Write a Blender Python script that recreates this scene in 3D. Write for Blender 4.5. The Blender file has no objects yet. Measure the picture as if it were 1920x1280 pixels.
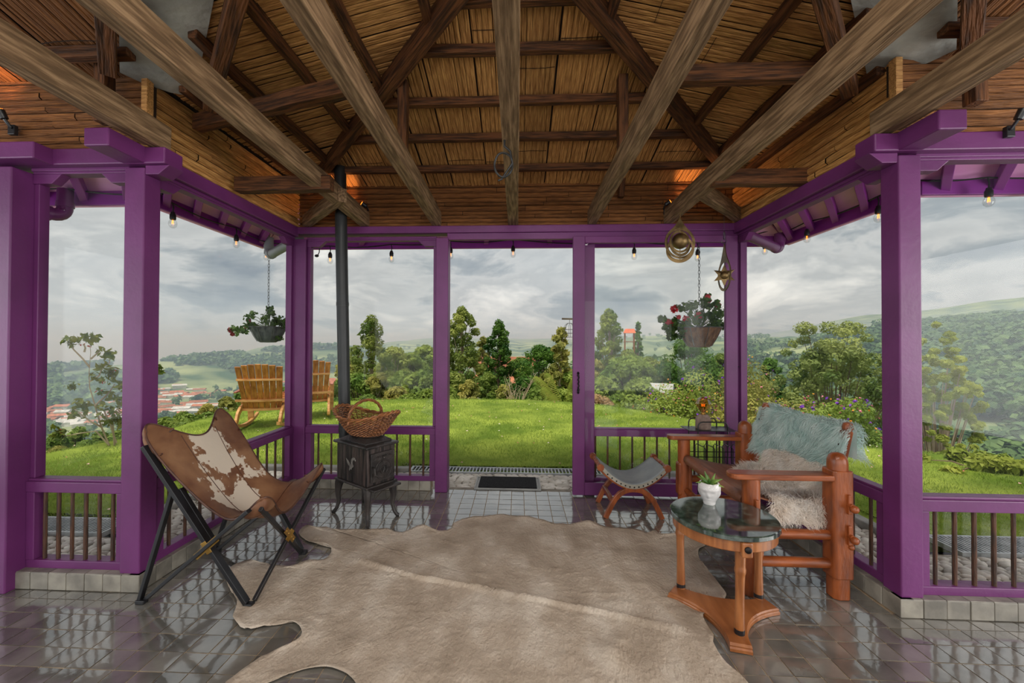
import bpy, bmesh, math, random
import numpy as np
from mathutils import Vector as V, Matrix, noise
random.seed(7); np.random.seed(7)
SC = bpy.context.scene
COL = SC.collection
PI = math.pi
R = math.radians

# ------------------------------------------------------------------ camera
FPX, EYE = 770.0, 1.26
YAW, PITCH, ROLL = R(2.63), R(0.6), -0.0039
PX0, PY0 = 935.2, 642.8 - FPX * math.tan(R(0.6))
cam_d = bpy.data.cameras.new('camera')
cam = bpy.data.objects.new('camera', cam_d)
COL.objects.link(cam)
SC.camera = cam
cam_d.sensor_width = 36.0
cam_d.lens = FPX / 1920 * 36
cam_d.shift_x = (960 - PX0) / 1920
cam_d.shift_y = (PY0 - 640) / 1920
cam_d.clip_start, cam_d.clip_end = 0.05, 12000
FWD = V((-math.sin(YAW) * math.cos(PITCH), math.cos(YAW) * math.cos(PITCH), math.sin(PITCH)))
RGT = V((math.cos(YAW), math.sin(YAW), 0))
UPV = RGT.cross(FWD)
_r = RGT * math.cos(ROLL) + UPV * -math.sin(ROLL) * -1
RR = RGT * math.cos(ROLL) - UPV * math.sin(ROLL)
UU = UPV * math.cos(ROLL) + RGT * math.sin(ROLL)
cam.matrix_world = Matrix.Translation((0, 0, EYE)) @ Matrix((RR, UU, -FWD)).transposed().to_4x4()

# measuring helpers: a point of the photograph on a known plane of the room
def ray(px, py):
    return FWD * FPX + RR * (px - PX0) - UU * (py - PY0)
def fl(px, py, z=0.0):
    d = ray(px, py); return V((0, 0, EYE)) + d * ((z - EYE) / d.z)
def aty(px, py, Y):
    d = ray(px, py); return V((0, 0, EYE)) + d * (Y / d.y)
def atx(px, py, X):
    d = ray(px, py); return V((0, 0, EYE)) + d * (X / d.x)
def atd(px, py, D):
    d = ray(px, py); h = math.hypot(d.x, d.y); return V((0, 0, EYE)) + d * (D / h)

# ------------------------------------------------------------------ colour
def C(r, g, b):
    f = lambda c: (c / 255 / 12.92) if c <= 10 else ((c / 255 + 0.055) / 1.055) ** 2.4
    return (f(r), f(g), f(b), 1.0)

# ------------------------------------------------------------------ world: a cloudy sky all round
W = bpy.data.worlds.new('sky'); SC.world = W
W.use_nodes = True
nt = W.node_tree; nt.nodes.clear()
def wn(t, **k):
    n = nt.nodes.new(t)
    for a, b in k.items(): setattr(n, a, b)
    return n
tc = wn('ShaderNodeTexCoord')
sep = wn('ShaderNodeSeparateXYZ'); nt.links.new(tc.outputs['Generated'], sep.inputs[0])
zz = wn('ShaderNodeMath', operation='MAXIMUM'); nt.links.new(sep.outputs[2], zz.inputs[0]); zz.inputs[1].default_value = 0.0
za = wn('ShaderNodeMath', operation='ADD'); nt.links.new(zz.outputs[0], za.inputs[0]); za.inputs[1].default_value = 0.40
dv = wn('ShaderNodeVectorMath', operation='DIVIDE'); nt.links.new(tc.outputs['Generated'], dv.inputs[0])
cb = wn('ShaderNodeCombineXYZ')
for i in range(3): nt.links.new(za.outputs[0], cb.inputs[i])
nt.links.new(cb.outputs[0], dv.inputs[1])
mp = wn('ShaderNodeMapping'); nt.links.new(dv.outputs[0], mp.inputs[0])
mp.inputs['Scale'].default_value = (1.0, 1.0, 2.4); mp.inputs['Location'].default_value = (3.1, 1.7, 0.4)
n1 = wn('ShaderNodeTexNoise'); nt.links.new(mp.outputs[0], n1.inputs['Vector'])
n1.inputs['Scale'].default_value = 2.0; n1.inputs['Detail'].default_value = 9; n1.inputs['Roughness'].default_value = 0.6
n1.inputs['Distortion'].default_value = 0.35
r1 = wn('ShaderNodeValToRGB'); nt.links.new(n1.outputs[0], r1.inputs[0])
e = r1.color_ramp.elements
e[0].position, e[0].color = 0.30, C(126, 136, 148)
e[1].position, e[1].color = 0.72, C(250, 249, 244)
for p, c in ((0.40, C(156, 163, 168)), (0.46, C(196, 198, 198)), (0.53, C(180, 183, 184)), (0.60, C(212, 213, 211))):
    x = e.new(p); x.color = c
n2 = wn('ShaderNodeTexNoise'); nt.links.new(mp.outputs[0], n2.inputs['Vector'])
n2.inputs['Scale'].default_value = 0.7; n2.inputs['Detail'].default_value = 4
r2 = wn('ShaderNodeValToRGB'); nt.links.new(n2.outputs[0], r2.inputs[0])
r2.color_ramp.elements[0].position, r2.color_ramp.elements[0].color = 0.42, (0, 0, 0, 1)
r2.color_ramp.elements[1].position, r2.color_ramp.elements[1].color = 0.62, (1, 1, 1, 1)
mx = wn('ShaderNodeMix', data_type='RGBA')
nt.links.new(r2.outputs[0], mx.inputs[0]); nt.links.new(r1.outputs[0], mx.inputs[6]); mx.inputs[7].default_value = C(186, 200, 208)
mf = wn('ShaderNodeMath', operation='MULTIPLY'); nt.links.new(r2.outputs[0], mf.inputs[0]); mf.inputs[1].default_value = 0.3
nt.links.new(mf.outputs[0], mx.inputs[0])
bg = wn('ShaderNodeBackground'); nt.links.new(mx.outputs[2], bg.inputs[0]); bg.inputs[1].default_value = 1.12
wo = wn('ShaderNodeOutputWorld'); nt.links.new(bg.outputs[0], wo.inputs[0])

# ------------------------------------------------------------------ sun, the daylight of the windows behind the camera, and added fill lights
def light(name, kind, loc, rot, energy, color=(1, 1, 1), **k):
    d = bpy.data.lights.new(name, kind); d.energy = energy; d.color = color
    for a, b in k.items(): setattr(d, a, b)
    o = bpy.data.objects.new(name, d); COL.objects.link(o); o.location = loc; o.rotation_euler = rot
    return o
light('sun', 'SUN', (0, -5, 20), (R(21), 0, R(-32)), 3.7, (1.0, 0.93, 0.82), angle=R(32))
light('back_window_daylight', 'AREA', (0, -3.3, 1.2), (R(90), 0, 0), 130, (1, 0.985, 0.96), shape='RECTANGLE', size=9.0, size_y=2.2)
light('roof_space_fill', 'AREA', (0, 0.1, 3.1), (R(22), 0, 0), 125, (1, 0.95, 0.88), shape='RECTANGLE', size=2.4, size_y=.8)  # unseen fill light added up in the roof space to brighten the room
light('side_fill', 'AREA', (-4.5, 0.2, 1.3), (R(90), 0, R(-90)), 46, (0.95, 0.98, 1), shape='RECTANGLE', size=3.0, size_y=1.8)  # unseen fill light added off to the left
light('side_fill', 'AREA', (4.5, 0.2, 1.3), (R(90), 0, R(90)), 110, (1, 0.985, 0.96), shape='RECTANGLE', size=3.0, size_y=1.8)  # unseen fill light added off to the right, stronger to lift armchair and furs
SC.view_settings.view_transform = 'Standard'
SC.view_settings.look = 'None'
SC.view_settings.exposure = 0.0
SC.view_settings.gamma = 1.0
SC.view_settings.use_curve_mapping = False
cy = SC.cycles
cy.max_bounces = 8; cy.diffuse_bounces = 4; cy.glossy_bounces = 4; cy.transparent_max_bounces = 24
cy.transmission_bounces = 4; cy.volume_bounces = 0
cy.caustics_reflective = False; cy.caustics_refractive = False
cy.sample_clamp_indirect = 6.0
cy.use_denoising = True

# ------------------------------------------------------------------ mesh builder
OFF = {}
class MB:
    def __init__(s): s.v = []; s.f = []
    def add(s, vs, fs):
        n = len(s.v); s.v += [tuple(p) for p in vs]; s.f += [tuple(i + n for i in f) for f in fs]; return s
    def box(s, x0, x1, y0, y1, z0, z1, M=None):
        vs = [V((x, y, z)) for z in (z0, z1) for y in (y0, y1) for x in (x0, x1)]
        if M is not None: vs = [M @ p for p in vs]
        return s.add(vs, [(0, 2, 3, 1), (4, 5, 7, 6), (0, 1, 5, 4), (2, 6, 7, 3), (0, 4, 6, 2), (1, 3, 7, 5)])
    def bar(s, p0, p1, w, h=None, up=(0, 0, 1), w1=None, h1=None):
        p0, p1 = V(p0), V(p1); h = h or w; w1 = w1 or w; h1 = h1 or h
        d = (p1 - p0).normalized(); u = V(up)
        if abs(d.dot(u)) > 0.98: u = V((0, 1, 0))
        a = d.cross(u).normalized(); b = a.cross(d)
        vs = []
        for p, ww, hh in ((p0, w, h), (p1, w1, h1)):
            vs += [p - a * ww / 2 - b * hh / 2, p + a * ww / 2 - b * hh / 2, p + a * ww / 2 + b * hh / 2, p - a * ww / 2 + b * hh / 2]
        return s.add(vs, [(0, 1, 2, 3), (7, 6, 5, 4), (0, 4, 5, 1), (1, 5, 6, 2), (2, 6, 7, 3), (3, 7, 4, 0)])
    def tube(s, pts, r, seg=8, cap=True, closed=False):
        pts = [V(p) for p in pts]; n = len(pts)
        rs = list(r) if hasattr(r, '__len__') else [r] * n
        vs = []; a = None
        for i, p in enumerate(pts):
            if closed: t = pts[(i + 1) % n] - pts[i - 1]
            else: t = pts[min(i + 1, n - 1)] - pts[max(i - 1, 0)]
            if t.length < 1e-9: t = V((0, 0, 1))
            t.normalize()
            if a is None:
                a = t.orthogonal().normalized()
            else:
                a = a - t * a.dot(t)
                a = a.normalized() if a.length > 1e-6 else t.orthogonal().normalized()
            b = t.cross(a)
            for k in range(seg):
                q = 2 * PI * k / seg
                vs.append(p + (a * math.cos(q) + b * math.sin(q)) * rs[i])
        fs = []
        for i in range(n if closed else n - 1):
            j = (i + 1) % n
            for k in range(seg):
                m = (k + 1) % seg
                fs.append((i * seg + k, i * seg + m, j * seg + m, j * seg + k))
        if cap and not closed:
            fs.append(tuple(range(seg - 1, -1, -1))); fs.append(tuple((n - 1) * seg + k for k in range(seg)))
        return s.add(vs, fs)
    def lathe(s, prof, c=(0, 0, 0), seg=20, M=None, sx=1, sy=1):
        vs = []
        for r, z in prof:
            for k in range(seg):
                q = 2 * PI * k / seg
                p = V((r * math.cos(q) * sx, r * math.sin(q) * sy, z))
                if M is not None: p = M @ p
                vs.append(p + V(c))
        fs = []; n = len(prof)
        for i in range(n - 1):
            for k in range(seg):
                m = (k + 1) % seg
                fs.append((i * seg + k, i * seg + m, (i + 1) * seg + m, (i + 1) * seg + k))
        fs.append(tuple(range(seg - 1, -1, -1))); fs.append(tuple((n - 1) * seg + k for k in range(seg)))
        return s.add(vs, fs)
    def prism(s, poly, z0, z1, M=None):
        n = len(poly)
        vs = [V((x, y, z0)) for x, y in poly] + [V((x, y, z1)) for x, y in poly]
        if M is not None: vs = [M @ p for p in vs]
        fs = [tuple(range(n - 1, -1, -1)), tuple(range(n, 2 * n))]
        fs += [(i, (i + 1) % n, n + (i + 1) % n, n + i) for i in range(n)]
        return s.add(vs, fs)
    def ball(s, c, r, seg=10, ring=6, sc=(1, 1, 1), M=None):
        prof = [(max(1e-4, math.sin(PI * i / ring)) * r, -math.cos(PI * i / ring) * r) for i in range(ring + 1)]
        S = Matrix.Diagonal((*sc, 1)); S = S if M is None else M @ S
        return s.lathe(prof, c, seg, S)
    def obj(s, name, mat, parent=None, smooth=False, bevel=0, local=False, sharp=40, me=None):
        me = bpy.data.meshes.new(name)
        off = V((0, 0, 0)) if (parent is None or local) else OFF[parent.name]
        me.from_pydata([(x - off.x, y - off.y, z - off.z) for x, y, z in s.v] if off.length else s.v, [], s.f)
        return link_mesh(name, me, mat, parent, smooth, bevel, sharp)
def link_mesh(name, me, mat, parent=None, smooth=False, bevel=0, sharp=40):
    for m in (mat if isinstance(mat, (list, tuple)) else (mat,)): me.materials.append(m)
    if smooth:
        me.polygons.foreach_set('use_smooth', [True] * len(me.polygons))
        if sharp: me.set_sharp_from_angle(angle=R(sharp))
    me.update()
    o = bpy.data.objects.new(name, me); COL.objects.link(o)
    if parent is not None: o.parent = parent
    OFF[o.name] = OFF[parent.name].copy() if parent is not None else V((0, 0, 0))
    if bevel:
        b = o.modifiers.new('bevel', 'BEVEL'); b.width = bevel; b.segments = 2; b.limit_method = 'ANGLE'; b.angle_limit = R(40)
    return o
def tag(o, label=None, cat=None, group=None, kind=None):
    if label: o['label'] = label
    if cat: o['category'] = cat
    if group: o['group'] = group
    if kind: o['kind'] = kind
    return o
def empty(name, loc=(0, 0, 0), rz=0, label=None, cat=None, group=None, kind=None):
    o = bpy.data.objects.new(name, None); COL.objects.link(o)
    o.location = loc; o.rotation_euler = (0, 0, rz); o.empty_display_size = 0.1
    OFF[o.name] = V(loc)
    return tag(o, label, cat, group, kind)
def children(o): return [c for c in bpy.data.objects if c.parent == o]
def copy_tree(o, parent=None):
    c = o.copy(); COL.objects.link(c)
    if parent is not None: c.parent = parent
    OFF[c.name] = OFF.get(o.name, V((0, 0, 0))).copy()
    for ch in children(o): copy_tree(ch, c)
    return c
def timber(name, p0, p1, w, h, mat, parent=None, label=None, cat=None, group=None, kind='structure', up=(0, 0, 1), w1=None, bow=0.0):
    """a sawn timber: its local X runs along the piece so that the grain follows it; p0-p1 is the middle of its underside"""
    p0, p1 = V(p0), V(p1); d = p1 - p0; L = d.length; d.normalize()
    a = V(up).cross(d).normalized(); b = d.cross(a)
    m = MB(); n = 7; w1 = w1 or w
    vs = []
    for i in range(n):
        t = i / (n - 1); ww = w + (w1 - w) * t
        jy, jz = (random.uniform(-1, 1) * 0.0025 for _ in (0, 1))
        s_ = bow * 4 * t * (1 - t)
        vs += [(L * t, -ww / 2 + jy, jz - s_), (L * t, ww / 2 + jy, jz - s_), (L * t, ww / 2 + jy, h + jz - s_), (L * t, -ww / 2 + jy, h + jz - s_)]
    fs = [(3, 2, 1, 0), tuple(4 * (n - 1) + k for k in range(4))]
    for i in range(n - 1):
        for k in range(4):
            q = (k + 1) % 4; fs.append((4 * i + k, 4 * i + q, 4 * i + 4 + q, 4 * i + 4 + k))
    m.add(vs, fs)
    o = m.obj(name, mat, None, bevel=0.004)
    M = Matrix((d, a, b)).transposed().to_4x4(); M.translation = p0
    if parent is not None:
        o.parent = parent; M.translation = p0 - OFF[parent.name]
    o.matrix_world = M if parent is None else o.matrix_world
    if parent is not None: o.matrix_local = M
    if parent is None: tag(o, label, cat, group, kind)
    return o

# ------------------------------------------------------------------ materials
def mat(name, col, rough=0.6, col2=None, scale=6.0, stretch=(1, 1, 1), bump=0.0, bscale=None, metal=0.0, spec=0.5, coat=0.0,
        rand=0.0, lo=0.38, hi=0.62, detail=5, coord='Object', dist=0.0, rrange=0.0, col3=None, bdist=0.02):
    m = bpy.data.materials.new(name); m.use_nodes = True
    t = m.node_tree; n = t.nodes; p = n['Principled BSDF']; L = t.links.new
    p.inputs['Base Color'].default_value = col
    p.inputs['Roughness'].default_value = rough; p.inputs['Metallic'].default_value = metal
    p.inputs['Specular IOR Level'].default_value = spec; p.inputs['Coat Weight'].default_value = coat
    p.inputs['Coat Roughness'].default_value = 0.06
    if coat > .7: p.inputs['Coat IOR'].default_value = 1.75
    c = n.new('ShaderNodeTexCoord'); mpn = n.new('ShaderNodeMapping'); L(c.outputs[coord], mpn.inputs[0])
    mpn.inputs['Scale'].default_value = stretch
    oi = n.new('ShaderNodeObjectInfo')
    if rand:   # each piece takes its own piece of the pattern
        ad = n.new('ShaderNodeVectorMath'); ad.operation = 'ADD'; L(mpn.outputs[0], ad.inputs[0])
        ml = n.new('ShaderNodeMath'); ml.operation = 'MULTIPLY'; L(oi.outputs['Random'], ml.inputs[0]); ml.inputs[1].default_value = 37.0
        L(ml.outputs[0], ad.inputs[1]); vec = ad.outputs[0]
    else: vec = mpn.outputs[0]
    if col2 is not None:
        ns = n.new('ShaderNodeTexNoise'); L(vec, ns.inputs['Vector'])
        ns.inputs['Scale'].default_value = scale; ns.inputs['Detail'].default_value = detail; ns.inputs['Distortion'].default_value = dist
        rp = n.new('ShaderNodeValToRGB'); L(ns.outputs[0], rp.inputs[0])
        rp.color_ramp.elements[0].position, rp.color_ramp.elements[0].color = lo, col
        rp.color_ramp.elements[1].position, rp.color_ramp.elements[1].color = hi, col2
        if col3 is not None:
            x = rp.color_ramp.elements.new((lo + hi) / 2); x.color = col3
        out = rp.outputs[0]
        if rand:
            hs = n.new('ShaderNodeHueSaturation'); L(out, hs.inputs['Color'])
            mr = n.new('ShaderNodeMapRange'); L(oi.outputs['Random'], mr.inputs[0])
            mr.inputs['To Min'].default_value = 1 - rand; mr.inputs['To Max'].default_value = 1 + rand
            L(mr.outputs[0], hs.inputs['Value']); out = hs.outputs[0]
        L(out, p.inputs['Base Color'])
        if rrange:
            m2 = n.new('ShaderNodeMapRange'); L(ns.outputs[0], m2.inputs[0])
            m2.inputs['To Min'].default_value = rough - rrange; m2.inputs['To Max'].default_value = rough + rrange
            L(m2.outputs[0], p.inputs['Roughness'])
    if bump:
        nb = n.new('ShaderNodeTexNoise'); L(vec, nb.inputs['Vector']); nb.inputs['Scale'].default_value = bscale or scale * 3; nb.inputs['Detail'].default_value = 4
        b = n.new('ShaderNodeBump'); L(nb.outputs[0], b.inputs['Height']); b.inputs['Strength'].default_value = bump; b.inputs['Distance'].default_value = bdist
        L(b.outputs[0], p.inputs['Normal'])
        if coat: L(b.outputs[0], p.inputs['Coat Normal'])
    return m
def emit(name, col, strength):
    m = bpy.data.materials.new(name); m.use_nodes = True; t = m.node_tree
    t.nodes.clear(); e = t.nodes.new('ShaderNodeEmission'); e.inputs[0].default_value = col; e.inputs[1].default_value = strength
    o = t.nodes.new('ShaderNodeOutputMaterial'); t.links.new(e.outputs[0], o.inputs[0]); return m
def glass(name, tint=(1, 1, 1, 1), f0=0.010, f90=0.36):
    """thin pane: mostly see-through, with a mirror share that grows towards grazing angles (half of it on each face)"""
    m = bpy.data.materials.new(name); m.use_nodes = True; t = m.node_tree; t.nodes.clear(); N = t.nodes.new; L = t.links.new
    g = N('ShaderNodeNewGeometry'); d = N('ShaderNodeVectorMath'); d.operation = 'DOT_PRODUCT'
    L(g.outputs['Normal'], d.inputs[0]); L(g.outputs['Incoming'], d.inputs[1])
    ab = N('ShaderNodeMath'); ab.operation = 'ABSOLUTE'; L(d.outputs['Value'], ab.inputs[0])
    om = N('ShaderNodeMath'); om.operation = 'SUBTRACT'; om.inputs[0].default_value = 1; L(ab.outputs[0], om.inputs[1])
    pw = N('ShaderNodeMath'); pw.operation = 'POWER'; L(om.outputs[0], pw.inputs[0]); pw.inputs[1].default_value = 5
    mr = N('ShaderNodeMapRange'); L(pw.outputs[0], mr.inputs[0]); mr.inputs['To Min'].default_value = f0; mr.inputs['To Max'].default_value = f90
    a = N('ShaderNodeBsdfTransparent'); a.inputs[0].default_value = tint
    gl = N('ShaderNodeBsdfGlossy'); gl.inputs['Roughness'].default_value = 0.0
    x = N('ShaderNodeMixShader'); o = N('ShaderNodeOutputMaterial')
    L(mr.outputs[0], x.inputs[0]); L(a.outputs[0], x.inputs[1]); L(gl.outputs[0], x.inputs[2]); L(x.outputs[0], o.inputs[0])
    return m
def leafmat(name, c1, c2, scale=1.5, trans=0.35, rand=0.12, rough=0.6, lo=0.35, hi=0.65):
    m = mat(name, c1, rough, c2, scale=scale, lo=lo, hi=hi, rand=rand, spec=0.25)
    t = m.node_tree; p = t.nodes['Principled BSDF']; o = t.nodes['Material Output']
    tr = t.nodes.new('ShaderNodeBsdfTranslucent'); x = t.nodes.new('ShaderNodeMixShader'); x.inputs[0].default_value = trans
    src = p.inputs['Base Color'].links[0].from_socket
    t.links.new(src, tr.inputs[0]); t.links.new(p.outputs[0], x.inputs[1]); t.links.new(tr.outputs[0], x.inputs[2]); t.links.new(x.outputs[0], o.inputs[0])
    return m

PURPLE = mat('purple_paint', C(100, 43, 96), 0.42, C(112, 49, 108), scale=3, bump=0.06, bscale=40, spec=0.45)
PURPLE_SOFT = mat('pale_purple_soffit_paint', C(250, 172, 230), 0.6, C(252, 186, 236), scale=2)
PURPLE_EAVE = mat('purple_eave_paint', C(138, 40, 146), 0.5, C(152, 50, 160), scale=2)
RAW = mat('rough_sawn_wood', C(98, 76, 54), 0.75, C(148, 120, 90), scale=5, stretch=(1.2, 14, 14), bump=0.5, bscale=9, rand=0.1, col3=C(122, 96, 70), spec=0.25)
DARK = mat('dark_stained_wood', C(58, 36, 22), 0.7, C(112, 70, 40), scale=5, stretch=(1.2, 14, 14), bump=0.45, bscale=9, rand=0.12, spec=0.3)
BALU = mat('brown_baluster_wood', C(52, 34, 24), 0.5, C(92, 58, 38), scale=6, stretch=(14, 14, 1.5), bump=0.3, rand=0.15)
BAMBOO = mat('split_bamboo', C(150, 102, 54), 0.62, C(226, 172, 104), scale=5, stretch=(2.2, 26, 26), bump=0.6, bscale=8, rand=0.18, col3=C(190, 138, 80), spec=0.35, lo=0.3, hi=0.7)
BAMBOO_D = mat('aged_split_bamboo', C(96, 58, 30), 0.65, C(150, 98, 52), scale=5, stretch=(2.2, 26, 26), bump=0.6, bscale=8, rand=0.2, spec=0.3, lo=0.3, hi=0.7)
DECK = mat('roof_boards', C(34, 22, 14), 0.9, C(52, 34, 20), scale=4)
GLASS = glass('window_glass', (0.985, 0.99, 0.985, 1))
BLACK = mat('black_painted_metal', C(20, 20, 22), 0.38, C(32, 32, 35), scale=8, spec=0.5)
ZINC = mat('weathered_zinc', C(132, 134, 130), 0.55, C(196, 198, 190), scale=5, bump=0.5, bscale=14, metal=0.1, lo=0.3, hi=0.7)
MORTAR = mat('mortar', C(168, 148, 122), 0.85, C(188, 168, 140), scale=30, bump=0.2)
PLINTH = mat('glazed_plinth_tile', C(118, 113, 104), 0.38, C(152, 146, 134), scale=9, bump=0.15, bscale=12, rand=0.16, spec=0.5)
# ================================================================== FLOOR: hand-made grey tiles, each a piece of its own
TILE = mat('grey_glazed_tile', C(92, 90, 85), 0.15, C(130, 126, 118), scale=7, bump=0.05, bscale=9, rand=0.2, spec=0.9, coat=1.0, lo=0.3, hi=0.7, rrange=0.05, bdist=0.03)
BX0, BX1, BY, WY = -1.89, 1.765, 3.475, 1.985        # bay: inner plinth faces, front plinth, wing plinths
floor = empty('floor', (0, 0, 0), kind='structure')
m = MB()
m.box(-4.6, 4.6, -3.2, WY + 0.02, -0.16, -0.0035); m.box(BX0 - 0.02, BX1 + 0.02, WY + 0.02, BY + 0.03, -0.16, -0.0035)
m.obj('mortar_bed', MORTAR, floor)
def tile_mesh(k):
    rnd = random.Random(k); n = 6; s = 0.0950 / 2; vs = []; fs = []
    tx, ty, bz = rnd.uniform(-.0007, .0007), rnd.uniform(-.0007, .0007), rnd.uniform(-.00012, .0002)
    for j in range(n):
        for i in range(n):
            u, w = (i / (n - 1) * 2 - 1), (j / (n - 1) * 2 - 1)
            edge = max(abs(u), abs(w))
            z = -0.0004 * max(0, (edge - .7) / .3) ** 2 + tx * u + ty * w + bz * (u * u + w * w) + rnd.uniform(-.00012, .00012)
            vs.append((u * s, w * s, z))
    for j in range(n - 1):
        for i in range(n - 1):
            a = j * n + i; fs.append((a, a + 1, a + n + 1, a + n))
    ring = [i for i in range(n)] + [n * j + n - 1 for j in range(1, n)] + [n * (n - 1) + i for i in range(n - 2, -1, -1)] + [n * j for j in range(n - 2, 0, -1)]
    b0 = len(vs)
    for r in ring: vs.append((vs[r][0], vs[r][1], -0.011))
    q = len(ring)
    for i in range(q): fs.append((ring[i], b0 + i, b0 + (i + 1) % q, ring[(i + 1) % q]))
    return vs, fs
TV = [tile_mesh(k) for k in range(10)]
TM = []
for vs, fs in TV:
    me = bpy.data.meshes.new('tile'); me.from_pydata(vs, [], fs); me.materials.append(TILE)
    me.polygons.foreach_set('use_smooth', [True] * len(fs)); me.set_sharp_from_angle(angle=R(50)); TM.append(me)
RUG_PX = [(560,1000),(574,989),(596,993),(613,990),(626,995),(648,996),(688,997),(710,998),(726,995),(748,999),(763,997),(783,990),(794,989),(810,995),(824,999),(838,997),(848,994),(850,986),(858,980),(866,975),(890,973),(915,971),(945,967),(965,971),(990,973),(1015,980),(1040,985),(1100,985),(1150,991),(1195,994),(1215,1000),(1228,996),(1240,1006),(1270,1003),(1300,1000),(1328,1008),(1326,1020),(1309,1039),(1322,1065),(1345,1095),(1362,1120),(1345,1140),(1323,1156),(1319,1166),(1338,1198),(1337,1212),(1355,1240),(1395,1280),(1450,1345),(1380,1400),(1100,1405),(900,1380),(760,1360),(690,1320),(660,1278),(640,1264),(600,1255),(540,1268),(480,1290),(420,1300),(440,1278),(500,1233),(553,1208),(566,1194),(556,1175),(530,1168),(495,1170),(458,1184),(446,1178),(436,1164),(440,1150),(444,1130),(430,1108),(424,1086),(436,1068),(468,1056),(500,1062),(540,1066),(580,1057),(612,1048),(621,1033),(604,1024),(575,1016)]
RUG = [fl(x, y) for x, y in RUG_PX]
def inside(x, y, poly):
    c = False; j = len(poly) - 1
    for i in range(len(poly)):
        a, b = poly[i], poly[j]
        if (a.y > y) != (b.y > y) and x < (b.x - a.x) * (y - a.y) / (b.y - a.y) + a.x: c = not c
        j = i
    return c
def on_floor(x, y):
    if y < WY + 0.03: return abs(x) < 4.3
    return BX0 - .03 < x < BX1 + .03 and y < BY + 0.05
def project(p):
    q = V(p) - V((0, 0, EYE)); d = q.dot(FWD)
    return (PX0 + FPX * q.dot(RR) / d, PY0 - FPX * q.dot(UU) / d, d) if d > 0.2 else (-9e9, -9e9, -1)
near, far = [], []
for i in range(-43, 44):
    for j in range(-30, 36):
        x, y = 0.055 + 0.1 * i + 0.05, 0.021 + 0.1 * j + 0.05
        if not on_floor(x, y): continue
        px, py, d = project((x, y, 0))
        seen = -40 < px < 1960 and py < 1310 and d > 0 and not (inside(x, y, RUG) and all(inside(x + a, y + b, RUG) for a in (-.06, .06) for b in (-.06, .06)))
        (near if seen else far).append((d, x, y))
near.sort()
far += near[300:]
random.seed(11)
for d, x, y in near[:300]:
    o = bpy.data.objects.new('tile', TM[random.randrange(10)]); COL.objects.link(o); o.parent = floor
    o.location = (x, y, random.uniform(-.0006, .0006)); o.rotation_euler = (0, 0, random.randrange(4) * PI / 2 + random.uniform(-.004, .004))
av, af, nv = [], [], 0
for d, x, y in far:
    vs, fs = TV[random.randrange(10)]; a = np.array(vs); k = random.randrange(4)
    c, s = (1, 0, -1, 0)[k], (0, 1, 0, -1)[k]
    b = np.stack([a[:, 0] * c - a[:, 1] * s + x, a[:, 0] * s + a[:, 1] * c + y, a[:, 2]], 1)
    av.append(b); af += [tuple(q + nv for q in f) for f in fs]; nv += len(vs)
me = bpy.data.meshes.new('tiles'); me.from_pydata(np.concatenate(av).tolist(), [], af)
o = link_mesh('tiles_further_off', me, TILE, floor, True, 0, 50); o['kind'] = 'stuff'

# ================================================================== PLINTHS (tiled skirting under the window walls)
def tile_box(x0, x1, y0, y1, z0, z1): return MB().box(x0, x1, y0, y1, z0, z1)
PZ = 0.088
def plinth(name, axis, c, a0, a1, out):
    """axis 'x': wall along X at Y=c, tiles face -Y. axis 'y': wall along Y at X=c; out = outward sign"""
    root = empty(name, (0, 0, 0), kind='structure')
    if axis == 'x': MB().box(a0 + .014, a1 - .014, c + .008, c + .16, -0.02, PZ - .006).obj('mortar_core', MORTAR, root)
    else: MB().box(min(c + out * .008, c + out * .16), max(c + out * .008, c + out * .16), a0 + .014, a1, -0.02, PZ - .006).obj('mortar_core', MORTAR, root)
    n = max(1, round((a1 - a0) / 0.1)); w = (a1 - a0) / n
    for k in range(n):
        b0, b1 = a0 + k * w + .0015, a0 + (k + 1) * w - .0015; j = random.uniform(-.0012, .0012)
        if axis == 'x': m = MB().box(b0, b1, c + j, c + .012, 0.003, PZ - .004)
        else: m = MB().box(min(c + out * j * -1, c + out * .012), max(c + out * j * -1, c + out * .012), b0, b1, 0.003, PZ - .004)
        m.obj('tile', PLINTH, root, bevel=.002)
        if axis == 'x': m = MB().box(b0, b1, c + .002, c + .06, PZ - .008, PZ)
        else: m = MB().box(min(c + out * .002, c + out * .06), max(c + out * .002, c + out * .06), b0, b1, PZ - .008, PZ)
        m.obj('cap_tile', PLINTH, root, bevel=.0015)
plinth('baseboard_front', 'x', BY, BX0, -0.735, 1)
plinth('baseboard_left', 'y', BX0, WY, BY, -1)
plinth('baseboard_right', 'y', BX1, WY, BY, 1)
plinth('baseboard_wing_left', 'x', WY, -2.66, BX0, 1)
plinth('baseboard_wing_right', 'x', WY, BX1, 3.3, 1)

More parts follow.
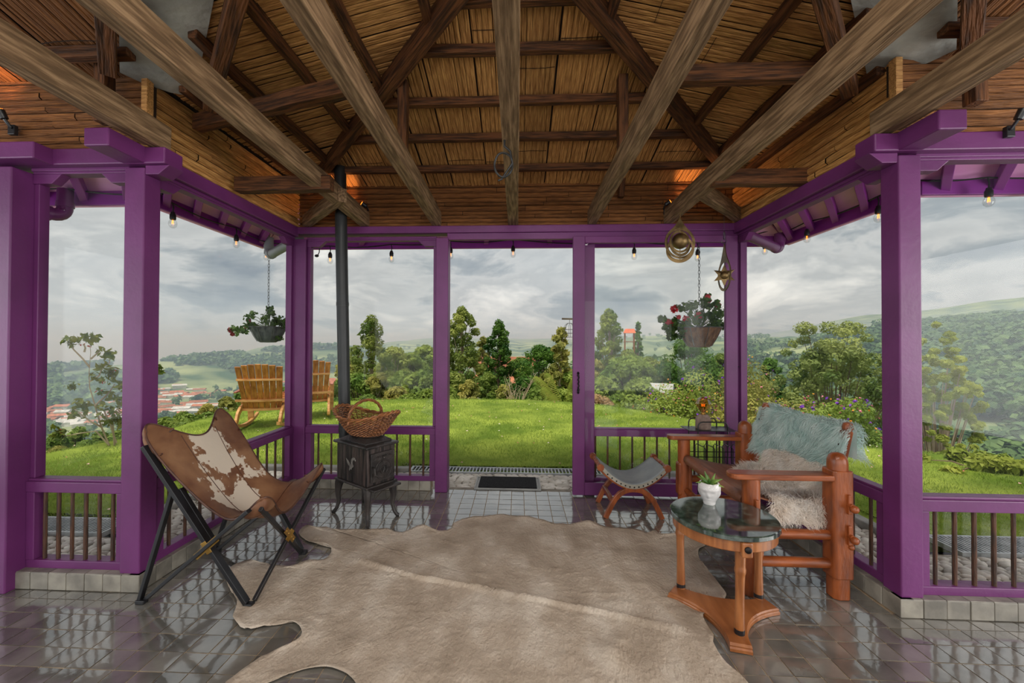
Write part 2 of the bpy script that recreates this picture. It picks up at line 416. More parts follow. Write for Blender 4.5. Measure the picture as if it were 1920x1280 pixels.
# ================================================================== PURPLE TIMBER FRAME
ZR0, ZR1 = 0.478, 0.545      # sill rail
ZH, ZB0, ZB1 = 2.135, 2.165, 2.25
def post(name, x0, x1, y0, y1, z0, z1, label):
    o = MB().box(x0, x1, y0, y1, z0, z1).obj(name, PURPLE, bevel=.006)
    return tag(o, label, 'post', None, 'structure')
LP, RP = -1.905, 1.782       # inner faces of the bay's side walls (posts)
post('post', LP - .105, LP, 2.0, 2.1, PZ - .004, 2.15, 'purple post on the tiled plinth behind the cowhide chair')
post('post', RP, RP + .1, 2.0, 2.1, PZ - .004, 2.15, 'purple post on the tiled plinth behind the armchair')
post('post', -1.95, -1.825, 3.45, 3.58, PZ - .004, 2.15, 'purple corner post left of the stove pipe')
post('post', 1.79, 1.87, 3.45, 3.57, 0.0, 2.15, 'purple corner post beside the hanging star ornament')
post('post', -0.694, -0.589, 3.44, 3.56, 0.0, 2.15, 'purple post between the stove window and the doorway')
post('post', -2.72, -2.545, 1.94, 2.08, 0.0, 2.14, 'purple post at the left end of the left wing window')
post('post', 2.95, 3.1, 1.95, 2.08, PZ, 2.14, 'purple post at the far end of the right wing window')

def win(name, axis, c, a0, a1, balus, out=1, pane=True, side=(True, True), corb=(True, True), thick=.07, lo_stile=.05):
    """one glazed bay of the frame: header with corner brackets, stiles, sill rail, balusters, bottom rail, panes"""
    root = empty(name, (0, 0, 0), kind='structure')
    def bx(m, u0, u1, d0, d1, z0, z1):
        d0, d1 = sorted((d0 * out, d1 * out))
        return m.box(u0, u1, c + d0, c + d1, z0, z1) if axis == 'x' else m.box(c + d0, c + d1, u0, u1, z0, z1)
    bx(bx(MB(), a0, a1, 0, thick, ZR0, ZR1 - .012), a0, a1, .012, thick, ZR1 - .014, ZR1).obj('sill_rail', PURPLE, root, bevel=.004)
    bx(MB(), a0, a1, 0.006, thick, PZ - .002, 0.128).obj('bottom_rail', PURPLE, root, bevel=.004)
    h = bx(MB(), a0, a1, 0.012, thick, ZH, ZB0 + .004)
    bx(h, a0, a1, .004, .016, ZH + .012, ZH + .03)
    for s, q in ((0, a0), (1, a1)):
        if not corb[s]: continue
        sg = 1 if s == 0 else -1
        p = [(q, ZH), (q + sg * .16, ZH), (q + sg * .105, ZH - .05), (q, ZH - .05)]
        vs = []
        for d in (.012, thick - .01):
            for u, z in p: vs.append((u, c + d * out, z) if axis == 'x' else (c + d * out, u, z))
        h.add(vs, [(0, 1, 2, 3), (7, 6, 5, 4), (0, 4, 5, 1), (1, 5, 6, 2), (2, 6, 7, 3), (3, 7, 4, 0)])
    h.obj('header', PURPLE, root, bevel=.003)
    for s, q in ((0, a0), (1, a1)):
        if side[s]:
            u0, u1 = (q, q + .028) if s == 0 else (q - .028, q)
            bx(MB(), u0, u1, .02, thick, ZR1, ZH).obj('glazing_stile', PURPLE, root, bevel=.003)
        u0, u1 = (q, q + lo_stile) if s == 0 else (q - lo_stile, q)
        bx(MB(), u0, u1, .004, thick, .128, ZR0).obj('lower_stile', PURPLE, root, bevel=.003)
    n = balus
    for k in range(n):
        u = a0 + lo_stile + (a1 - a0 - 2 * lo_stile) * (k + .5) / n
        p0 = (u, c + .026 * out, .124) if axis == 'x' else (c + .026 * out, u, .124)
        p1 = (p0[0], p0[1], ZR0 + .004)
        rr = .0085 * random.uniform(.92, 1.08)
        MB().tube([p0, V(p0).lerp(V(p1), .35), V(p0).lerp(V(p1), .7), p1], [rr, rr * 1.06, rr * .98, rr], 8).obj('baluster', BALU, root, True)
    if pane:
        bx(MB(), a0 + .01, a1 - .01, .044, .048, ZR1 - .006, ZH + .004).obj('pane', GLASS, root)
        bx(MB(), a0 + .02, a1 - .02, .056, .059, .126, ZR0 + .006).obj('lower_pane', GLASS, root)
    return root
win('window_1', 'x', 3.46, -1.825, -0.694, 9)                                    # front, behind the stove
win('window_2', 'x', 3.5, 0.56, 1.79, 11, corb=(False, False))                    # front, behind the sliding door
win('window_3', 'y', LP - .01, 2.1, 3.45, 11, -1, lo_stile=.06)                   # left side of the bay
win('window_4', 'y', RP + .01, 2.1, 3.45, 11, 1, lo_stile=.05)                    # right side of the bay
win('window_5', 'x', 2.02, -2.545, LP - .105, 6, lo_stile=.045)                   # left wing
win('window_6', 'x', 2.02, RP + .1, 2.95, 11, lo_stile=.05)                       # right wing
win('window_7', 'x', 2.02, -4.4, -2.72, 14)                                       # further left, out of the picture
win('window_8', 'x', 2.02, 3.1, 4.4, 11)
# stile of the fixed window seen through the door glass
MB().box(.56, .648, 3.49, 3.56, 0.0, ZH).obj('trim_1', PURPLE, bevel=.004)['kind'] = 'structure'
# window and door bolts
for k, (p, lab) in enumerate(((atx(1378, 687, RP), 'black bolt on the purple corner post by the star ornament'), (aty(36, 734, 2.02), 'black bolt beside the left wing window'))):
    t = empty('window_bolt', p, 0, lab, 'bolt')
    MB().tube([p + V((-.02, -.012, 0)), p + V((.025, -.012, 0))], .005, 8).obj('bolt_rod', BLACK, t, True)
    MB().box(p.x - .012, p.x + .012, p.y - .014, p.y + .006, p.z - .012, p.z + .012).obj('keeper', BLACK, t, bevel=.002)

# sliding door leaf
door = empty('door_1', (0, 0, 0), kind='structure')
dy0, dy1 = 3.415, 3.45
dx0, dx1, dz1 = .456, 1.785, 2.145
MB().box(dx0, dx0 + .098, dy0, dy1, .012, dz1).obj('door_stile', PURPLE, door, bevel=.004)
MB().box(dx1 - .095, dx1, dy0, dy1, .012, dz1).obj('door_stile', PURPLE, door, bevel=.004)
MB().box(dx0 + .098, dx1 - .095, dy0, dy1, .012, .115).obj('door_bottom_rail', PURPLE, door, bevel=.004)
MB().box(dx0 + .098, dx1 - .095, dy0, dy1, 2.09, dz1).obj('door_top_rail', PURPLE, door, bevel=.004)
MB().box(dx0 + .09, dx1 - .09, dy0 + .015, dy0 + .019, .11, 2.095).obj('door_pane', GLASS, door)
hp = aty(1084, 718, dy0)
hd = MB()
hd.tube([hp + V((.004 * math.sin(q * 1.9), -.022 - .004 * math.cos(q * 1.9), -.06 + .12 * q / 12)) for q in range(13)], .0065, 6)
for s in (-1, 1):
    hd.bar(hp + V((0, -.024, s * .062)), hp + V((0, .001, s * .062)), .012)
    hd.lathe([(.001, -.02), (.011, -.008), (.006, .004), (.012, .012), (.001, .026)], hp + V((0, -.005, s * .07)), 8)
hd.obj('door_handle', mat('wrought_iron', C(24, 22, 24), .5, C(38, 35, 36), metal=.6), door, True)
MB().box(-.60, 1.8, 3.455, 3.5, ZH + .0, ZB1).obj('door_header', PURPLE, door, bevel=.004)
MB().box(-.59, .46, 3.44, 3.5, 2.19, ZB1 - .005).obj('door_track', PURPLE, door, bevel=.004)

# ring beams with crossing ends
def pbeam(x0, x1, y0, y1, z0, z1, lab):
    tag(MB().box(x0, x1, y0, y1, z0, z1).obj('ring_beam', PURPLE, bevel=.006), lab, 'beam', None, 'structure')
pbeam(-2.02, 1.9, 3.435, 3.555, 2.19, ZB1, 'purple ring beam across the front wall above the doorway')
pbeam(LP - .105, LP + .015, 1.80, 3.45, ZB0, ZB1, 'purple ring beam along the left side of the bay')
pbeam(RP - .015, RP + .1, 1.80, 3.45, ZB0, ZB1, 'purple ring beam along the right side of the bay')
pbeam(-4.5, LP + .12, 1.985, 2.1, ZB0 - .002, ZB1 - .004, 'purple ring beam over the left wing window')
pbeam(RP - .12, 4.5, 1.985, 2.1, ZB0 - .002, ZB1 - .004, 'purple ring beam over the right wing window')
pbeam(-2.9, -2.38, 1.9, 1.99, ZB0 - .004, ZB1 - .006, 'short purple beam end over the far left post')
for s, xx in ((1, LP), (-1, RP)):     # brackets under the crossing ends, towards the room
    p = [(2.0, ZB0 - .002), (1.83, ZB0 - .002), (1.89, ZB0 - .05), (2.0, ZB0 - .05)]
    q = [(xx, ZB0 - .003), (xx + s * .13, ZB0 - .003), (xx + s * .07, ZB0 - .05), (xx, ZB0 - .05)]
    m = MB(); vs = [(x, y, z) for x in sorted((xx, xx - s * .09)) for y, z in p]
    fs = [(0, 1, 2, 3), (7, 6, 5, 4), (0, 4, 5, 1), (1, 5, 6, 2), (2, 6, 7, 3), (3, 7, 4, 0)]
    vs = [(x, y, z) for y in (2.005, 2.095) for x, z in q]
    m.add(vs, fs)
    m.obj('trim_2' if s == 1 else 'trim_3', PURPLE, bevel=.003)['kind'] = 'structure'
# ================================================================== ROOF: boards, split-bamboo lining, timbers
MS, ZE = 0.245, 2.60          # slope of the roof and height of the lining at the wall line
ceiling = empty('ceiling', (0, 0, 0), kind='structure')
def zf(y): return ZE + MS * (3.5 - y)
HX = 1.86
dk = MB()
T = .05
def slab(poly):
    n = len(poly); vs = [V(p) + V((0, 0, .022)) for p in poly] + [V(p) + V((0, 0, .022 + T)) for p in poly]
    dk.add(vs, [tuple(range(n - 1, -1, -1)), tuple(range(n, 2 * n))] + [(i, (i + 1) % n, n + (i + 1) % n, n + i) for i in range(n)])
def P(x, y, z): return V((x, y, z))
zr = lambda t: ZE + MS * t
OV = .86                      # overhang
# bay: front hip and the two sides, out to the eaves
slab([P(-HX - OV, 3.5 + OV, zr(-OV)), P(HX + OV, 3.5 + OV, zr(-OV)), P(0, 3.5 - HX, zr(HX))])
slab([P(-HX - OV, 3.5 + OV, zr(-OV)), P(0, 3.5 - HX, zr(HX)), P(0, 2.04 - HX, zr(HX)), P(-HX - OV, 2.04 + OV, zr(-OV))])
slab([P(HX + OV, 3.5 + OV, zr(-OV)), P(HX + OV, 2.04 + OV, zr(-OV)), P(0, 2.04 - HX, zr(HX)), P(0, 3.5 - HX, zr(HX))])
# main roof: front slope either side of the bay, back slope
RY = -1.6
slab([P(-HX - OV, 2.04 + OV, zr(-OV)), P(0, 2.04 - HX, zr(HX)), P(0, RY, zr(2.04 - RY)), P(-5.6, RY, zr(2.04 - RY)), P(-5.6, 2.04 + OV, zr(-OV))])
slab([P(HX + OV, 2.04 + OV, zr(-OV)), P(5.6, 2.04 + OV, zr(-OV)), P(5.6, RY, zr(2.04 - RY)), P(0, RY, zr(2.04 - RY)), P(0, 2.04 - HX, zr(HX))])
slab([P(-5.6, RY, zr(3.64)), P(5.6, RY, zr(3.64)), P(5.6, RY - 2.0, zr(1.6)), P(-5.6, RY - 2.0, zr(1.6))])
dk.obj('roof_deck', DECK, ceiling)

def mats_on(origin, eu, ew, u0, u1, wlo, whi, matl, step=.029, per=9, name='bamboo_mat', lift=.0):
    """strips of split bamboo laid along ew, side by side along eu, seven to a mat; the mat's local X runs along the strips"""
    origin, eu, ew = V(origin), V(eu).normalized(), V(ew).normalized()
    nrm = ew.cross(eu).normalized()
    if nrm.z > 0 and abs(nrm.z) > .3: nrm = -nrm
    M0 = Matrix((ew, eu, nrm)).transposed().to_4x4()
    if M0.determinant() < 0:
        pass
    u = u0
    while u < u1 - .01:
        pw = random.randint(per - 2, per + 2); m = MB(); ok = False; mz = random.uniform(-.006, .004)
        for k in range(pw):
            a = u + k * step; b = min(a + step * random.uniform(.93, 1.0), u1)
            if a >= u1: break
            lo = max(wlo(a), wlo(b)); hi = min(whi(a), whi(b))
            if hi - lo < .03: continue
            ok = True
            z = mz + random.uniform(-.003, .003); cr = random.uniform(.002, .0055); n = 3
            vs = []
            for i in range(n + 1):
                w = lo + (hi - lo) * i / n; jz = random.uniform(-.002, .002); ju = random.uniform(-.002, .002)
                vs += [(w, a + ju, z + jz), (w, a + (b - a) * .25 + ju, z + cr + jz), (w, a + (b - a) * .75 + ju, z + cr + jz), (w, b + ju, z + jz)]
            fs = []
            for i in range(n):
                for q in range(3): fs.append((4 * i + q, 4 * i + q + 1, 4 * i + q + 5, 4 * i + q + 4))
            m.add(vs, fs)
        if ok:
            o = m.obj(name, matl, ceiling, local=True)
            M = M0.copy(); M.translation = origin + nrm * lift; o.matrix_local = M
            L0 = max(wlo(u), wlo(u + pw * step)); L1 = min(whi(u), whi(u + pw * step)); w0 = L0 + random.uniform(.1, .45)
            while w0 < L1 - .05:
                tb_ = MB(); e1 = min(u + pw * step, u1) - .004; bend = random.uniform(-.012, .012)
                tb_.tube([(w0 + bend * q * (1 - q) * 4 + random.uniform(-.002, .002), u + .003 + (e1 - u - .006) * q, mz + .0065) for q in (0, .25, .5, .75, 1)], .0017, 4)
                tb_.obj('node_line', DECK, o, local=True); w0 += random.uniform(.7, 1.1)
        u += pw * step + random.uniform(.003, .012)
c45 = 1.0
SL = math.sqrt(1 + MS * MS)
# front hip: u along X, w up the slope (towards the camera)
mats_on((0, 3.5, ZE), (1, 0, 0), (0, -1, MS), -HX, HX, lambda u: 0, lambda u: max(0, HX - abs(u)) * SL, BAMBOO)
# bay sides: u along Y
mats_on((-HX, 0, ZE), (0, 1, 0), (1, 0, MS), .2, 3.5, lambda u: max(0, 2.04 - u) * SL, lambda u: min(HX, 3.5 - u) * SL, BAMBOO)
mats_on((HX, 0, ZE), (0, 1, 0), (-1, 0, MS), .2, 3.5, lambda u: max(0, 2.04 - u) * SL, lambda u: min(HX, 3.5 - u) * SL, BAMBOO)
# wing slopes
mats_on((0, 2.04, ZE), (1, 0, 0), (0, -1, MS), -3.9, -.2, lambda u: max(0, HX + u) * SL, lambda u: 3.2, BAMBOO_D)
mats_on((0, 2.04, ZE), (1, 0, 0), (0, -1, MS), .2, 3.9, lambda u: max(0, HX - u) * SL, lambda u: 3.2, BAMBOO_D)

# bamboo walls between ring beam and roof
def band(name, origin, along, length, z0, z1, facing, backm):
    root = empty(name, (0, 0, 0), kind='structure')
    o, al, f = V(origin), V(along), V(facing)
    m = MB(); p0 = o - f * .035; p1 = p0 + al * length
    m.bar(p0 + V((0, 0, (z0 + z1) / 2)), p1 + V((0, 0, (z0 + z1) / 2)), .03, z1 - z0)
    m.obj('backing_board', DECK, root)
    z = z0
    while z < z1 - .01:
        h = random.uniform(.028, .048); a = 0
        while a < length - .02:
            L = min(random.uniform(.5, 1.3), length - a)
            mm = MB(); n = 4; vs = []; dz = random.uniform(-.002, .002)
            for i in range(n + 1):
                x = L * i / n - (.004 if i == n else 0); j = random.uniform(-.002, .002); jz = random.uniform(-.0015, .0015)
                vs += [(x, j - .012, jz), (x, j + dz, h * .2 + jz), (x, j + dz, h * .75 + jz), (x, j - .012, h * .95 + jz)]
            fs = []
            for i in range(n):
                for q in range(3): fs.append((4 * i + q, 4 * i + 4 + q, 4 * i + 5 + q, 4 * i + q + 1))
            mm.add(vs, fs)
            ob = mm.obj('bamboo_strip', backm, root, local=True)
            M = Matrix((al, f, V((0, 0, 1)))).transposed().to_4x4(); M.translation = o + al * a + V((0, 0, z)); ob.matrix_local = M
            a += L
        z += h
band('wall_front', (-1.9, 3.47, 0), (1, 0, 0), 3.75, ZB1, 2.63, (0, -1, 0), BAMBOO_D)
band('wall_left', (LP + .01, 3.47, 0), (0, -1, 0), 1.452, ZB1, 2.6, (1, 0, 0), BAMBOO)
band('wall_right', (RP - .01, 3.47, 0), (0, -1, 0), 1.452, ZB1, 2.6, (-1, 0, 0), BAMBOO)
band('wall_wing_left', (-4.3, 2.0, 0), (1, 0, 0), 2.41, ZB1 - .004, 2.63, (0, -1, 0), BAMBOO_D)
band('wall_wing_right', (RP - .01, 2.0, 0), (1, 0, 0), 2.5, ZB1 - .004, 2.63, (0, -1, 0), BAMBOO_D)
for k, (x, y) in enumerate(((LP + .012, 1.992), (RP - .012, 1.992))):
    o = MB().box(x - .016, x + .016, y - .012, y + .028, ZB1, 2.60).obj('trim_%d' % (4 + k), BAMBOO, bevel=.003); o['kind'] = 'structure'

# valley gutters of grey sheet
for s in (-1, 1):
    v0, v1 = P(s * (HX + .02), 2.05, ZE - .012), P(s * .3, 2.04 - HX + .28, zr(HX - .28) - .012)
    d = (v1 - v0).normalized(); a = d.cross(V((0, 0, 1))).normalized(); m = MB(); vs = []; n = 26
    for i in range(n + 1):
        p = v0.lerp(v1, i / n); j = .004 * math.sin(i * 1.9)
        for q, z in ((-.15, .012), (-.05, -.006), (.05, -.006), (.15, .012)): vs.append(p + a * q + V((0, 0, z + j * (1 if abs(q) < .1 else .3))))
    m.add(vs, [(4 * i + q, 4 * i + q + 1, 4 * i + q + 5, 4 * i + q + 4) for i in range(n) for q in range(3)])
    o = m.obj('valley_gutter', ZINC, None, True)
    tag(o, 'grey metal valley gutter in the roof corner above the %s' % ('cowhide chair' if s < 0 else 'armchair'), 'gutter', None, 'structure')

# tie beams, running front to back at the height of the ring beam
def tie(px0, px1, lab, w=None, h=.125, ynear=-.9, yfar=3.49, zoff=0):
    a, b = aty(px0, 418, 3.45), aty(px1, 418, 3.45); x = (a.x + b.x) / 2; w = w or (b.x - a.x)
    p1 = V((x, yfar, ZB1 + .002 + zoff)); p0 = V((x, ynear, ZB1 + .002 + zoff + .018 * (yfar - ynear)))
    return timber('tie_beam', p0, p1, w, h, RAW, None, lab, 'beam', 'tie beams under the roof')
tie(676, 691, 'rough tie beam ending right of the stove pipe')
tie(811, 827, 'rough tie beam ending at the post left of the doorway')
tie(953, 972, 'wide rough tie beam over the middle of the doorway, with a cable loop')
tie(1102, 1117, 'rough tie beam ending just right of the doorway')
tie(1246, 1261, 'rough tie beam ending behind the round spiral ornament')
for s, x in ((-1, LP + .05), (1, RP - .045)):
    timber('tie_beam', (x, -.9, ZB1 + .07), (x, 2.06, ZB1 + .002), .075, .13, RAW, None,
           'rough tie beam resting on the purple post behind the %s' % ('cowhide chair' if s < 0 else 'armchair'), 'beam', 'tie beams under the roof')
# hip rafters
for s in (-1, 1):
    timber('hip_rafter', (s * (HX - .03), 3.47, ZE - .07), (s * .1, 3.5 - HX + .1, zr(HX - .1) - .11), .07, .1, DARK, None,
           'dark hip rafter rising from the %s front corner' % ('stove pipe' if s < 0 else 'star ornament'), 'rafter', 'hip rafters')
    # valley rafters each side of the gutter
    for q in (-1, 1):
        off = V((q * .13, q * .13 * s, 0)) * .9
        a = P(s * (HX - .02), 2.03, ZE - .09) + (V((-s * .16, .12, 0)) if q > 0 else V((s * .10, -.19, 0)))
        b = a + V((-s * 1.5, -1.5, MS * 1.5 + .0))
        timber('valley_rafter', a, b, .065, .085, DARK, None, 'dark valley rafter on the %s side of the gutter above the %s' % ('bay' if q > 0 else 'wing', 'cowhide chair' if s < 0 else 'armchair'), 'rafter', 'valley rafters')
# purlins of the front hip
for k, py in enumerate((326, 268, 200, 103, 9)):
    num = FPX * (ZE - .055 - EYE + MS * 3.5); v = 650 - py; y = num / (v + FPX * MS)
    y = min(y, 3.43); t = 3.5 - y
    nm = ('lowest', 'second lowest', 'middle', 'second highest', 'highest')[k]
    timber('purlin', (-HX + t * .98, y, zf(y) - .058), (HX - t * .98, y, zf(y) - .058), .045, .05, DARK, None,
           '%s dark purlin across the front roof slope' % nm, 'purlin', 'front purlins')
# purlins of the sides and of the wings
for s in (-1, 1):
    nm = 'cowhide chair' if s < 0 else 'armchair'
    for k, t in enumerate((.1, .38, .68, 1.02, 1.4)):
        x = s * (HX - t); z = zr(t) - .056
        timber('purlin', (x, 3.5 - t - .03, z), (x, max(.3, 2.04 - t + .12), z), .045, .05, DARK, None,
               '%s dark purlin on the roof slope above the %s' % (('lowest', 'second', 'third', 'fourth', 'highest')[k], nm), 'purlin', 'side purlins')
    for k, t in enumerate((.2, .58, 1.0)):
        timber('purlin', (s * (HX - t + .16), 2.04 - t, zr(t) - .056), (s * 3.9, 2.04 - t, zr(t) - .056), .05, .055, DARK, None,
               '%s dark purlin over the wing beside the %s' % (('lowest', 'middle', 'highest')[k], nm), 'purlin', 'wing purlins')
    # collar pieces from the side wall into the bay
    timber('collar_beam', (s * (HX + .0), 2.63, ZB1 + .0), (s * 1.22, 2.63, ZB1 + .0), .07, .095, DARK, None,
           'dark cross piece resting on the ring beam near the front corner above the %s' % nm, 'beam', 'cross pieces')
    timber('collar_beam', (-1.85, 2.27, 2.475) if s < 0 else (1.5, 2.07, 2.55), (-.82, 2.0, 2.50) if s < 0 else (.78, 2.07, 2.55), .06, .085, DARK, None,
           'dark cross piece under the roof slope above the %s' % nm, 'beam', 'cross pieces')
    # corner brace
    timber('corner_brace', (s * (HX - .04), 3.44, ZB1 + .002), (s * 1.25, 2.86, ZB1 + .012), .065, .1, RAW, None,
           'short diagonal brace across the %s corner' % ('stove pipe' if s < 0 else 'star ornament'), 'brace', 'corner braces')
    # struts standing on the inner tie beams
    xs = aty(818 if s < 0 else 1109, 418, 3.45).x
    timber('strut', (xs, 2.4, ZB1 + .14), (xs, 2.4, 2.83), .055, .065, DARK, None,
           'dark upright strut between the tie beam %s of the doorway and the hip rafter' % ('left' if s < 0 else 'right'), 'strut', 'roof struts', up=(0, 1, 0))
    xs = s * 2.05
    timber('strut', (xs, 1.9, ZB1 + .09), (xs, 1.9, 2.66), .055, .06, DARK, None,
           'dark upright strut over the wing beside the %s' % nm, 'strut', 'roof struts', up=(0, 1, 0))
timber('strut', aty(1165, 368, 3.4) , aty(1172, 290, 3.4), .045, .05, DARK, None, 'short dark upright against the bamboo wall right of the doorway', 'strut', 'roof struts', up=(0, 1, 0))

# ------------------------------------------------------------------ eaves outside
soff = empty('eaves', (0, 0, 0), 0, kind='structure')
def eave(p_in0, p_in1, p_out0, p_out1, nraf, nm):
    a0, a1, b0, b1 = V(p_in0), V(p_in1), V(p_out0), V(p_out1)
    m = MB(); up = V((0, 0, .018)); m.add([a0, a1, b1, b0, a0 + up, a1 + up, b1 + up, b0 + up], [(3, 2, 1, 0), (4, 5, 6, 7), (0, 1, 5, 4), (1, 2, 6, 5), (2, 3, 7, 6), (3, 0, 4, 7)])
    m.obj('soffit_board', PURPLE_SOFT, soff)
    for k in range(nraf):
        t = (k + .5) / nraf
        timber('eave_rafter', a0.lerp(a1, t) - V((0, 0, .075)), b0.lerp(b1, t) - V((0, 0, .075)), .05, .075, PURPLE_EAVE, soff)
    timber('fascia_board', b0 - V((0, 0, .10)), b1 - V((0, 0, .10)), .025, .12, PURPLE_EAVE, soff)
    d = (b1 - b0).normalized(); out = V((d.y, -d.x, 0))
    if out.dot(b0 - a0) < 0: out = -out
    g = MB(); vs = []; n = 6
    for i in range(n + 1):
        q = PI * i / n
        for p in (b0, b1): vs.append(p + out * (.02 + .05 - .05 * math.cos(q)) - V((0, 0, .03 + .06 * math.sin(q))))
    g.add(vs, [(2 * i, 2 * i + 1, 2 * i + 3, 2 * i + 2) for i in range(n)])
    g.obj('gutter', PURPLE_SOFT, soff, True)
zi, zo, EX, EY, WE = ZE - .02, zr(-OV) - .02, HX + OV, 3.5 + OV, 2.04 + OV
eave((-HX, 3.56, zi), (HX, 3.56, zi), (-EX, EY, zo), (EX, EY, zo), 8, 'front')
eave((-HX - .1, 2.1, zi), (-HX - .1, 3.56, zi), (-EX, WE, zo), (-EX, EY, zo), 5, 'left')
eave((HX + .1, 3.56, zi), (HX + .1, 2.1, zi), (EX, EY, zo), (EX, WE, zo), 5, 'right')
eave((-5.4, 2.12, zi), (-HX - .1, 2.12, zi), (-5.4, WE, zo), (-EX, WE, zo), 8, 'wing left')
eave((HX + .1, 2.12, zi), (5.4, 2.12, zi), (EX, WE, zo), (5.4, WE, zo), 8, 'wing right')
# downpipes: from the gutter, a bend, and back towards the wall
GREYPVC = mat('grey_pvc', C(120, 122, 124), .4, C(136, 138, 140), scale=4)
def pipe(name, pts, r, mt, lab):
    t = empty(name, pts[0], 0, lab, 'downpipe')
    P0 = [V(p) for p in pts]; path = []
    for i, p in enumerate(P0):
        if 0 < i < len(P0) - 1:
            a = (P0[i - 1] - p).normalized() * r * 1.7; b = (P0[i + 1] - p).normalized() * r * 1.7
            for k in range(7):
                u = k / 6; path.append((p + a) * (1 - u) ** 2 + p * 2 * u * (1 - u) + (p + b) * u * u)
        else: path.append(p)
    MB().tube(path, r, 14).obj('pipe', mt, t, True)
    m = MB()
    for i in range(1, len(P0) - 1):
        for q in (P0[i - 1], P0[i + 1]):
            d = (q - P0[i]).normalized(); m.tube([P0[i] + d * r * 1.6, P0[i] + d * r * 2.4], r * 1.12, 14)
    m.obj('socket', mt, t, True)
pipe('downpipe', [(-2.62, 4.2, 2.36), (-2.62, 4.2, 2.17), (-1.98, 3.62, 2.2)], .045, GREYPVC, 'grey plastic downpipe bend above the left hanging basket')
pipe('downpipe', [(2.60, 4.2, 2.36), (2.60, 4.2, 2.2), (1.93, 3.62, 2.22)], .045, PURPLE, 'purple downpipe bend right of the star ornament')
pipe('downpipe', [(-3.28, 2.82, 2.36), (-3.28, 2.82, 2.16), (-3.55, 2.15, 2.2)], .045, PURPLE, 'purple downpipe bend beside the leftmost string bulb')
pipe('downpipe', [(3.47, 2.82, 2.36), (3.47, 2.82, 2.14), (3.9, 2.2, 2.16)], .045, PURPLE, 'purple downpipe bend at the right edge of the picture')
# ================================================================== OUTSIDE: path, drains, lawn, valley
GRASS = leafmat('grass_blades', C(106, 136, 44), C(170, 184, 92), scale=0.9, trans=.3, rand=0, lo=.3, hi=.7)
LAWN = mat('lawn_soil_and_moss', C(92, 116, 38), .95, C(146, 162, 66), scale=1.4, bump=.4, bscale=20, spec=.1)
COB = mat('pale_cobble', C(186, 180, 168), .7, C(226, 221, 211), scale=9, rand=.16, bump=.2, bscale=20)
COBG = mat('cobble_mortar', C(120, 112, 100), .9, C(146, 138, 124), scale=20, bump=.3)
CONC = mat('kerb_concrete', C(132, 132, 128), .8, C(160, 158, 152), scale=7, bump=.2)
STEEL = mat('galvanised_grate', C(150, 154, 156), .4, C(186, 188, 190), scale=9, metal=.5)
PITM = mat('drain_pit', C(22, 24, 24), .9, C(40, 42, 42), scale=6)
path = empty('path', (0, 0, 0), kind='structure')
PZT = -.03
m = MB()
m.box(-2.62, BX0 - .12, 2.14, 3.64, -.2, PZT); m.box(BX1 + .12, 2.42, 2.14, 3.64, -.2, PZT)
m.box(-2.62, 2.42, 3.6, 4.02, -.2, PZT); m.box(-5.2, -2.62, 2.14, 2.6, -.2, PZT); m.box(2.42, 5.2, 2.14, 2.66, -.2, PZT)
m.box(-.59, .46, 3.49, 3.6, -.2, -.008)
m.obj('mortar_bed', COBG, path)
stones = []
def region(x0, x1, y0, y1):
    s = .066; j = 0; y = y0
    while y < y1:
        x = x0 + (s * .5 if j % 2 else 0)
        while x < x1:
            stones.append((x + random.uniform(-.012, .012), y + random.uniform(-.01, .01))); x += s * random.uniform(.85, 1.15)
        y += s * .72; j += 1
random.seed(5)
region(-2.6, -2.03, 2.15, 4.0); region(1.9, 2.4, 2.15, 4.0); region(-2.0, 1.9, 3.52, 4.0)
region(-3.4, -2.62, 2.12, 2.58); region(2.42, 3.6, 2.12, 2.64)
SM = []
for k in range(8):
    b = MB(); b.ball((0, 0, 0), 1, 9, 5, (random.uniform(.036, .046), random.uniform(.022, .03), .016))
    b.v = [(x * (1 + .16 * math.sin(5 * y * 40 + k)), y, z) for x, y, z in b.v]
    me = bpy.data.meshes.new('cobble'); me.from_pydata(b.v, [], b.f); me.materials.append(COB); me.polygons.foreach_set('use_smooth', [True] * len(b.f)); SM.append(me)
pl = []
for x, y in stones:
    px, py, d = project((x, y, 0))
    pl.append((0 if (-30 < px < 1950) else 1, d, x, y))
pl.sort(key=lambda q: (q[0], q[1])); 
for q in pl[:300]:
    o = bpy.data.objects.new('cobble', random.choice(SM)); COL.objects.link(o); o.parent = path
    z0 = -.004 if (q[3] < 3.6 and -.59 < q[2] < .46) else PZT + .003
    o.location = (q[2], q[3], z0); o.rotation_euler = (0, random.uniform(-.06, .06), random.uniform(-.5, .5) + (PI / 2 if random.random() < .2 else 0))
m = MB()
for q in pl[300:]:
    me = random.choice(SM); a = random.uniform(-.5, .5); M = Matrix.Translation((q[2], q[3], PZT + .003)) @ Matrix.Rotation(a, 4, 'Z')
    m.add([M @ v.co for v in me.vertices], [tuple(p.vertices) for p in me.polygons])
m.obj('cobbles_further_off', COB, path, True)['kind'] = 'stuff'
# kerbs
kerb = []
def kerb_run(x0, x1, y0, y1, lab):
    tag(MB().box(x0, x1, y0, y1, -.2, .02).obj('kerb', CONC, bevel=.008), lab, 'kerb', None, 'structure')
kerb_run(-2.70, -2.62, 2.80, 4.10, 'concrete kerb along the left side of the cobbled path')
kerb_run(2.42, 2.50, 2.86, 4.10, 'concrete kerb along the right side of the cobbled path')
kerb_run(-2.62, -1.08, 4.02, 4.10, 'concrete kerb in front of the stove window')
kerb_run(.95, 2.42, 4.02, 4.10, 'concrete kerb in front of the sliding door')
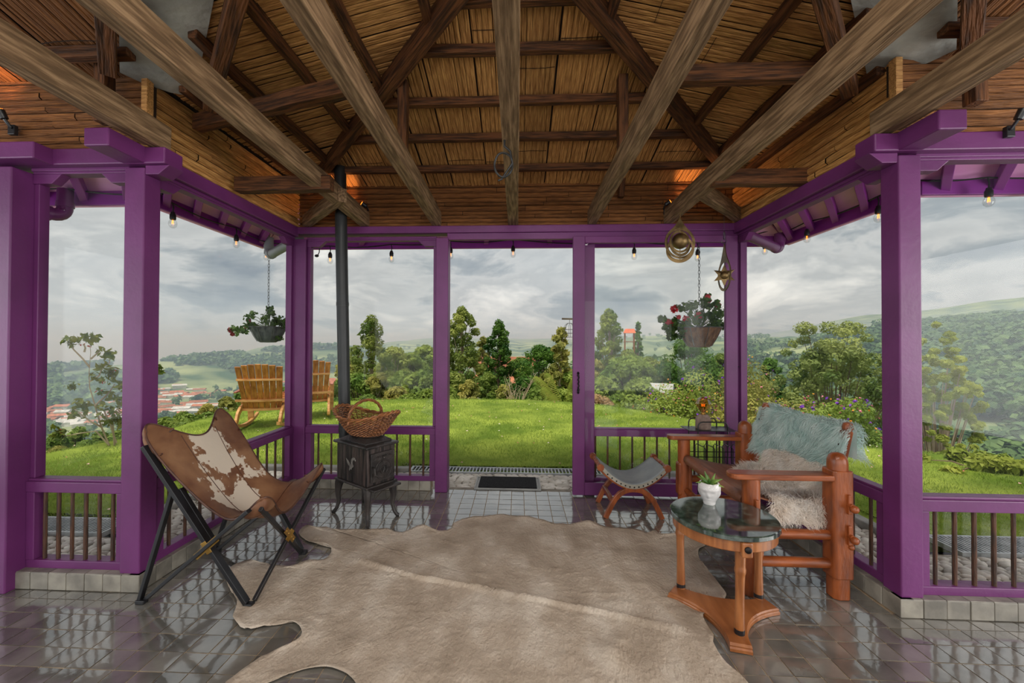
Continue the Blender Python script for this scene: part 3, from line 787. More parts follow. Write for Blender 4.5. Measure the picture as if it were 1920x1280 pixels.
# drains
def grate(x0, x1, y0, y1, along, lab, step=.03):
    t = empty('drain_grate', ((x0 + x1) / 2, (y0 + y1) / 2, -.02), 0, lab, 'grate')
    MB().box(x0, x1, y0, y1, -.2, -.12).obj('pit', PITM, t)
    f = MB(); z0, z1 = -.035, -.004; w = .016
    f.box(x0, x1, y0, y0 + w, z0, z1); f.box(x0, x1, y1 - w, y1, z0, z1); f.box(x0, x0 + w, y0 + w, y1 - w, z0, z1); f.box(x1 - w, x1, y0 + w, y1 - w, z0, z1)
    f.obj('frame', STEEL, t)
    b = MB(); n = int((x1 - x0) / step)
    for k in range(n):
        x = x0 + (k + .5) * (x1 - x0) / n; b.box(x - .005, x + .005, y0 + w, y1 - w, z0, z1 - .002)
    b.obj('bars', STEEL, t)['kind'] = 'stuff'
grate(-1.07, .94, 4.02, 4.19, 'x', 'steel drain grate across the path beyond the doormat', .034)
grate(-4.6, -2.74, 2.6, 2.83, 'x', 'steel drain grate outside the left wing window', .026)
grate(2.71, 4.6, 2.64, 2.88, 'x', 'steel drain grate outside the right wing window', .026)

# ------------------------------------------------------------------ ground: a lawn on a hilltop, then the valley
# columns of the valley by direction (tan of the angle from straight ahead of the picture axis) : list of (distance, height)
lawn_edge = [(-1.35, 6.4), (-1.12, 6.8), (-.9, 7.2), (-.72, 8.6), (-.47, 9.2), (0, 8.95), (.22, 8.4), (.38, 7.5), (.62, 6.6), (.82, 6.6), (1.08, 6.9), (1.35, 6.6)]
prof = {
 -1.5: [(12, -2.2), (30, -9), (90, -32), (250, -72), (450, -100), (1000, -104), (1350, -62), (2600, -130), (6000, -230)],
 -.88: [(12, -2.2), (30, -9), (90, -30), (250, -70), (450, -99), (1000, -102), (1320, -52), (2600, -120), (6000, -220)],
 -.6: [(13, -1.8), (30, -8), (90, -26), (250, -64), (450, -96), (1000, -100), (1350, -26), (2400, -20), (6000, -200)],
 -.42: [(13, -1.6), (30, -6), (80, -16), (220, -44), (450, -84), (1000, -96), (1350, -18), (2400, -10), (6000, -180)],
 -.2: [(13, -1.2), (30, -4.5), (60, -8), (120, -10), (300, -40), (900, -60), (2200, 8), (3200, 40), (6000, -60)],
 .1: [(13, -1.0), (30, -4.5), (60, -8), (120, -9), (300, -40), (900, -60), (2200, 10), (3000, 30), (6000, -60)],
 .3: [(12, -1.0), (30, -4.5), (60, -7), (110, -3), (300, -30), (700, -40), (1500, 30), (2200, 10), (6000, -60)],
 .55: [(11, -1.4), (30, -8), (80, -28), (240, -66), (480, -40), (900, 4), (1400, 14), (3000, -10), (6000, 120)],
 .85: [(10, -1.8), (25, -9), (70, -30), (230, -70), (470, -26), (900, 26), (1500, 0), (3600, 130), (6000, 330)],
 1.2: [(10, -1.8), (25, -9), (70, -30), (230, -72), (470, -20), (900, 34), (1500, 10), (3600, 190), (6000, 440)],
 1.6: [(10, -1.8), (25, -9), (70, -30), (230, -72), (470, -18), (900, 36), (1500, 10), (3600, 190), (6000, 440)]}
pk = sorted(prof)
def edge_at(t): return float(np.interp(t, [a for a, _ in lawn_edge], [b for _, b in lawn_edge]))
def col_z(k, r):
    pts = prof[k]; return float(np.interp(math.log(r), [math.log(a) for a, _ in pts], [b for _, b in pts]))
def ground_z(x, y):
    if y < .4: y = .4
    t = x / y; r = math.hypot(x, y); t = max(-1.5, min(1.6, t))
    e_ = edge_at(t)
    bump = .03 * noise.noise((x * .5, y * .5, 3)) if r < 14 else 0
    if r <= e_: return -.028 + bump + .06 * max(0, (r - 4.4) / 5) * (1 if abs(t) < .6 else .3)
    i = max(0, min(len(pk) - 2, next((q for q in range(len(pk) - 1) if pk[q] <= t <= pk[q + 1]), 0)))
    u = (t - pk[i]) / (pk[i + 1] - pk[i]); u = u * u * (3 - 2 * u)
    z = col_z(pk[i], max(r, 10)) * (1 - u) + col_z(pk[i + 1], max(r, 10)) * u
    amp = min(1, r / 60) * min(1.2 + r * .010, 14)
    z += amp * (noise.fractal((x / (18 + r * .12), y / (18 + r * .12), 7.7), 1.0, 2.1, 4))
    s = min(1, (r - e_) / 4.5); s = s * s * (3 - 2 * s)
    z0 = .03 + bump - .14 * (r - e_)
    return z0 * (1 - s) + min(z, z0) * s if r < 30 else z
na = 220
rs = [2.2, 2.7, 3.2, 3.7, 4.1, 4.3, 4.6, 5, 5.4, 5.8, 6.2, 6.6, 7, 7.4, 7.8, 8.2, 8.6, 9, 9.4, 9.8, 10.3, 11, 12, 13, 14.5, 16, 18, 21, 25, 30, 36, 44, 54, 66, 80]
while rs[-1] < 6500: rs.append(rs[-1] * 1.06)
AZ = [R(-62 + 124 * i / (na - 1)) for i in range(na)]
def hide(x, y):   # the house and its path stand here: keep the lawn below them
    return (abs(x) < 2.66 and y < 4.12) or (y < 2.86) or (-1.1 < x < .97 and y < 4.22)
near_v, far_v = [], []
LR = 21
vs = []
for r in rs:
    for a in AZ:
        x, y = r * math.sin(a), r * math.cos(a); vs.append((x, y, ground_z(x, y)))
def grid_part(i0, i1):
    fs = []
    for i in range(i0, i1):
        for k in range(na - 1): fs.append((i * na + k, i * na + k + 1, (i + 1) * na + k + 1, (i + 1) * na + k))
    used = vs[i0 * na:(i1 + 1) * na]; o = i0 * na
    return used, [tuple(q - o for q in f) for f in fs]
# lawn near the house: its own fine grid outside the path
lx = np.arange(-8.5, 8.6, .14); ly = np.arange(2.5, 11.2, .14); idx = {}; lv = []; lf = []
def lawn_ok(x, y): 
    if hide(x, y): return False
    t = x / max(y, .4); return math.hypot(x, y) < edge_at(max(-1.5, min(1.6, t))) + 3.2
for a, x in enumerate(lx):
    for b, y in enumerate(ly):
        if lawn_ok(x, y): idx[a, b] = len(lv); lv.append((x, y, ground_z(x, y)))
for (a, b), i in idx.items():
    q = (idx.get((a + 1, b)), idx.get((a + 1, b + 1)), idx.get((a, b + 1)))
    if None not in q: lf.append((i, *q))
me = bpy.data.meshes.new('lawn'); me.from_pydata(lv, [], lf)
o = link_mesh('lawn', me, LAWN, None, True, 0, 0); tag(o, 'green hilltop lawn beyond the windows', 'lawn', None, 'structure')
# soil strip under and round the house
m = MB()
m.box(-7, -2.70, 2.83, 4.15, -.3, -.05); m.box(2.5, 7, 2.88, 4.15, -.3, -.05); m.box(-3.2, 3.2, 4.08, 4.5, -.3, -.06); m.box(-7, 7, 1.5, 3, -.3, -.21)
m.obj('soil_strip', LAWN)['kind'] = 'structure'
HILL = mat('valley_ground', C(66, 88, 46), .95, C(136, 150, 92), scale=.03, detail=9, lo=.36, hi=.66, col3=C(86, 112, 54), spec=.05)
FARM = mat('far_hills', C(70, 96, 66), .95, C(156, 166, 118), scale=.008, detail=10, lo=.4, hi=.62, spec=.05)
i1 = next(i for i, r in enumerate(rs) if r > 10.5)
i2 = next(i for i, r in enumerate(rs) if r > 240)
a, b = grid_part(i1, i2); me = bpy.data.meshes.new('hillside'); me.from_pydata(a, [], b)
tag(link_mesh('hillside', me, HILL, None, True, 0, 0), 'green hillside falling away below the lawn', 'hillside', None, 'structure')
a, b = grid_part(i2, len(rs) - 1); me = bpy.data.meshes.new('valley'); me.from_pydata(a, [], b)
tag(link_mesh('valley', me, FARM, None, True, 0, 0), 'wide green valley with rolling hills beyond', 'valley', None, 'structure')

# grass blades on the lawn
rng = np.random.default_rng(3)
def blades(n, gen, hmin, hmax, w, name, matl, kind='stuff'):
    P_ = []
    while len(P_) < n:
        x, y = gen()
        if lawn_ok(x, y): P_.append((x, y, ground_z(x, y) - .008))
    p = np.array(P_); q = rng.uniform(0, 2 * PI, len(p)); h = rng.uniform(hmin, hmax, len(p)); ln = rng.uniform(.2, .9, len(p)) * h
    dx, dy = np.cos(q), np.sin(q); a2 = rng.uniform(0, 2 * PI, len(p))
    s = np.stack([-dy, dx, 0 * dx], 1) * (w * rng.uniform(.7, 1.3, len(p)))[:, None]
    tip = p + np.stack([np.cos(a2) * ln, np.sin(a2) * ln, h], 1)
    v = np.stack([p - s, p + s, tip], 1).reshape(-1, 3)
    me = bpy.data.meshes.new(name); me.vertices.add(len(v)); me.vertices.foreach_set('co', v.ravel())
    nl = len(p) * 3; me.loops.add(nl); me.loops.foreach_set('vertex_index', np.arange(nl, dtype=np.int32))
    me.polygons.add(len(p)); me.polygons.foreach_set('loop_start', np.arange(0, nl, 3, dtype=np.int32)); me.polygons.foreach_set('loop_total', np.full(len(p), 3, dtype=np.int32))
    me.update(calc_edges=True); return link_mesh(name, me, matl, None)
def gen():
    a = rng.uniform(-58, 52) * PI / 180; r = 3.2 + 6.6 * rng.random() ** .8; return r * math.sin(a), r * math.cos(a)
tag(blades(150000, gen, .018, .05, .0035, 'grass', GRASS), 'short green grass of the hilltop lawn', 'grass', None, 'stuff')
PETAL = mat('fallen_petals', C(214, 120, 110), .7, C(236, 226, 214), scale=1.1, lo=.42, hi=.56)
m = MB()
for k in range(320):
    x, y = gen()
    if lawn_ok(x, y):
        z = ground_z(x, y) + .03; r = random.uniform(.008, .018)
        m.add([(x - r, y, z), (x, y - r, z + .006), (x + r, y, z), (x, y + r, z + .008)], [(0, 1, 2, 3)])
tag(m.obj('petals', PETAL), 'pink and white fallen petals dotted over the lawn', 'petals', None, 'stuff')

# ------------------------------------------------------------------ trees
def rot_to(d):
    return V((0, 0, 1)).rotation_difference(V(d).normalized()).to_matrix().to_4x4()
def leaf_cloud(centres, radii, n, size, flat=1.0, seed=0, droop=0.0, aspect=.55, shell=.55):
    """leaves as small folded quads in clumps; returns vertex array and faces"""
    g = np.random.default_rng(seed); c = np.array(centres); r = np.array(radii)
    pr = r ** 2 / (r ** 2).sum(); k = g.choice(len(c), n, p=pr)
    d = g.normal(size=(n, 3)); d /= np.linalg.norm(d, axis=1)[:, None]
    rad = r[k] * (shell + (1 - shell) * g.random(n) ** .5)
    p = c[k] + d * rad[:, None] * np.array([1, 1, flat])
    nrm = d + g.normal(size=(n, 3)) * .55 + np.array([0, 0, .35]); nrm /= np.linalg.norm(nrm, axis=1)[:, None]
    t = np.cross(nrm, g.normal(size=(n, 3))); t /= np.linalg.norm(t, axis=1)[:, None]; t[:, 2] -= droop; t /= np.linalg.norm(t, axis=1)[:, None]
    b = np.cross(nrm, t); s = size * g.uniform(.6, 1.3, n)
    L = t * s[:, None]; B = b * (s * aspect)[:, None]
    v = np.stack([p - L, p - B * .9 + nrm * (s * .12)[:, None], p + L, p + B * .9 + nrm * (s * .12)[:, None]], 1).reshape(-1, 3)
    i = np.arange(n) * 4; f = np.stack([i, i + 1, i + 2, i + 3], 1)
    return v, f
def cloud_obj(name, v, f, mt, parent, smooth=False):
    off = np.array(OFF[parent.name]) if parent is not None else 0
    me = bpy.data.meshes.new(name); v = v - off
    me.vertices.add(len(v)); me.vertices.foreach_set('co', np.ascontiguousarray(v, dtype=np.float32).ravel())
    k = f.shape[1]; me.loops.add(f.size); me.loops.foreach_set('vertex_index', f.astype(np.int32).ravel())
    me.polygons.add(len(f)); me.polygons.foreach_set('loop_start', np.arange(0, f.size, k, dtype=np.int32)); me.polygons.foreach_set('loop_total', np.full(len(f), k, dtype=np.int32))
    me.update(calc_edges=True)
    return link_mesh(name, me, mt, parent)
BARK = mat('pale_bark', C(146, 126, 100), .85, C(190, 172, 146), scale=3, bump=.4, stretch=(3, 3, .8))
BARKD = mat('grey_brown_bark', C(84, 68, 52), .9, C(128, 108, 86), scale=3, bump=.4, stretch=(3, 3, .8))
LF = {
 'euc': leafmat('eucalyptus_leaves', C(92, 118, 50), C(166, 174, 84), scale=.55),
 'mid': leafmat('green_leaves', C(88, 120, 48), C(156, 172, 78), scale=.5),
 'dark': leafmat('dark_green_leaves', C(46, 88, 32), C(106, 142, 54), scale=.8),
 'olive': leafmat('olive_leaves', C(108, 118, 52), C(184, 176, 92), scale=.5),
 'yel': leafmat('yellow_green_leaves', C(118, 138, 48), C(176, 182, 82), scale=.7),
 'far': leafmat('distant_leaves', C(62, 98, 60), C(126, 154, 92), scale=.06, trans=.2, rand=.15),
 'umb': leafmat('feathery_leaves', C(98, 120, 58), C(168, 176, 104), scale=.7),
 'dry': leafmat('dry_stems', C(134, 104, 66), C(182, 150, 104), scale=.8),
}
def tree(px, ytop, wpx, D, kind, shape, label, group=None, n=2600, size=.2, ybase=None, name='tree', trunk=True, seed=0, lean=0):
    """a tree standing on the ground at distance D in the direction of photograph column px, its top at row ytop"""
    base = atd(px, 650, D); base.z = ground_z(base.x, base.y) - .1
    top = atd(px, ytop, D).z; H = top - base.z; Wd = wpx / FPX * D / math.sqrt(1 + ((px - 935) / 770) ** 2) * .5
    g = random.Random(seed + int(px * 7 + ytop))
    t = empty(name, base, 0, label, 'tree', group)
    cs, rr = [], []
    def cl(x, y, z, r): cs.append((base.x + x, base.y + y, base.z + z)); rr.append(r)
    if shape == 'cone':        # tall eucalyptus: clumps along a leader, narrow at the top
        nn = 46
        for k in range(nn):
            u = k / (nn - 1); z = H * (.28 + .66 * u); sp = Wd * (1 - u) ** .6 * 1.0 + Wd * .14
            a = k * 2.4 + g.random(); q = g.uniform(.35, 1); cl(math.cos(a) * sp * q, math.sin(a) * sp * q, z, Wd * g.uniform(.2, .33) * (1.05 - .35 * u))
        cl(0, 0, H * .96, Wd * .2)
    elif shape == 'round':
        for k in range(60):
            a = g.uniform(0, 2 * PI); u = g.random(); ph = g.uniform(-.3, 1) * PI / 2; q = Wd * .68
            cl(math.cos(a) * math.cos(ph) * q, math.sin(a) * math.cos(ph) * q, H * .55 + math.sin(ph) * H * .34, Wd * g.uniform(.16, .28))
        cl(0, 0, H * .55, Wd * .55)
    elif shape == 'umbrella':
        for k in range(150):
            a = g.uniform(0, 2 * PI); q = Wd * math.sqrt(g.random()) * .88
            cl(math.cos(a) * q, math.sin(a) * q * .7, H * (.93 - .36 * (q / Wd) ** 2 - .20 * g.random()), Wd * g.uniform(.055, .11))
        for k in range(40):
            a = g.uniform(0, 2 * PI); q = Wd * g.uniform(.35, 1); cl(math.cos(a) * q, math.sin(a) * q * .7, H * g.uniform(.28, .55), Wd * g.uniform(.04, .08))
    elif shape == 'open':      # ragged, see-through crown
        for k in range(20):
            a = k * 2.4; u = k / 19; q = Wd * (.9 - .6 * u) * g.uniform(.4, 1)
            cl(math.cos(a) * q, math.sin(a) * q, H * (.3 + .66 * u), Wd * g.uniform(.16, .28))
    v, f = leaf_cloud(cs, rr, n, size, .8, seed + int(px), droop=.25, shell=.5)
    cloud_obj('foliage', v, f, LF[kind], t)
    if trunk:
        m = MB(); r0 = max(.05, H * (.016 if shape != 'umbrella' else .008)); bk = BARK if kind in ('euc', 'olive', 'yel') else BARKD
        tops = [V((base.x + lean, base.y, base.z + H * (.9 if shape in ('cone', 'open') else .6)))]
        pts = [V(base) + (tops[0] - V(base)) * u + V((math.sin(u * 5 + px) * Wd * .06, math.cos(u * 4 + px) * Wd * .05, 0)) for u in (0, .2, .4, .6, .8, 1)]
        m.tube(pts, [r0, r0 * .9, r0 * .75, r0 * .6, r0 * .45, r0 * .2], 8)
        for k in range(0, len(cs), 3):
            c_ = V(cs[k]); h0 = max(.15, min(.8, ((c_.z - base.z) / H) - .28)); s0 = V(base) + (tops[0] - V(base)) * h0
            m.tube([s0, s0.lerp(c_, .5) + V((0, 0, H * .02)), c_], [r0 * .4, r0 * .28, r0 * .1], 5)
        m.obj('trunk', bk, t, True)
    return t
ZONES = ((88, 'at the left edge of the left wing window'), (135, 'left of the sapling'), (180, 'behind the sapling'), (238, 'just left of the left post'), (330, 'just right of the left post'), (380, 'left of the cowhide chair back'), (430, 'above the cowhide chair'),
         (480, 'left of the first rocking chair'), (525, 'behind the first rocking chair'), (565, 'between the two rocking chairs'), (625, 'behind the second rocking chair'), (680, 'beside the stove pipe'), (730, 'above the wicker basket'), (770, 'in the middle of the stove window'),
         (838, 'at the right of the stove window'), (870, 'at the left of the doorway'), (930, 'left of the doorway middle'), (965, 'in the middle of the doorway'), (1000, 'right of the doorway middle'), (1073, 'at the right of the doorway'), (1125, 'at the left of the sliding door glass'),
         (1185, 'below the orange roof'), (1232, 'right of the orange roof'), (1300, 'left of the red geraniums'), (1365, 'by the right corner post'), (2000, 'just right of the right corner post'))
COLN = {'euc': 'grey-green', 'mid': 'green', 'olive': 'olive', 'dark': 'dark green', 'yel': 'yellow-green', 'umb': 'green'}
SEEN = {}
def where(px, D, kd, sh):
    z = next(n_ for q, n_ in ZONES if px <= q)
    s_ = '%s %s tree %s, %s' % (COLN[kd], {'round': 'bushy', 'open': 'loose'}[sh], z, 'close to the lawn edge' if D < 21 else 'further down the slope' if D < 38 else 'far down the slope')
    SEEN[s_] = SEEN.get(s_, 0) + 1
    return s_ if SEEN[s_] == 1 else s_ + ', the smaller one'
G1 = 'trees on the wooded slope beyond the lawn'
tree(697, 588, 105, 34, 'euc', 'cone', 'tall eucalyptus with pale trunk right of the stove pipe', n=8000, size=.13)
tree(735, 640, 100, 44, 'euc', 'round', 'broad olive-green tree beside the tall eucalyptus near the stove pipe', n=5200, size=.18)
tree(865, 572, 96, 30, 'euc', 'cone', 'tallest eucalyptus just right of the left door post', n=10000, size=.11)
tree(935, 597, 80, 34, 'dark', 'cone', 'dark pointed eucalyptus in the middle of the doorway', n=8000, size=.12)
tree(905, 628, 50, 38, 'olive', 'open', 'thin ragged tree between the two tallest eucalyptus', n=1200, size=.2)
tree(1012, 640, 110, 36, 'dark', 'round', 'bushy dark tree on the right side of the doorway', n=8000, size=.13)
tree(1052, 612, 60, 26, 'olive', 'open', 'spreading tree with large leaves behind the lantern post', n=1300, size=.22)
tree(1142, 576, 92, 32, 'euc', 'cone', 'tall eucalyptus seen through the sliding door', n=9500, size=.115)
tree(1180, 660, 130, 26, 'mid', 'round', 'round grey-green tree below the small orange roof', n=8000, size=.13)
tree(1290, 622, 150, 27, 'dark', 'round', 'round dark green tree below the red-flowered basket', n=13000, size=.10)
tree(1196, 600, 24, 60, 'dark', 'cone', 'small dark conifer behind the orange-roofed lookout', n=900, size=.3)
tree(1560, 566, 330, 15.5, 'umb', 'umbrella', 'wide umbrella-shaped tree left of the right post', n=21000, size=.055)
tree(1752, 562, 160, 13, 'yel', 'umbrella', 'yellow-green tree with feathery branches right of the right post', n=14000, size=.05)
tree(1445, 640, 60, 22, 'dark', 'round', 'small dark tree at the left of the umbrella-shaped tree', n=2200, size=.13)
k = 0
for px, yt, w, D, kd, sh in ((655, 655, 80, 40, 'olive', 'round'), (672, 690, 90, 26, 'mid', 'round'), (712, 700, 80, 24, 'olive', 'open'), (770, 655, 90, 52, 'mid', 'round'), (800, 640, 80, 60, 'mid', 'round'),
        (755, 690, 90, 30, 'mid', 'round'), (790, 690, 90, 28, 'mid', 'round'), (745, 720, 70, 20, 'olive', 'round'), (800, 725, 60, 17, 'mid', 'round'), (850, 690, 80, 24, 'euc', 'round'),
        (880, 715, 70, 19, 'olive', 'open'), (915, 700, 70, 25, 'mid', 'open'), (975, 665, 80, 44, 'mid', 'round'), (990, 700, 70, 24, 'dark', 'round'), (1040, 680, 80, 30, 'olive', 'round'),
        (1075, 690, 80, 26, 'mid', 'round'), (1110, 665, 80, 30, 'olive', 'round'), (1130, 700, 80, 20, 'mid', 'round'), (1215, 660, 70, 44, 'yel', 'round'), (1245, 665, 70, 50, 'olive', 'round'),
        (1200, 705, 90, 18, 'mid', 'round'), (1350, 640, 70, 30, 'mid', 'round'), (1385, 665, 70, 26, 'mid', 'round'), (840, 720, 50, 15, 'mid', 'round'), (945, 725, 60, 16, 'olive', 'open'),
        (1005, 722, 50, 15, 'mid', 'round'), (1420, 690, 80, 20, 'olive', 'round'), (1160, 735, 60, 13.5, 'mid', 'round'), (770, 735, 50, 14, 'mid', 'round'), (690, 735, 60, 14, 'mid', 'round')):
    tree(px, yt, w, D, kd, sh, where(px, D, kd, sh), G1, n=3400, size=.03 + D * .0042, seed=k); k += 1
G2 = 'trees below the lawn on the town side'
for px, yt, w, D, kd in ((70, 795, 70, 60, 'mid'), (110, 782, 60, 58, 'mid'), (150, 775, 70, 62, 'mid'), (190, 785, 60, 55, 'mid'), (225, 782, 60, 58, 'mid'), (60, 830, 60, 34, 'mid'), (110, 815, 70, 36, 'olive'), (165, 805, 70, 34, 'mid'),
        (215, 800, 60, 30, 'mid'), (310, 762, 60, 30, 'mid'), (345, 752, 60, 32, 'mid'), (390, 735, 60, 40, 'olive'), (425, 722, 60, 44, 'olive'), (455, 712, 60, 48, 'mid'), (490, 722, 60, 40, 'mid'), (530, 705, 60, 46, 'mid'), (560, 700, 60, 44, 'mid'), (600, 712, 60, 36, 'mid'), (640, 700, 50, 34, 'mid'),
        (420, 752, 50, 26, 'mid'), (470, 750, 60, 24, 'mid'), (520, 745, 60, 24, 'olive'), (575, 740, 60, 22, 'mid')):
    tree(px, yt, w, D, kd, 'round', where(px, D, kd, 'round'), G2, n=2800, size=.03 + D * .0042, seed=k); k += 1
# shrubs along the lawn edge
def shrub(px, ytop, wpx, D, kind, label, group=None, n=900, size=.05, flowers=(), name='shrub', cat='shrub', hsq=.5):
    base = atd(px, 700, D); base.z = ground_z(base.x, base.y) - .05
    H = max(.25, atd(px, ytop, D).z - base.z); Wd = wpx / FPX * D * .42
    t = empty(name, base, 0, label, cat, group); g = random.Random(int(px))
    cs = [(base.x + g.uniform(-1, 1) * Wd, base.y + g.uniform(-1, 1) * Wd * .5, base.z + H * g.uniform(.2, .8) * (1 if k_ % 2 else .8)) for k_ in range(16)]
    cs = [(x, y, base.z + (z - base.z) * (1 - hsq * abs(x - base.x) / max(Wd, .01))) for x, y, z in cs]
    v, f = leaf_cloud(cs, [min(H * .3, Wd * .4) * g.uniform(.7, 1.1) for _ in cs], n, size, .9, int(px))
    cloud_obj('foliage', v, f, LF[kind], t)
    m = MB()
    for c_ in cs[:9]: m.tube([base, V(base).lerp(V(c_), .5) + V((0, 0, .05)), V(c_)], [.012, .008, .003], 5)
    m.obj('stems', BARKD, t)
    for fname, mt, cnt, sz in flowers:
        v, f = leaf_cloud(cs, [min(H * .34, Wd * .46) * 1.0 for _ in cs], cnt, sz, 1, int(px) + 5, shell=.92, aspect=.9)
        v2, f2 = leaf_cloud([tuple(v[q * 4:q * 4 + 4].mean(0)) for q in range(len(f))], [sz * .6] * len(f), len(f) * 4, sz * .8, 1, 9, aspect=.8)
        cloud_obj(fname, v2, f2, mt, t)['kind'] = 'stuff'
    return t
VIOLET = mat('violet_flowers', C(96, 34, 170), .6, C(148, 70, 206), scale=6)
PINKF = mat('pink_flowers', C(190, 90, 120), .6, C(224, 140, 150), scale=6)
ORANGEF = mat('orange_flowers', C(232, 140, 30), .6, C(244, 190, 60), scale=6)
fl3 = (('violet_flowers', VIOLET, 90, .032), ('pink_flowers', PINKF, 150, .02), ('orange_flowers', ORANGEF, 110, .017))
shrub(1300, 686, 160, 8.6, 'mid', 'flowering bush with violet and orange blooms behind the table lamp', n=7500, size=.028, flowers=fl3)
shrub(1440, 664, 230, 8.4, 'olive', 'large violet-flowered bush above the teal fur', n=12000, size=.027, flowers=fl3, hsq=.3)
shrub(1535, 690, 170, 8.0, 'mid', 'violet and pink flowered bush left of the right post', n=8500, size=.027, flowers=fl3)
shrub(1115, 728, 70, 9.8, 'dry', 'dry reddish grass clump at the lawn edge beside the door', n=1600, size=.07)
shrub(1190, 722, 110, 10.5, 'mid', 'leafy shrub at the lawn edge below the orange roof', n=3000, size=.06)
shrub(880, 738, 60, 11, 'yel', 'low yellow-green shrub at the lawn edge in the doorway', n=900, size=.05)
shrub(945, 736, 80, 11.5, 'mid', 'leafy shrub at the lawn edge in the middle of the doorway', n=1400, size=.06)
shrub(740, 730, 110, 11, 'mid', 'leafy shrub at the lawn edge above the wicker basket', n=2000, size=.06)
shrub(330, 770, 100, 8.3, 'mid', 'broad-leaved bright green shrub left of the rocking chairs', n=1800, size=.06)
shrub(400, 760, 80, 9.2, 'mid', 'bright green shrub just left of the first rocking chair', n=1500, size=.06)
shrub(640, 728, 60, 10.5, 'mid', 'banana-leaved shrub behind the second rocking chair', n=900, size=.09)
shrub(1770, 810, 110, 9, 'yel', 'low bright green shrub below the yellow-green tree', n=1800, size=.05)
shrub(1840, 840, 140, 6.6, 'yel', 'leafy plants along the lawn edge at the far right', n=1400, size=.05)
# bare shrub in the doorway
t = empty('bare_shrub', atd(967, 700, 11.3), 0, 'leafless pale shrub at the lawn edge in the doorway', 'shrub'); b0 = V(t.location); b0.z = ground_z(b0.x, b0.y); t.location.z = b0.z; OFF[t.name] = V(t.location)
m = MB(); g = random.Random(4)
for k in range(16):
    a = g.uniform(0, 2 * PI); h = g.uniform(.6, 1.25); e1 = b0 + V((math.cos(a) * h * .5, math.sin(a) * h * .3, h)); md = b0.lerp(e1, .5) + V((g.uniform(-.06, .06), 0, .06))
    m.tube([b0, md, e1], [.012, .009, .003], 5)
    for q in range(3):
        s0 = md.lerp(e1, g.uniform(0, .8)); m.tube([s0, s0 + V((g.uniform(-.25, .25), g.uniform(-.1, .1), g.uniform(.1, .3)))], [.005, .002], 4)
m.obj('branches', BARK, t, True)
# palm fronds
t = empty('palm', atd(1060, 700, 10.2), 0, 'young palm with long arching fronds at the lawn edge near the door', 'palm'); b0 = V(t.location); b0.z = ground_z(b0.x, b0.y); t.location.z = b0.z; OFF[t.name] = V(t.location)
for k, (dx, h, ln) in enumerate(((-.75, 1.05, .5), (-.55, .75, .6), (-.3, .55, .5), (-.45, 1.15, .2), (.15, 1.0, .2), (.5, .7, .4), (.75, .5, .4))):
    pts = [b0 + V((dx * u ** .8, -.2 * u * ln, h * (1.6 * u - .75 * u * u))) for u in [i / 14 for i in range(15)]]
    m = MB(); m.tube(pts, [.014 - .0008 * i for i in range(15)], 5)
    for i in range(2, 15):
        for s in (-1, 1):
            for q in (0, .5):
                p = pts[i - 1].lerp(pts[i], q); L = .34 * math.sin(PI * (i / 15) ** .7) + .05; d = V((s * .25, .25 * s, -.55)).normalized() * L; tt = (pts[i] - pts[i - 1]).normalized() * L * .7
                w = tt.normalized() * .012
                m.add([p - w, p + w, p + d + tt], [(0, 1, 2)])
    m.obj('frond', LF['yel'], t)
# red-leaved sapling at the left
t = empty('sapling', atd(205, 700, 6.9), 0, 'spindly sapling with red-tipped leaves outside the left wing window', 'sapling'); b0 = V(t.location); b0.z = ground_z(b0.x, b0.y); t.location.z = b0.z; OFF[t.name] = V(t.location)
def sp(x, y): return atd(x, y, 6.9)
LEAF_R = leafmat('glossy_sapling_leaves', C(82, 104, 36), C(140, 140, 52), scale=9, trans=.3)
REDL = leafmat('red_young_leaves', C(176, 52, 40), C(206, 90, 60), scale=9, trans=.3)
m = MB(); lv_c, lv_r, rd = [], [], []
for br in ([(205, 835), (190, 800), (178, 760), (168, 725), (167, 700), (170, 660), (168, 640)], [(168, 688), (155, 672), (138, 655), (128, 640)], [(170, 673), (180, 664), (188, 655)], [(168, 715), (185, 705), (192, 690), (205, 680), (207, 668)],
           [(178, 760), (195, 745), (205, 735), (215, 720)], [(215, 835), (212, 800), (210, 775), (222, 765), (235, 750)], [(190, 800), (170, 790), (150, 775), (138, 765)], [(205, 835), (180, 808), (150, 812), (110, 820)], [(218, 830), (205, 790), (195, 770)], [(158, 660), (160, 652), (157, 645)]):
    m.tube([sp(x, y) for x, y in br], [max(.0025, .010 - .0016 * i) for i in range(len(br))], 6)
m.obj('stems', BARK, t, True)
g = random.Random(9)
LPX = [(125, 638), (133, 645), (140, 640), (142, 634), (160, 634), (168, 630), (174, 634), (180, 632), (170, 640), (187, 654), (196, 662), (208, 660), (206, 667), (185, 690), (192, 684), (200, 692), (212, 698), (215, 694), (206, 702), (178, 705), (186, 710), (196, 713), (210, 714), (132, 722), (138, 724), (222, 722), (230, 726), (186, 735), (196, 738), (205, 745), (212, 740), (222, 748), (230, 755), (143, 758), (152, 755), (160, 757), (170, 762), (190, 762), (204, 768), (215, 770), (228, 775), (140, 776), (155, 775), (186, 780), (98, 805), (108, 818), (118, 812), (225, 790), (232, 800), (200, 790), (218, 785)]
v, f = leaf_cloud([tuple(sp(x, y)) for x, y in LPX], [.055] * len(LPX), 560, .042, 1, 4, aspect=.5, shell=.2); cloud_obj('leaves', v, f, LEAF_R, t)
v, f = leaf_cloud([tuple(sp(x, y)) for x, y in ((156, 646), (162, 648), (213, 696), (217, 693), (192, 715), (186, 732), (114, 808), (200, 776))], [.03] * 8, 28, .022, 1, 4, shell=.2); cloud_obj('red_leaves', v, f, REDL, t)
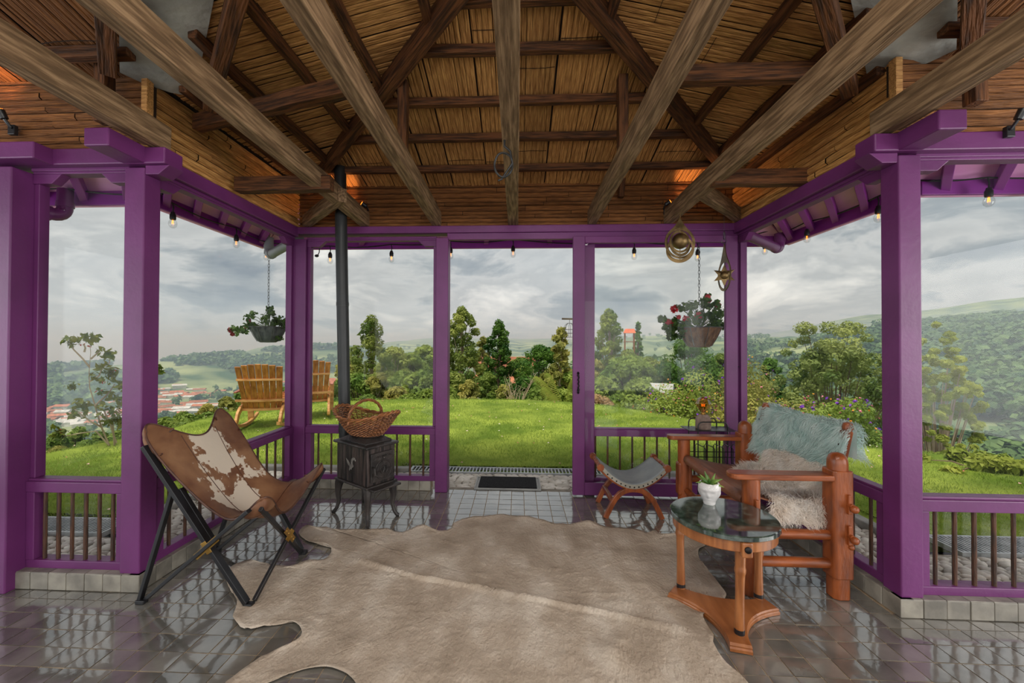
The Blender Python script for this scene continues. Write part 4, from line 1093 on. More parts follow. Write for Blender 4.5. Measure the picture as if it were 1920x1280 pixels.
t = empty('sapling', atd(296, 690, 6.6), 0, 'small brown-leaved twig rising right of the left post', 'sapling'); b0 = V(t.location); b0.z = ground_z(b0.x, b0.y); t.location.z = b0.z; OFF[t.name] = V(t.location)
MB().tube([b0, atd(292, 740, 6.6), atd(296, 695, 6.6)], [.01, .008, .003], 6).obj('stem', BARK, t, True)
v, f = leaf_cloud([tuple(atd(x, y, 6.6)) for x, y in ((293, 690), (298, 688), (302, 694), (292, 698))], [.04] * 4, 34, .04, 1, 2, shell=.2); cloud_obj('leaves', v, f, LEAF_R, t)

# ------------------------------------------------------------------ buildings
WHITE = mat('white_render', C(214, 208, 196), .8, C(236, 232, 222), scale=.3, rand=.08)
ROOFR = mat('clay_roof', C(150, 84, 58), .85, C(190, 122, 88), scale=.4, rand=.25)
ROOFG = mat('pale_sheet_roof', C(176, 174, 168), .6, C(204, 202, 196), scale=.3, rand=.15)
WIND = mat('dark_window', C(48, 52, 58), .3, C(66, 70, 76), scale=2)
def house(x, y, z, w, d, h, rz, roof, label, group=None, win=True):
    t = empty('house', (x, y, z), rz, label, 'house', group)
    MB().box(-w / 2, w / 2, -d / 2, d / 2, -h * .6, h).obj('walls', WHITE, t, local=True)
    e_ = .08 * w; r = h * .45; m = MB()
    m.add([(-w / 2 - e_, -d / 2 - e_, h), (w / 2 + e_, -d / 2 - e_, h), (w / 2 + e_, d / 2 + e_, h), (-w / 2 - e_, d / 2 + e_, h), (-w / 2 - e_, 0, h + r), (w / 2 + e_, 0, h + r)],
          [(0, 1, 5, 4), (3, 4, 5, 2), (0, 4, 3), (1, 2, 5), (3, 2, 1, 0)])
    m.obj('roof', roof, t, local=True)
    if win:
        n = max(2, int(w / 3.2)); me = None
        for k in range(n):
            xx = -w / 2 + (k + .5) * w / n; b = MB().box(xx - .45, xx + .45, -d / 2 - .05, -d / 2 + .02, h * .35, h * .75)
            b.obj('window', WIND, t, local=True)
    return t
g = random.Random(21); hs = []
tries = 0
protos = []
while len(hs) < 235 and tries < 9000:
    tries += 1
    px = g.uniform(20, 560); D = g.uniform(470, 1040) if g.random() < .6 else g.uniform(470, 760)
    p = atd(px, 650, D); z = ground_z(p.x, p.y)
    a, b, _ = project((p.x, p.y, z))
    if noise.noise((p.x / 90, p.y / 90, 2.2)) < -.12: continue
    if b < (715 if px < 260 else 702) or b > 800: continue
    hs.append((p.x, p.y, z))
for k, (x, y, z) in enumerate(hs):
    w, d, h = g.uniform(10, 22), g.uniform(7, 11), g.uniform(3.6, 6)
    red = g.random() < .62
    lab = 'small white house with a %s roof in the distant town' % ('clay-red' if red else 'pale sheet')
    house(x, y, z, w, d, h, g.uniform(-.5, .5) + .5, ROOFR if red else ROOFG, lab, 'houses of the distant town with %s roofs' % ('clay' if red else 'pale'), win=False)
# belt of trees, woods on the hills: uncountable
def blob_forest(name, pts, rmin, rmax, mt, label, n=26, seed=1, size=.5):
    g = np.random.default_rng(seed); V_, F_ = [], []; nv = 0
    for (x, y, z) in pts:
        r = g.uniform(rmin, rmax); v, f = leaf_cloud([(x, y, z + r * .9), (x + r * .4, y, z + r * 1.2), (x - r * .4, y + r * .3, z + r)], [r * .8, r * .5, r * .55], n, r * size, .9, int(g.integers(1e6)), shell=.75, aspect=.8)
        V_.append(v); F_.append(f + nv); nv += len(v)
    o = cloud_obj(name, np.concatenate(V_), np.concatenate(F_), mt, None)
    return tag(o, label, 'forest', None, 'stuff')
def scatter(n, pxr, Dr, keep, seed):
    g = random.Random(seed); out = []; tr = 0
    while len(out) < n and tr < n * 30:
        tr += 1; px = g.uniform(*pxr); D = math.exp(g.uniform(math.log(Dr[0]), math.log(Dr[1])))
        p = atd(px, 650, D); z = ground_z(p.x, p.y)
        if keep(p.x, p.y, D, px): out.append((p.x, p.y, z))
    return out
nz = lambda x, y, s, q: noise.noise((x / s, y / s, q))
blob_forest('wooded_hillside', scatter(3400, (1640, 1960), (140, 1500), lambda x, y, D, px: nz(x, y, 70, 4) > -.34, 3), 5, 9.5, LF['far'], 'dense woods on the hillside across the valley at the right', 50, 2, .28)
blob_forest('valley_woods', scatter(900, (1380, 1720), (140, 800), lambda x, y, D, px: nz(x, y, 80, 6) > -.2, 5), 5, 9, LF['far'], 'woods in the valley behind the umbrella-shaped tree', 50, 4, .28)
blob_forest('town_trees', scatter(420, (20, 640), (420, 1040), lambda x, y, D, px: nz(x, y, 90, 2.2) < 0.05 and all((x - a) ** 2 + (y - b) ** 2 > 420 for a, b, _ in hs), 8), 5, 9, LF['far'], 'dark trees scattered between the houses of the distant town', 26, 6, .45)
blob_forest('town_side_woods', scatter(330, (20, 290), (960, 1180), lambda x, y, D, px: True, 18), 8, 13, LF['far'], 'belt of dark woods behind the distant town at the left', 26, 9, .45)
blob_forest('hill_woods', scatter(900, (20, 700), (1080, 1500), lambda x, y, D, px: nz(x, y, 120, 9) > .05, 12), 6, 12, LF['far'], 'patches of woods on the far hills behind the town', 20, 7, .5)
blob_forest('slope_woods', scatter(700, (20, 640), (70, 420), lambda x, y, D, px: nz(x, y, 60, 1) > -.2, 14), 3, 5.5, LF['far'], 'woods covering the slope between the lawn and the town', 80, 8, .2)
blob_forest('ridge_woods', scatter(900, (640, 1440), (150, 1700), lambda x, y, D, px: True, 16), 4, 7.5, LF['far'], 'woods behind the belt of trees and on the far ridge', 60, 10, .24)
# two houses glimpsed between the trees, the orange-roofed lookout, a pale shed roof
p = atd(945, 708, 48); house(p.x, p.y, p.z - 1.3, 6.4, 4, 2.6, -.15, ROOFR, 'white house with an orange tiled roof half hidden by trees in the doorway')
p = atd(915, 726, 42); house(p.x, p.y, p.z - 1.3, 4.4, 3, 1.8, .2, ROOFR, 'low white outbuilding below the white house in the trees')
p = atd(1222, 728, 24); house(p.x, p.y, p.z - 1.0, 1.9, 2.2, .9, -.4, ROOFG, 'pale roofed shed left of the round dark tree')
p = atd(1180, 628, 55); t = empty('lookout', (p.x, p.y, p.z), -.2, 'small wooden lookout with an orange roof above the trees', 'lookout')
OR = mat('orange_roof', C(196, 92, 58), .8, C(214, 116, 78), scale=2); WD = mat('lookout_wood', C(132, 78, 48), .8, C(160, 100, 64), scale=3)
MB().add([(-.75, -.75, .25), (.75, -.75, .25), (.75, .75, .25), (-.75, .75, .25), (-.5, 0, .8), (.6, 0, .8)], [(0, 1, 5, 4), (3, 4, 5, 2), (0, 4, 3), (1, 2, 5), (3, 2, 1, 0)]).obj('roof', OR, t, local=True)
for sx in (-.55, .55):
    for sy in (-.5, .5): MB().box(sx - .06, sx + .06, sy - .06, sy + .06, -4, .3).obj('post', WD, t, local=True)
MB().box(-.7, .7, -.6, .6, -.9, -.8).obj('deck', WD, t, local=True)
# lantern post
p = atd(1071, 640, 7.6); t = empty('lantern_post', (p.x, p.y, ground_z(p.x, p.y)), 0, 'post with a hanging wire cage lantern on the lawn beside the door stile', 'lantern')
zt = atd(1071, 598, 7.6).z; PST = mat('weathered_post', C(78, 66, 52), .85, C(104, 90, 72), scale=5)
MB().tube([(p.x + .06, p.y, t.location.z), (p.x + .06, p.y, zt + .05)], .022, 8).obj('post', PST, t, True)
MB().bar((p.x + .08, p.y, zt), (p.x - .17, p.y, zt + .005), .03, .03).obj('arm', PST, t)
m = MB(); cx, cyy, cz = p.x - .03, p.y, zt - .07
m.tube([(cx, cyy, zt), (cx, cyy, cz)], .004, 5)
for k in range(8):
    a = k * PI / 4; m.tube([(cx + math.cos(a) * .11 * math.sin(u), cyy + math.sin(a) * .11 * math.sin(u), cz - .12 + .12 * math.cos(u)) for u in [i * PI / 2 / 6 for i in range(7)]] + [(cx + math.cos(a) * .11, cyy + math.sin(a) * .11, cz - .26)], .003, 4)
for zz_ in (-.12, -.19, -.26): m.tube([(cx + math.cos(a) * .11, cyy + math.sin(a) * .11, cz + zz_) for a in [i * PI / 8 for i in range(16)]], .003, 4, closed=True)
m.obj('wire_cage', BLACK, t)

# ------------------------------------------------------------------ thin haze lying in the valley
HZ = bpy.data.materials.new('valley_haze'); HZ.use_nodes = True; t_ = HZ.node_tree; t_.nodes.clear()
vsn = t_.nodes.new('ShaderNodeVolumeScatter'); vsn.inputs['Color'].default_value = (.66, .83, 1, 1); vsn.inputs['Density'].default_value = .0005; vsn.inputs['Anisotropy'].default_value = .2
on_ = t_.nodes.new('ShaderNodeOutputMaterial'); t_.links.new(vsn.outputs[0], on_.inputs['Volume'])
tag(MB().box(-7000, 7000, 60, 7000, -320, 85).obj('haze', HZ), 'thin bluish haze over the valley and the far hills', 'haze', None, 'stuff')
# ================================================================== RUG
rug_root = empty('cowhide_rug', (-.2, 2.1, 0), 0, 'large pale cowhide lying on the grey tiles between the chairs', 'rug')
RUGM = mat('pale_cowhide', C(166, 150, 132), .9, C(206, 193, 177), scale=3.0, bump=.55, bscale=48, stretch=(1.6, 1, 1), lo=.34, hi=.64, detail=7, spec=.12, col3=C(184, 168, 150), bdist=.02)
ctr = V((-.05, 2.12, 0))
def dense(poly, step):
    out = []
    for i, a in enumerate(poly):
        p0, p1, p2, p3 = poly[i - 1], a, poly[(i + 1) % len(poly)], poly[(i + 2) % len(poly)]
        n = max(1, int((p2 - p1).length / step))
        for k in range(n):
            t = k / n
            out.append(0.5 * ((2 * p1) + (p2 - p0) * t + (2 * p0 - 5 * p1 + 4 * p2 - p3) * t * t + (3 * p1 - p0 - 3 * p2 + p3) * t ** 3))
    return out
ring = dense(RUG, .022); n = len(ring); NR = 46
SP0, SP1 = fl(672, 1053), fl(1280, 1185)     # the raised line of the spine
spine = [fl(672, 1053), fl(720, 1068), fl(790, 1088), fl(910, 1108), fl(1010, 1130), fl(1120, 1150), fl(1280, 1185)]
def segd(p, a, b):
    ab = b - a; t = max(0, min(1, (p - a).dot(ab) / ab.length_squared)); return (p - a - ab * t).length, t
bumps = [(fl(1145, 1228), .05, .022), (fl(1165, 1205), .025, .018), (fl(700, 1020), .04, .008), (fl(760, 1265), .06, .012), (fl(660, 1210), .05, .01), (fl(1160, 1135), .05, .008), (fl(820, 1045), .06, .007)]
vs, fs = [], []
for i in range(NR + 1):
    u = i / NR
    for k, p in enumerate(ring):
        q = ctr.lerp(p, u); z = .004
        w = noise.noise((q.x * 4.5, q.y * 7, 1)) * .5 + noise.noise((q.x * 11, q.y * 15, 4)) * .28
        z += .015 * max(0, w) ** 1.3 + .010 * max(0, noise.noise((q.x * 13, q.y * 28, 9)) - .12)
        d = min(segd(q, a, b)[0] for a, b in zip(spine, spine[1:]))
        z += .017 * math.exp(-(d / .012) ** 2) + .004 * math.exp(-(d / .06) ** 2)
        for c_, r, h in bumps:
            z += h * math.exp(-((q - c_).length / r) ** 2)
        e_ = max(0, (u - .9) / .1); cu = noise.noise((p.x * 7, p.y * 7, 2)) + .35
        z += e_ * e_ * .026 * max(0, cu)
        vs.append((q.x, q.y, z))
for i in range(NR):
    for k in range(n): fs.append((i * n + k, i * n + (k + 1) % n, (i + 1) * n + (k + 1) % n, (i + 1) * n + k))
m = MB(); m.add(vs, fs)
o = m.obj('hide', RUGM, rug_root, True, 0, sharp=0)
so = o.modifiers.new('thick', 'SOLIDIFY'); so.thickness = .004; so.offset = 1

# ================================================================== COWHIDE SLING CHAIR
bc = empty('butterfly_chair', (-1.545, 2.16, 0), 0, 'folding sling chair with brown and white cowhide on black bars', 'chair')
fA, fB, fC, fD = V((-1.81, 1.912, 0)), V((-1.278, 1.912, 0)), V((-1.81, 2.406, 0)), V((-1.278, 2.406, 0))
hBL, hBR, hFL, hFR = V((-1.815, 1.86, .88)), V((-1.83, 2.475, .885)), V((-1.17, 1.81, .545)), V((-1.17, 2.51, .55))
def rod(a, b, w=.026, h=.017, cut0=.012, cut1=.03):
    a, b = V(a), V(b); d = (b - a).normalized()
    MB().bar(a + d * cut0, b - d * cut1, w, h, up=(0, 1, 0) if abs(d.y) < .4 else (1, 0, 0)).obj('bar', BLACK, bc, bevel=.002)
s = .011
rod(fB + V((0, 0, .01)), hBL + V((-.008, 0, -.012)), .019, .034, cut1=.12); rod(fA + V((.01, s, .01)), hFL + V((0, s, -.01)), .017, .028, cut1=.07)
rod(fD + V((0, 0, .01)), hBR + V((-.008, 0, -.012)), .019, .034, cut1=.12); rod(fC + V((.01, -s, .01)), hFR + V((0, -s, -.01)), .017, .028, cut1=.07)
rod(fB + V((.016, .01, .01)), hFR + V((.004, 0, -.012)), .02, .017, cut1=.07); rod(fD + V((.0, -.01, .01)), hFL + V((-.01, 0, -.012)), .02, .017, cut1=.07)
rod(fA + V((-.006, .0, .01)), fB.lerp(hBL, .64) + V((-.015, .016, 0)), .017, .026, cut1=0); rod(fC + V((-.006, 0, .01)), fD.lerp(hBR, .64) + V((-.015, -.016, 0)), .017, .026, cut1=0)
rod(fB.lerp(hBL, .30) + V((0, .03, -.0)), fB.lerp(hBL, .66) + V((.0, .03, 0)), .017, .026)
m = MB()
for f in (fA, fB, fC, fD):
    MB().box(f.x - .018, f.x + .026, f.y - .016, f.y + .016, .0, .02).obj('foot', BLACK, bc, bevel=.004)
BRASS = mat('brass', C(150, 112, 50), .35, C(184, 146, 78), scale=14, metal=.85)
def meet(a, b, c, d):      # crossing of two bars seen in a vertical plane
    best = min(((a.lerp(b, i / 60) - c.lerp(d, j / 60)).length, i, j) for i in range(61) for j in range(61)); return a.lerp(b, best[1] / 60), (b - a).normalized(), (d - c).normalized()
for (a, b, c_, d), nrm in (((fB, hBL, fA, hFL), V((0, -1, 0))), ((fB, hFR, fD, hFL), V((1, -.35, 0)).normalized())):
    p, d1, d2 = meet(a, b, c_, d); p = p + nrm * .020; br = MB(); t_ = nrm * .003
    for dd, ln, sft in ((d2, .074, -.044), (d2, .074, .044)):
        w_ = dd.cross(nrm).normalized() * .015; q = p + dd * sft * 1.0
        v4 = [q - dd * ln / 2 - w_, q + dd * ln / 2 - w_, q + dd * ln / 2 + w_, q - dd * ln / 2 + w_]
        br.add([x for x in v4] + [x + t_ for x in v4], [(3, 2, 1, 0), (4, 5, 6, 7), (0, 1, 5, 4), (1, 2, 6, 5), (2, 3, 7, 6), (3, 0, 4, 7)])
    w_ = d1.cross(nrm).normalized() * .014
    v4 = [p - d1 * .03 - w_, p + d1 * .03 - w_, p + d1 * .03 + w_, p - d1 * .03 + w_]
    br.add(v4 + [x + t_ for x in v4], [(3, 2, 1, 0), (4, 5, 6, 7), (0, 1, 5, 4), (1, 2, 6, 5), (2, 3, 7, 6), (3, 0, 4, 7)])
    bo = br.obj('bracket', BRASS, bc, bevel=.001)
    for sft in (-.066, -.028, .028, .066):
        MB().ball(p + d2 * sft + nrm * .003, .0048, 8, 4).obj('screw', BRASS, bo, True)
# hide sling
def cr(pts, s):
    n = len(pts) - 1; x = s * n; i = min(int(x), n - 1); t = x - i
    P0 = pts[max(i - 1, 0)]; P1 = pts[i]; P2 = pts[i + 1]; P3 = pts[min(i + 2, n)]
    return tuple(.5 * (2 * b + (c - a) * t + (2 * a - 5 * b + 4 * c - d) * t * t + (3 * b - a - 3 * c + d) * t ** 3) for a, b, c, d in zip(P0, P1, P2, P3))
cen = [(-1.715, .755), (-1.60, .56), (-1.455, .375), (-1.33, .33), (-1.23, .355)]
edg = [(-1.835, .905), (-1.66, .66), (-1.475, .455), (-1.32, .425), (-1.15, .578)]
hal = [(.335,), (.285,), (.245,), (.28,), (.375,)]
def sling(s, t, lift=0):
    # round the four horn tips
    a, b = abs(s - .5) * 2, abs(t); k = max(0, (a ** 4 + b ** 4) ** .25 - 1); f = 1 - k * .9
    s2, t2 = .5 + (s - .5) * f, t * f
    cx, cz = cr(cen, s2); ex, ez = cr(edg, s2); h = cr(hal, s2)[0]; w = math.sin(PI / 2 * min(1, abs(t2))) ** 2
    x, z = cx + (ex - cx) * w, cz + (ez - cz) * w
    y = 2.165 + t2 * h
    pk = max(0, abs(t2) - .72) / .28; pe = max(0, a - .55) / .45
    z += .012 * math.sin(t2 * 9 + s2 * 3) * pk * pe
    return V((x, y, z))
m = MB(); NS, NT = 44, 44; vs = [sling(i / NS, j / NT * 2 - 1) for i in range(NS + 1) for j in range(NT + 1)]
fs = [(i * (NT + 1) + j, i * (NT + 1) + j + 1, (i + 1) * (NT + 1) + j + 1, (i + 1) * (NT + 1) + j) for i in range(NS) for j in range(NT)]
m.add(vs, fs)
COW = bpy.data.materials.new('brown_white_cowhide'); COW.use_nodes = True
t = COW.node_tree; N = t.nodes.new; L = t.links.new; pb = t.nodes['Principled BSDF']
tcn = N('ShaderNodeTexCoord'); mpp = N('ShaderNodeMapping'); L(tcn.outputs['Object'], mpp.inputs[0]); mpp.inputs['Location'].default_value = (0, 0, 0)
def nz_(scale, detail, dist, off):
    a = N('ShaderNodeVectorMath'); a.operation = 'ADD'; L(mpp.outputs[0], a.inputs[0]); a.inputs[1].default_value = off
    q = N('ShaderNodeTexNoise'); L(a.outputs[0], q.inputs['Vector']); q.inputs['Scale'].default_value = scale; q.inputs['Detail'].default_value = detail; q.inputs['Distortion'].default_value = dist; return q
big = nz_(4.6, 6, .5, (4.1, 1.3, 2.2)); fine = nz_(38, 4, 0, (1, 2, 3)); tone = nz_(6, 5, .3, (7, 7, 1))
sx = N('ShaderNodeSeparateXYZ'); L(tcn.outputs['Object'], sx.inputs[0])
# white runs down the middle of the back: |y - y0| small
ym = N('ShaderNodeMath'); ym.operation = 'ADD'; L(sx.outputs[1], ym.inputs[0]); ym.inputs[1].default_value = -.02
ya = N('ShaderNodeMath'); ya.operation = 'ABSOLUTE'; L(ym.outputs[0], ya.inputs[0])
yr = N('ShaderNodeMapRange'); L(ya.outputs[0], yr.inputs[0]); yr.inputs['From Min'].default_value = .02; yr.inputs['From Max'].default_value = .24; yr.inputs['To Min'].default_value = .23; yr.inputs['To Max'].default_value = -.11
xr = N('ShaderNodeMapRange'); L(sx.outputs[0], xr.inputs[0]); xr.inputs['From Min'].default_value = .08; xr.inputs['From Max'].default_value = .19; xr.inputs['To Min'].default_value = 0; xr.inputs['To Max'].default_value = -.45
s1 = N('ShaderNodeMath'); s1.operation = 'ADD'; L(big.outputs[0], s1.inputs[0]); L(yr.outputs[0], s1.inputs[1])
s2 = N('ShaderNodeMath'); s2.operation = 'ADD'; L(s1.outputs[0], s2.inputs[0]); L(xr.outputs[0], s2.inputs[1])
s3 = N('ShaderNodeMath'); s3.operation = 'MULTIPLY_ADD'; L(fine.outputs[0], s3.inputs[0]); s3.inputs[1].default_value = .24; L(s2.outputs[0], s3.inputs[2])
rp = N('ShaderNodeValToRGB'); L(s3.outputs[0], rp.inputs[0]); rp.color_ramp.elements[0].position = .70; rp.color_ramp.elements[1].position = .72
rp.color_ramp.elements[0].color = (0, 0, 0, 1); rp.color_ramp.elements[1].color = (1, 1, 1, 1)
br = N('ShaderNodeValToRGB'); L(tone.outputs[0], br.inputs[0]); br.color_ramp.elements[0].position = .3; br.color_ramp.elements[1].position = .7
br.color_ramp.elements[0].color = C(88, 48, 30); br.color_ramp.elements[1].color = C(148, 108, 76)
mxn = N('ShaderNodeMix'); mxn.data_type = 'RGBA'; L(rp.outputs[0], mxn.inputs[0]); L(br.outputs[0], mxn.inputs[6]); mxn.inputs[7].default_value = C(206, 192, 174)
L(mxn.outputs[2], pb.inputs['Base Color']); pb.inputs['Roughness'].default_value = .55; pb.inputs['Specular IOR Level'].default_value = .35
bp = N('ShaderNodeBump'); L(fine.outputs[0], bp.inputs['Height']); bp.inputs['Strength'].default_value = .15; bp.inputs['Distance'].default_value = .01; L(bp.outputs[0], pb.inputs['Normal'])
so_ = m.obj('sling', COW, bc, True, sharp=0); md = so_.modifiers.new('thick', 'SOLIDIFY'); md.thickness = .005; md.offset = 0
PIPE = mat('brown_leather_piping', C(62, 36, 26), .5, C(92, 58, 42), scale=20)
edge = [sling(0, j / NT * 2 - 1) for j in range(NT)] + [sling(i / NS, 1) for i in range(NS)] + [sling(1, 1 - j / NT * 2) for j in range(NT)] + [sling(1 - i / NS, -1) for i in range(NS)]
MB().tube(edge, .0055, 6, closed=True).obj('piping', PIPE, bc, True)
for tt in (-.36, .36):
    MB().tube([sling(i / NS, tt) + V((.002, 0, .004)) for i in range(2, 31)], .0018, 5).obj('seam', PIPE, so_, True)
MB().tube([sling(.70, j / 20 * 1.9 - .95) + V((.002, 0, .004)) for j in range(21)], .0018, 5).obj('seam', PIPE, so_, True)
# pockets: leather turned down over the horn tips
for (i0, s_) in ((0, -1), (0, 1), (1, -1), (1, 1)):
    sb = lambda q: (1 - q) if i0 else q
    path = [sling(sb(.17 * (1 - k / 8)), s_) for k in range(8)] + [sling(sb(0), s_ * (1 - .52 * k / 10)) for k in range(11)]
    n_ = len(path); k2 = 6; vs = []; out = V((.25, s_ * .25, 0)) if i0 else V((-.3, s_ * .2, 0))
    for a in range(k2 + 1):
        for b in range(n_):
            u = b / (n_ - 1); drop = (.085 if i0 else .075) * math.sin(PI * u) ** .55; q = a / k2
            vs.append(path[b] + out * (.07 * q * (1 - q) * 2 + .004) * math.sin(PI * u) ** .5 - V((0, 0, drop * q)) + V((-.02 if i0 else .02, -s_ * .012, 0)) * q * q)
    mm = MB(); mm.add(vs, [(a * n_ + b, a * n_ + b + 1, (a + 1) * n_ + b + 1, (a + 1) * n_ + b) for a in range(k2) for b in range(n_ - 1)])
    po = mm.obj('pocket', COW, bc, True, sharp=0); q = po.modifiers.new('thick', 'SOLIDIFY'); q.thickness = .004; q.offset = 0
    MB().tube([vs[k2 * n_ + b] for b in range(n_)], .004, 6).obj('pocket_edge', PIPE, po, True)

# ================================================================== CAST-IRON STOVE
IRON = mat('worn_cast_iron', C(44, 42, 42), .42, C(84, 77, 74), scale=7, bump=.25, bscale=40, metal=.35, stretch=(1, 1, 1), lo=.35, hi=.7)
IRONS = mat('ribbed_cast_iron', C(36, 34, 34), .48, C(100, 86, 82), scale=3.2, bump=.5, bscale=6, metal=.35, stretch=(12, 12, 1.2), lo=.4, hi=.72)
IRONP = mat('pale_worn_iron', C(120, 116, 112), .5, C(150, 146, 140), scale=20, metal=.3)
SZ = R(55.4)
stv = empty('wood_stove', (-1.112, 2.978, 0), SZ, 'small black cast-iron stove on four curved legs in front of the window', 'stove')
MB().box(-.118, .118, -.185, .185, .265, .525).obj('body', IRONS, stv, bevel=.006, local=True)
MB().box(-.132, .132, -.20, .20, .25, .266).obj('base_plate', IRON, stv, bevel=.005, local=True)
m = MB(); m.box(-.115, .115, -.265, -.19, .243, .258); m.obj('hearth_plate', IRON, stv, bevel=.006, local=True)
m = MB(); m.box(-.14, .14, -.207, .207, .525, .545); m.obj('top_plate', IRON, stv, bevel=.008, local=True)
m = MB(); m.box(-.112, .112, -.155, .155, .545, .556)
m.add([(-.112, -.155, .556), (.112, -.155, .556), (.112, .155, .556), (-.112, .155, .556), (-.075, -.11, .580), (.075, -.11, .580), (.075, .11, .580), (-.075, .11, .580)], [(0, 1, 5, 4), (1, 2, 6, 5), (2, 3, 7, 6), (3, 0, 4, 7), (4, 5, 6, 7)])
m.obj('raised_lid', IRON, stv, bevel=.002, local=True)
for sx in (-1, 1):
    for sy in (-1, 1):
        x, y = sx * .10, sy * .165
        pts = [V((x, y, .252)), V((x * 1.06, y * 1.06, .22)), V((x * 1.10, y * 1.10, .16)), V((x * 1.06, y * 1.06, .09)), V((x * 1.12, y * 1.14, .04)), V((x * 1.24, y * 1.25, .012)), V((x * 1.34, y * 1.32, .008))]
        MB().tube(pts, [.036, .030, .021, .015, .013, .014, .009], 8).obj('leg', IRON, stv, True, local=True)
dr = MB().box(-.098, .092, -.203, -.185, .29, .49).obj('door', IRON, stv, bevel=.004, local=True)
yd = -.2045; cz = .368; cx0 = .005
def ringp(r, k=28): return [V((cx0 + r * math.cos(a), yd, cz + r * math.sin(a))) for a in [2 * PI * i / k for i in range(k)]]
MB().tube(ringp(.066), .0055, 6, closed=True).obj('air_wheel_ring', IRON, dr, True, local=True)
MB().lathe([(.060, 0), (.060, .004), (.001, .006)], (cx0, yd + .001, cz), 24, Matrix.Rotation(PI / 2, 4, 'X')).obj('air_wheel', IRON, dr, True, local=True)
m = MB(); m.tube([p + V((0, -.005, 0)) for p in ringp(.030, 20)], .0035, 6, closed=True)
for k in range(4):
    a = k * PI / 2 + .1; m.tube([V((cx0 + .03 * math.cos(a), yd - .005, cz + .03 * math.sin(a))), V((cx0 + .062 * math.cos(a), yd - .005, cz + .062 * math.sin(a)))], .0035, 6)
m.obj('spokes', IRON, dr, True, local=True)
st = []
for k in range(10):
    r = .026 if k % 2 == 0 else .010; a = k * PI / 5 + PI / 2; st.append((cx0 + r * math.cos(a), cz + r * math.sin(a)))
m = MB(); m.add([(x, yd - .009, z) for x, z in st] + [(cx0, yd - .014, cz)], [(k, (k + 1) % 10, 10) for k in range(10)]); m.obj('star_vent', IRON, dr, local=True)
MB().lathe([(.001, -.012), (.009, -.006), (.009, .006), (.001, .012)], (cx0, yd - .004, cz + .085), 10).obj('knob', IRON, dr, True, local=True)
m = MB(); m.tube([V((-.09, yd - .004, .40)), V((-.094, yd - .03, .40)), V((-.09, yd - .034, .352)), V((-.07, yd - .036, .342))], [.007, .007, .008, .009], 8); m.obj('latch_handle', IRON, dr, True, local=True)
for z in (.305, .47):
    MB().tube([V((.098, -.192, z - .014)), V((.098, -.192, z + .014))], .009, 8).obj('hinge', IRON, dr, True, local=True)
# raised maker's word over the wheel (its letters are worn) and the worn animal relief on the side
tx = bpy.data.curves.new('raised_letters', 'FONT'); tx.body = 'TARNAMETAL'; tx.size = .021; tx.align_x = 'CENTER'; tx.extrude = .0012; tx.space_character = 1.05
tx.materials.append(IRON); to = bpy.data.objects.new('raised_letters', tx); COL.objects.link(to); to.parent = dr; to.location = (cx0, -.2045, .457); to.rotation_euler = (R(90), 0, 0)
bpy.context.view_layer.update()
lm_ = bpy.data.meshes.new_from_object(to.evaluated_get(bpy.context.evaluated_depsgraph_get())); bpy.data.objects.remove(to)
lo_ = bpy.data.objects.new('raised_letters', lm_); COL.objects.link(lo_); lo_.parent = dr; lo_.location = (cx0, -.2045, .457); lo_.rotation_euler = (R(90), 0, 0)
rel = [(.055, .425), (.050, .437), (.040, .446), (.026, .447), (.014, .440), (.006, .427), (.002, .41), (.002, .395), (-.006, .387), (-.012, .392), (-.024, .402), (-.036, .414), (-.05, .420), (-.062, .428), (-.05, .412), (-.042, .396), (-.032, .384), (-.018, .380), (-.014, .368), (-.022, .352), (-.018, .346), (-.006, .362), (.004, .356), (.006, .366), (.018, .372), (.028, .380), (.028, .392), (.018, .394), (.016, .408), (.022, .420), (.032, .430), (.044, .430)]
m = MB(); n = len(rel); xs_ = -.1185
m.add([(xs_, -y, z) for y, z in rel] + [(xs_ - .005, -y * .97, .40 + (z - .40) * .97) for y, z in rel], [tuple(range(n, 2 * n))] + [(i, (i + 1) % n, n + (i + 1) % n, n + i) for i in range(n)])
em = m.obj('animal_relief', IRONP, stv, local=True); em['label'] = 'pale worn animal relief'

# stove pipe
PIPEM = mat('black_stove_pipe', C(30, 32, 33), .42, C(42, 44, 45), scale=4, spec=.5)
spt = empty('stove_pipe', (-1.362, 3.21, .40), 0, 'tall black stove pipe rising behind the stove to the roof', 'stove pipe')
a_, b_ = V((-1.362, 3.21, .35)), V((-1.424, 3.21, 2.66))
MB().tube([a_.lerp(b_, i / 8) for i in range(9)], .046, 24).obj('pipe', PIPEM, spt, True)
for u in (.09, .52): MB().tube([a_.lerp(b_, u), a_.lerp(b_, u + .012)], .0485, 24).obj('joint_ring', PIPEM, spt, True)
MB().tube([a_ + V((0, 0, .06)), V((-1.25, 3.09, .42))], .046, 18).obj('elbow', PIPEM, spt, True)

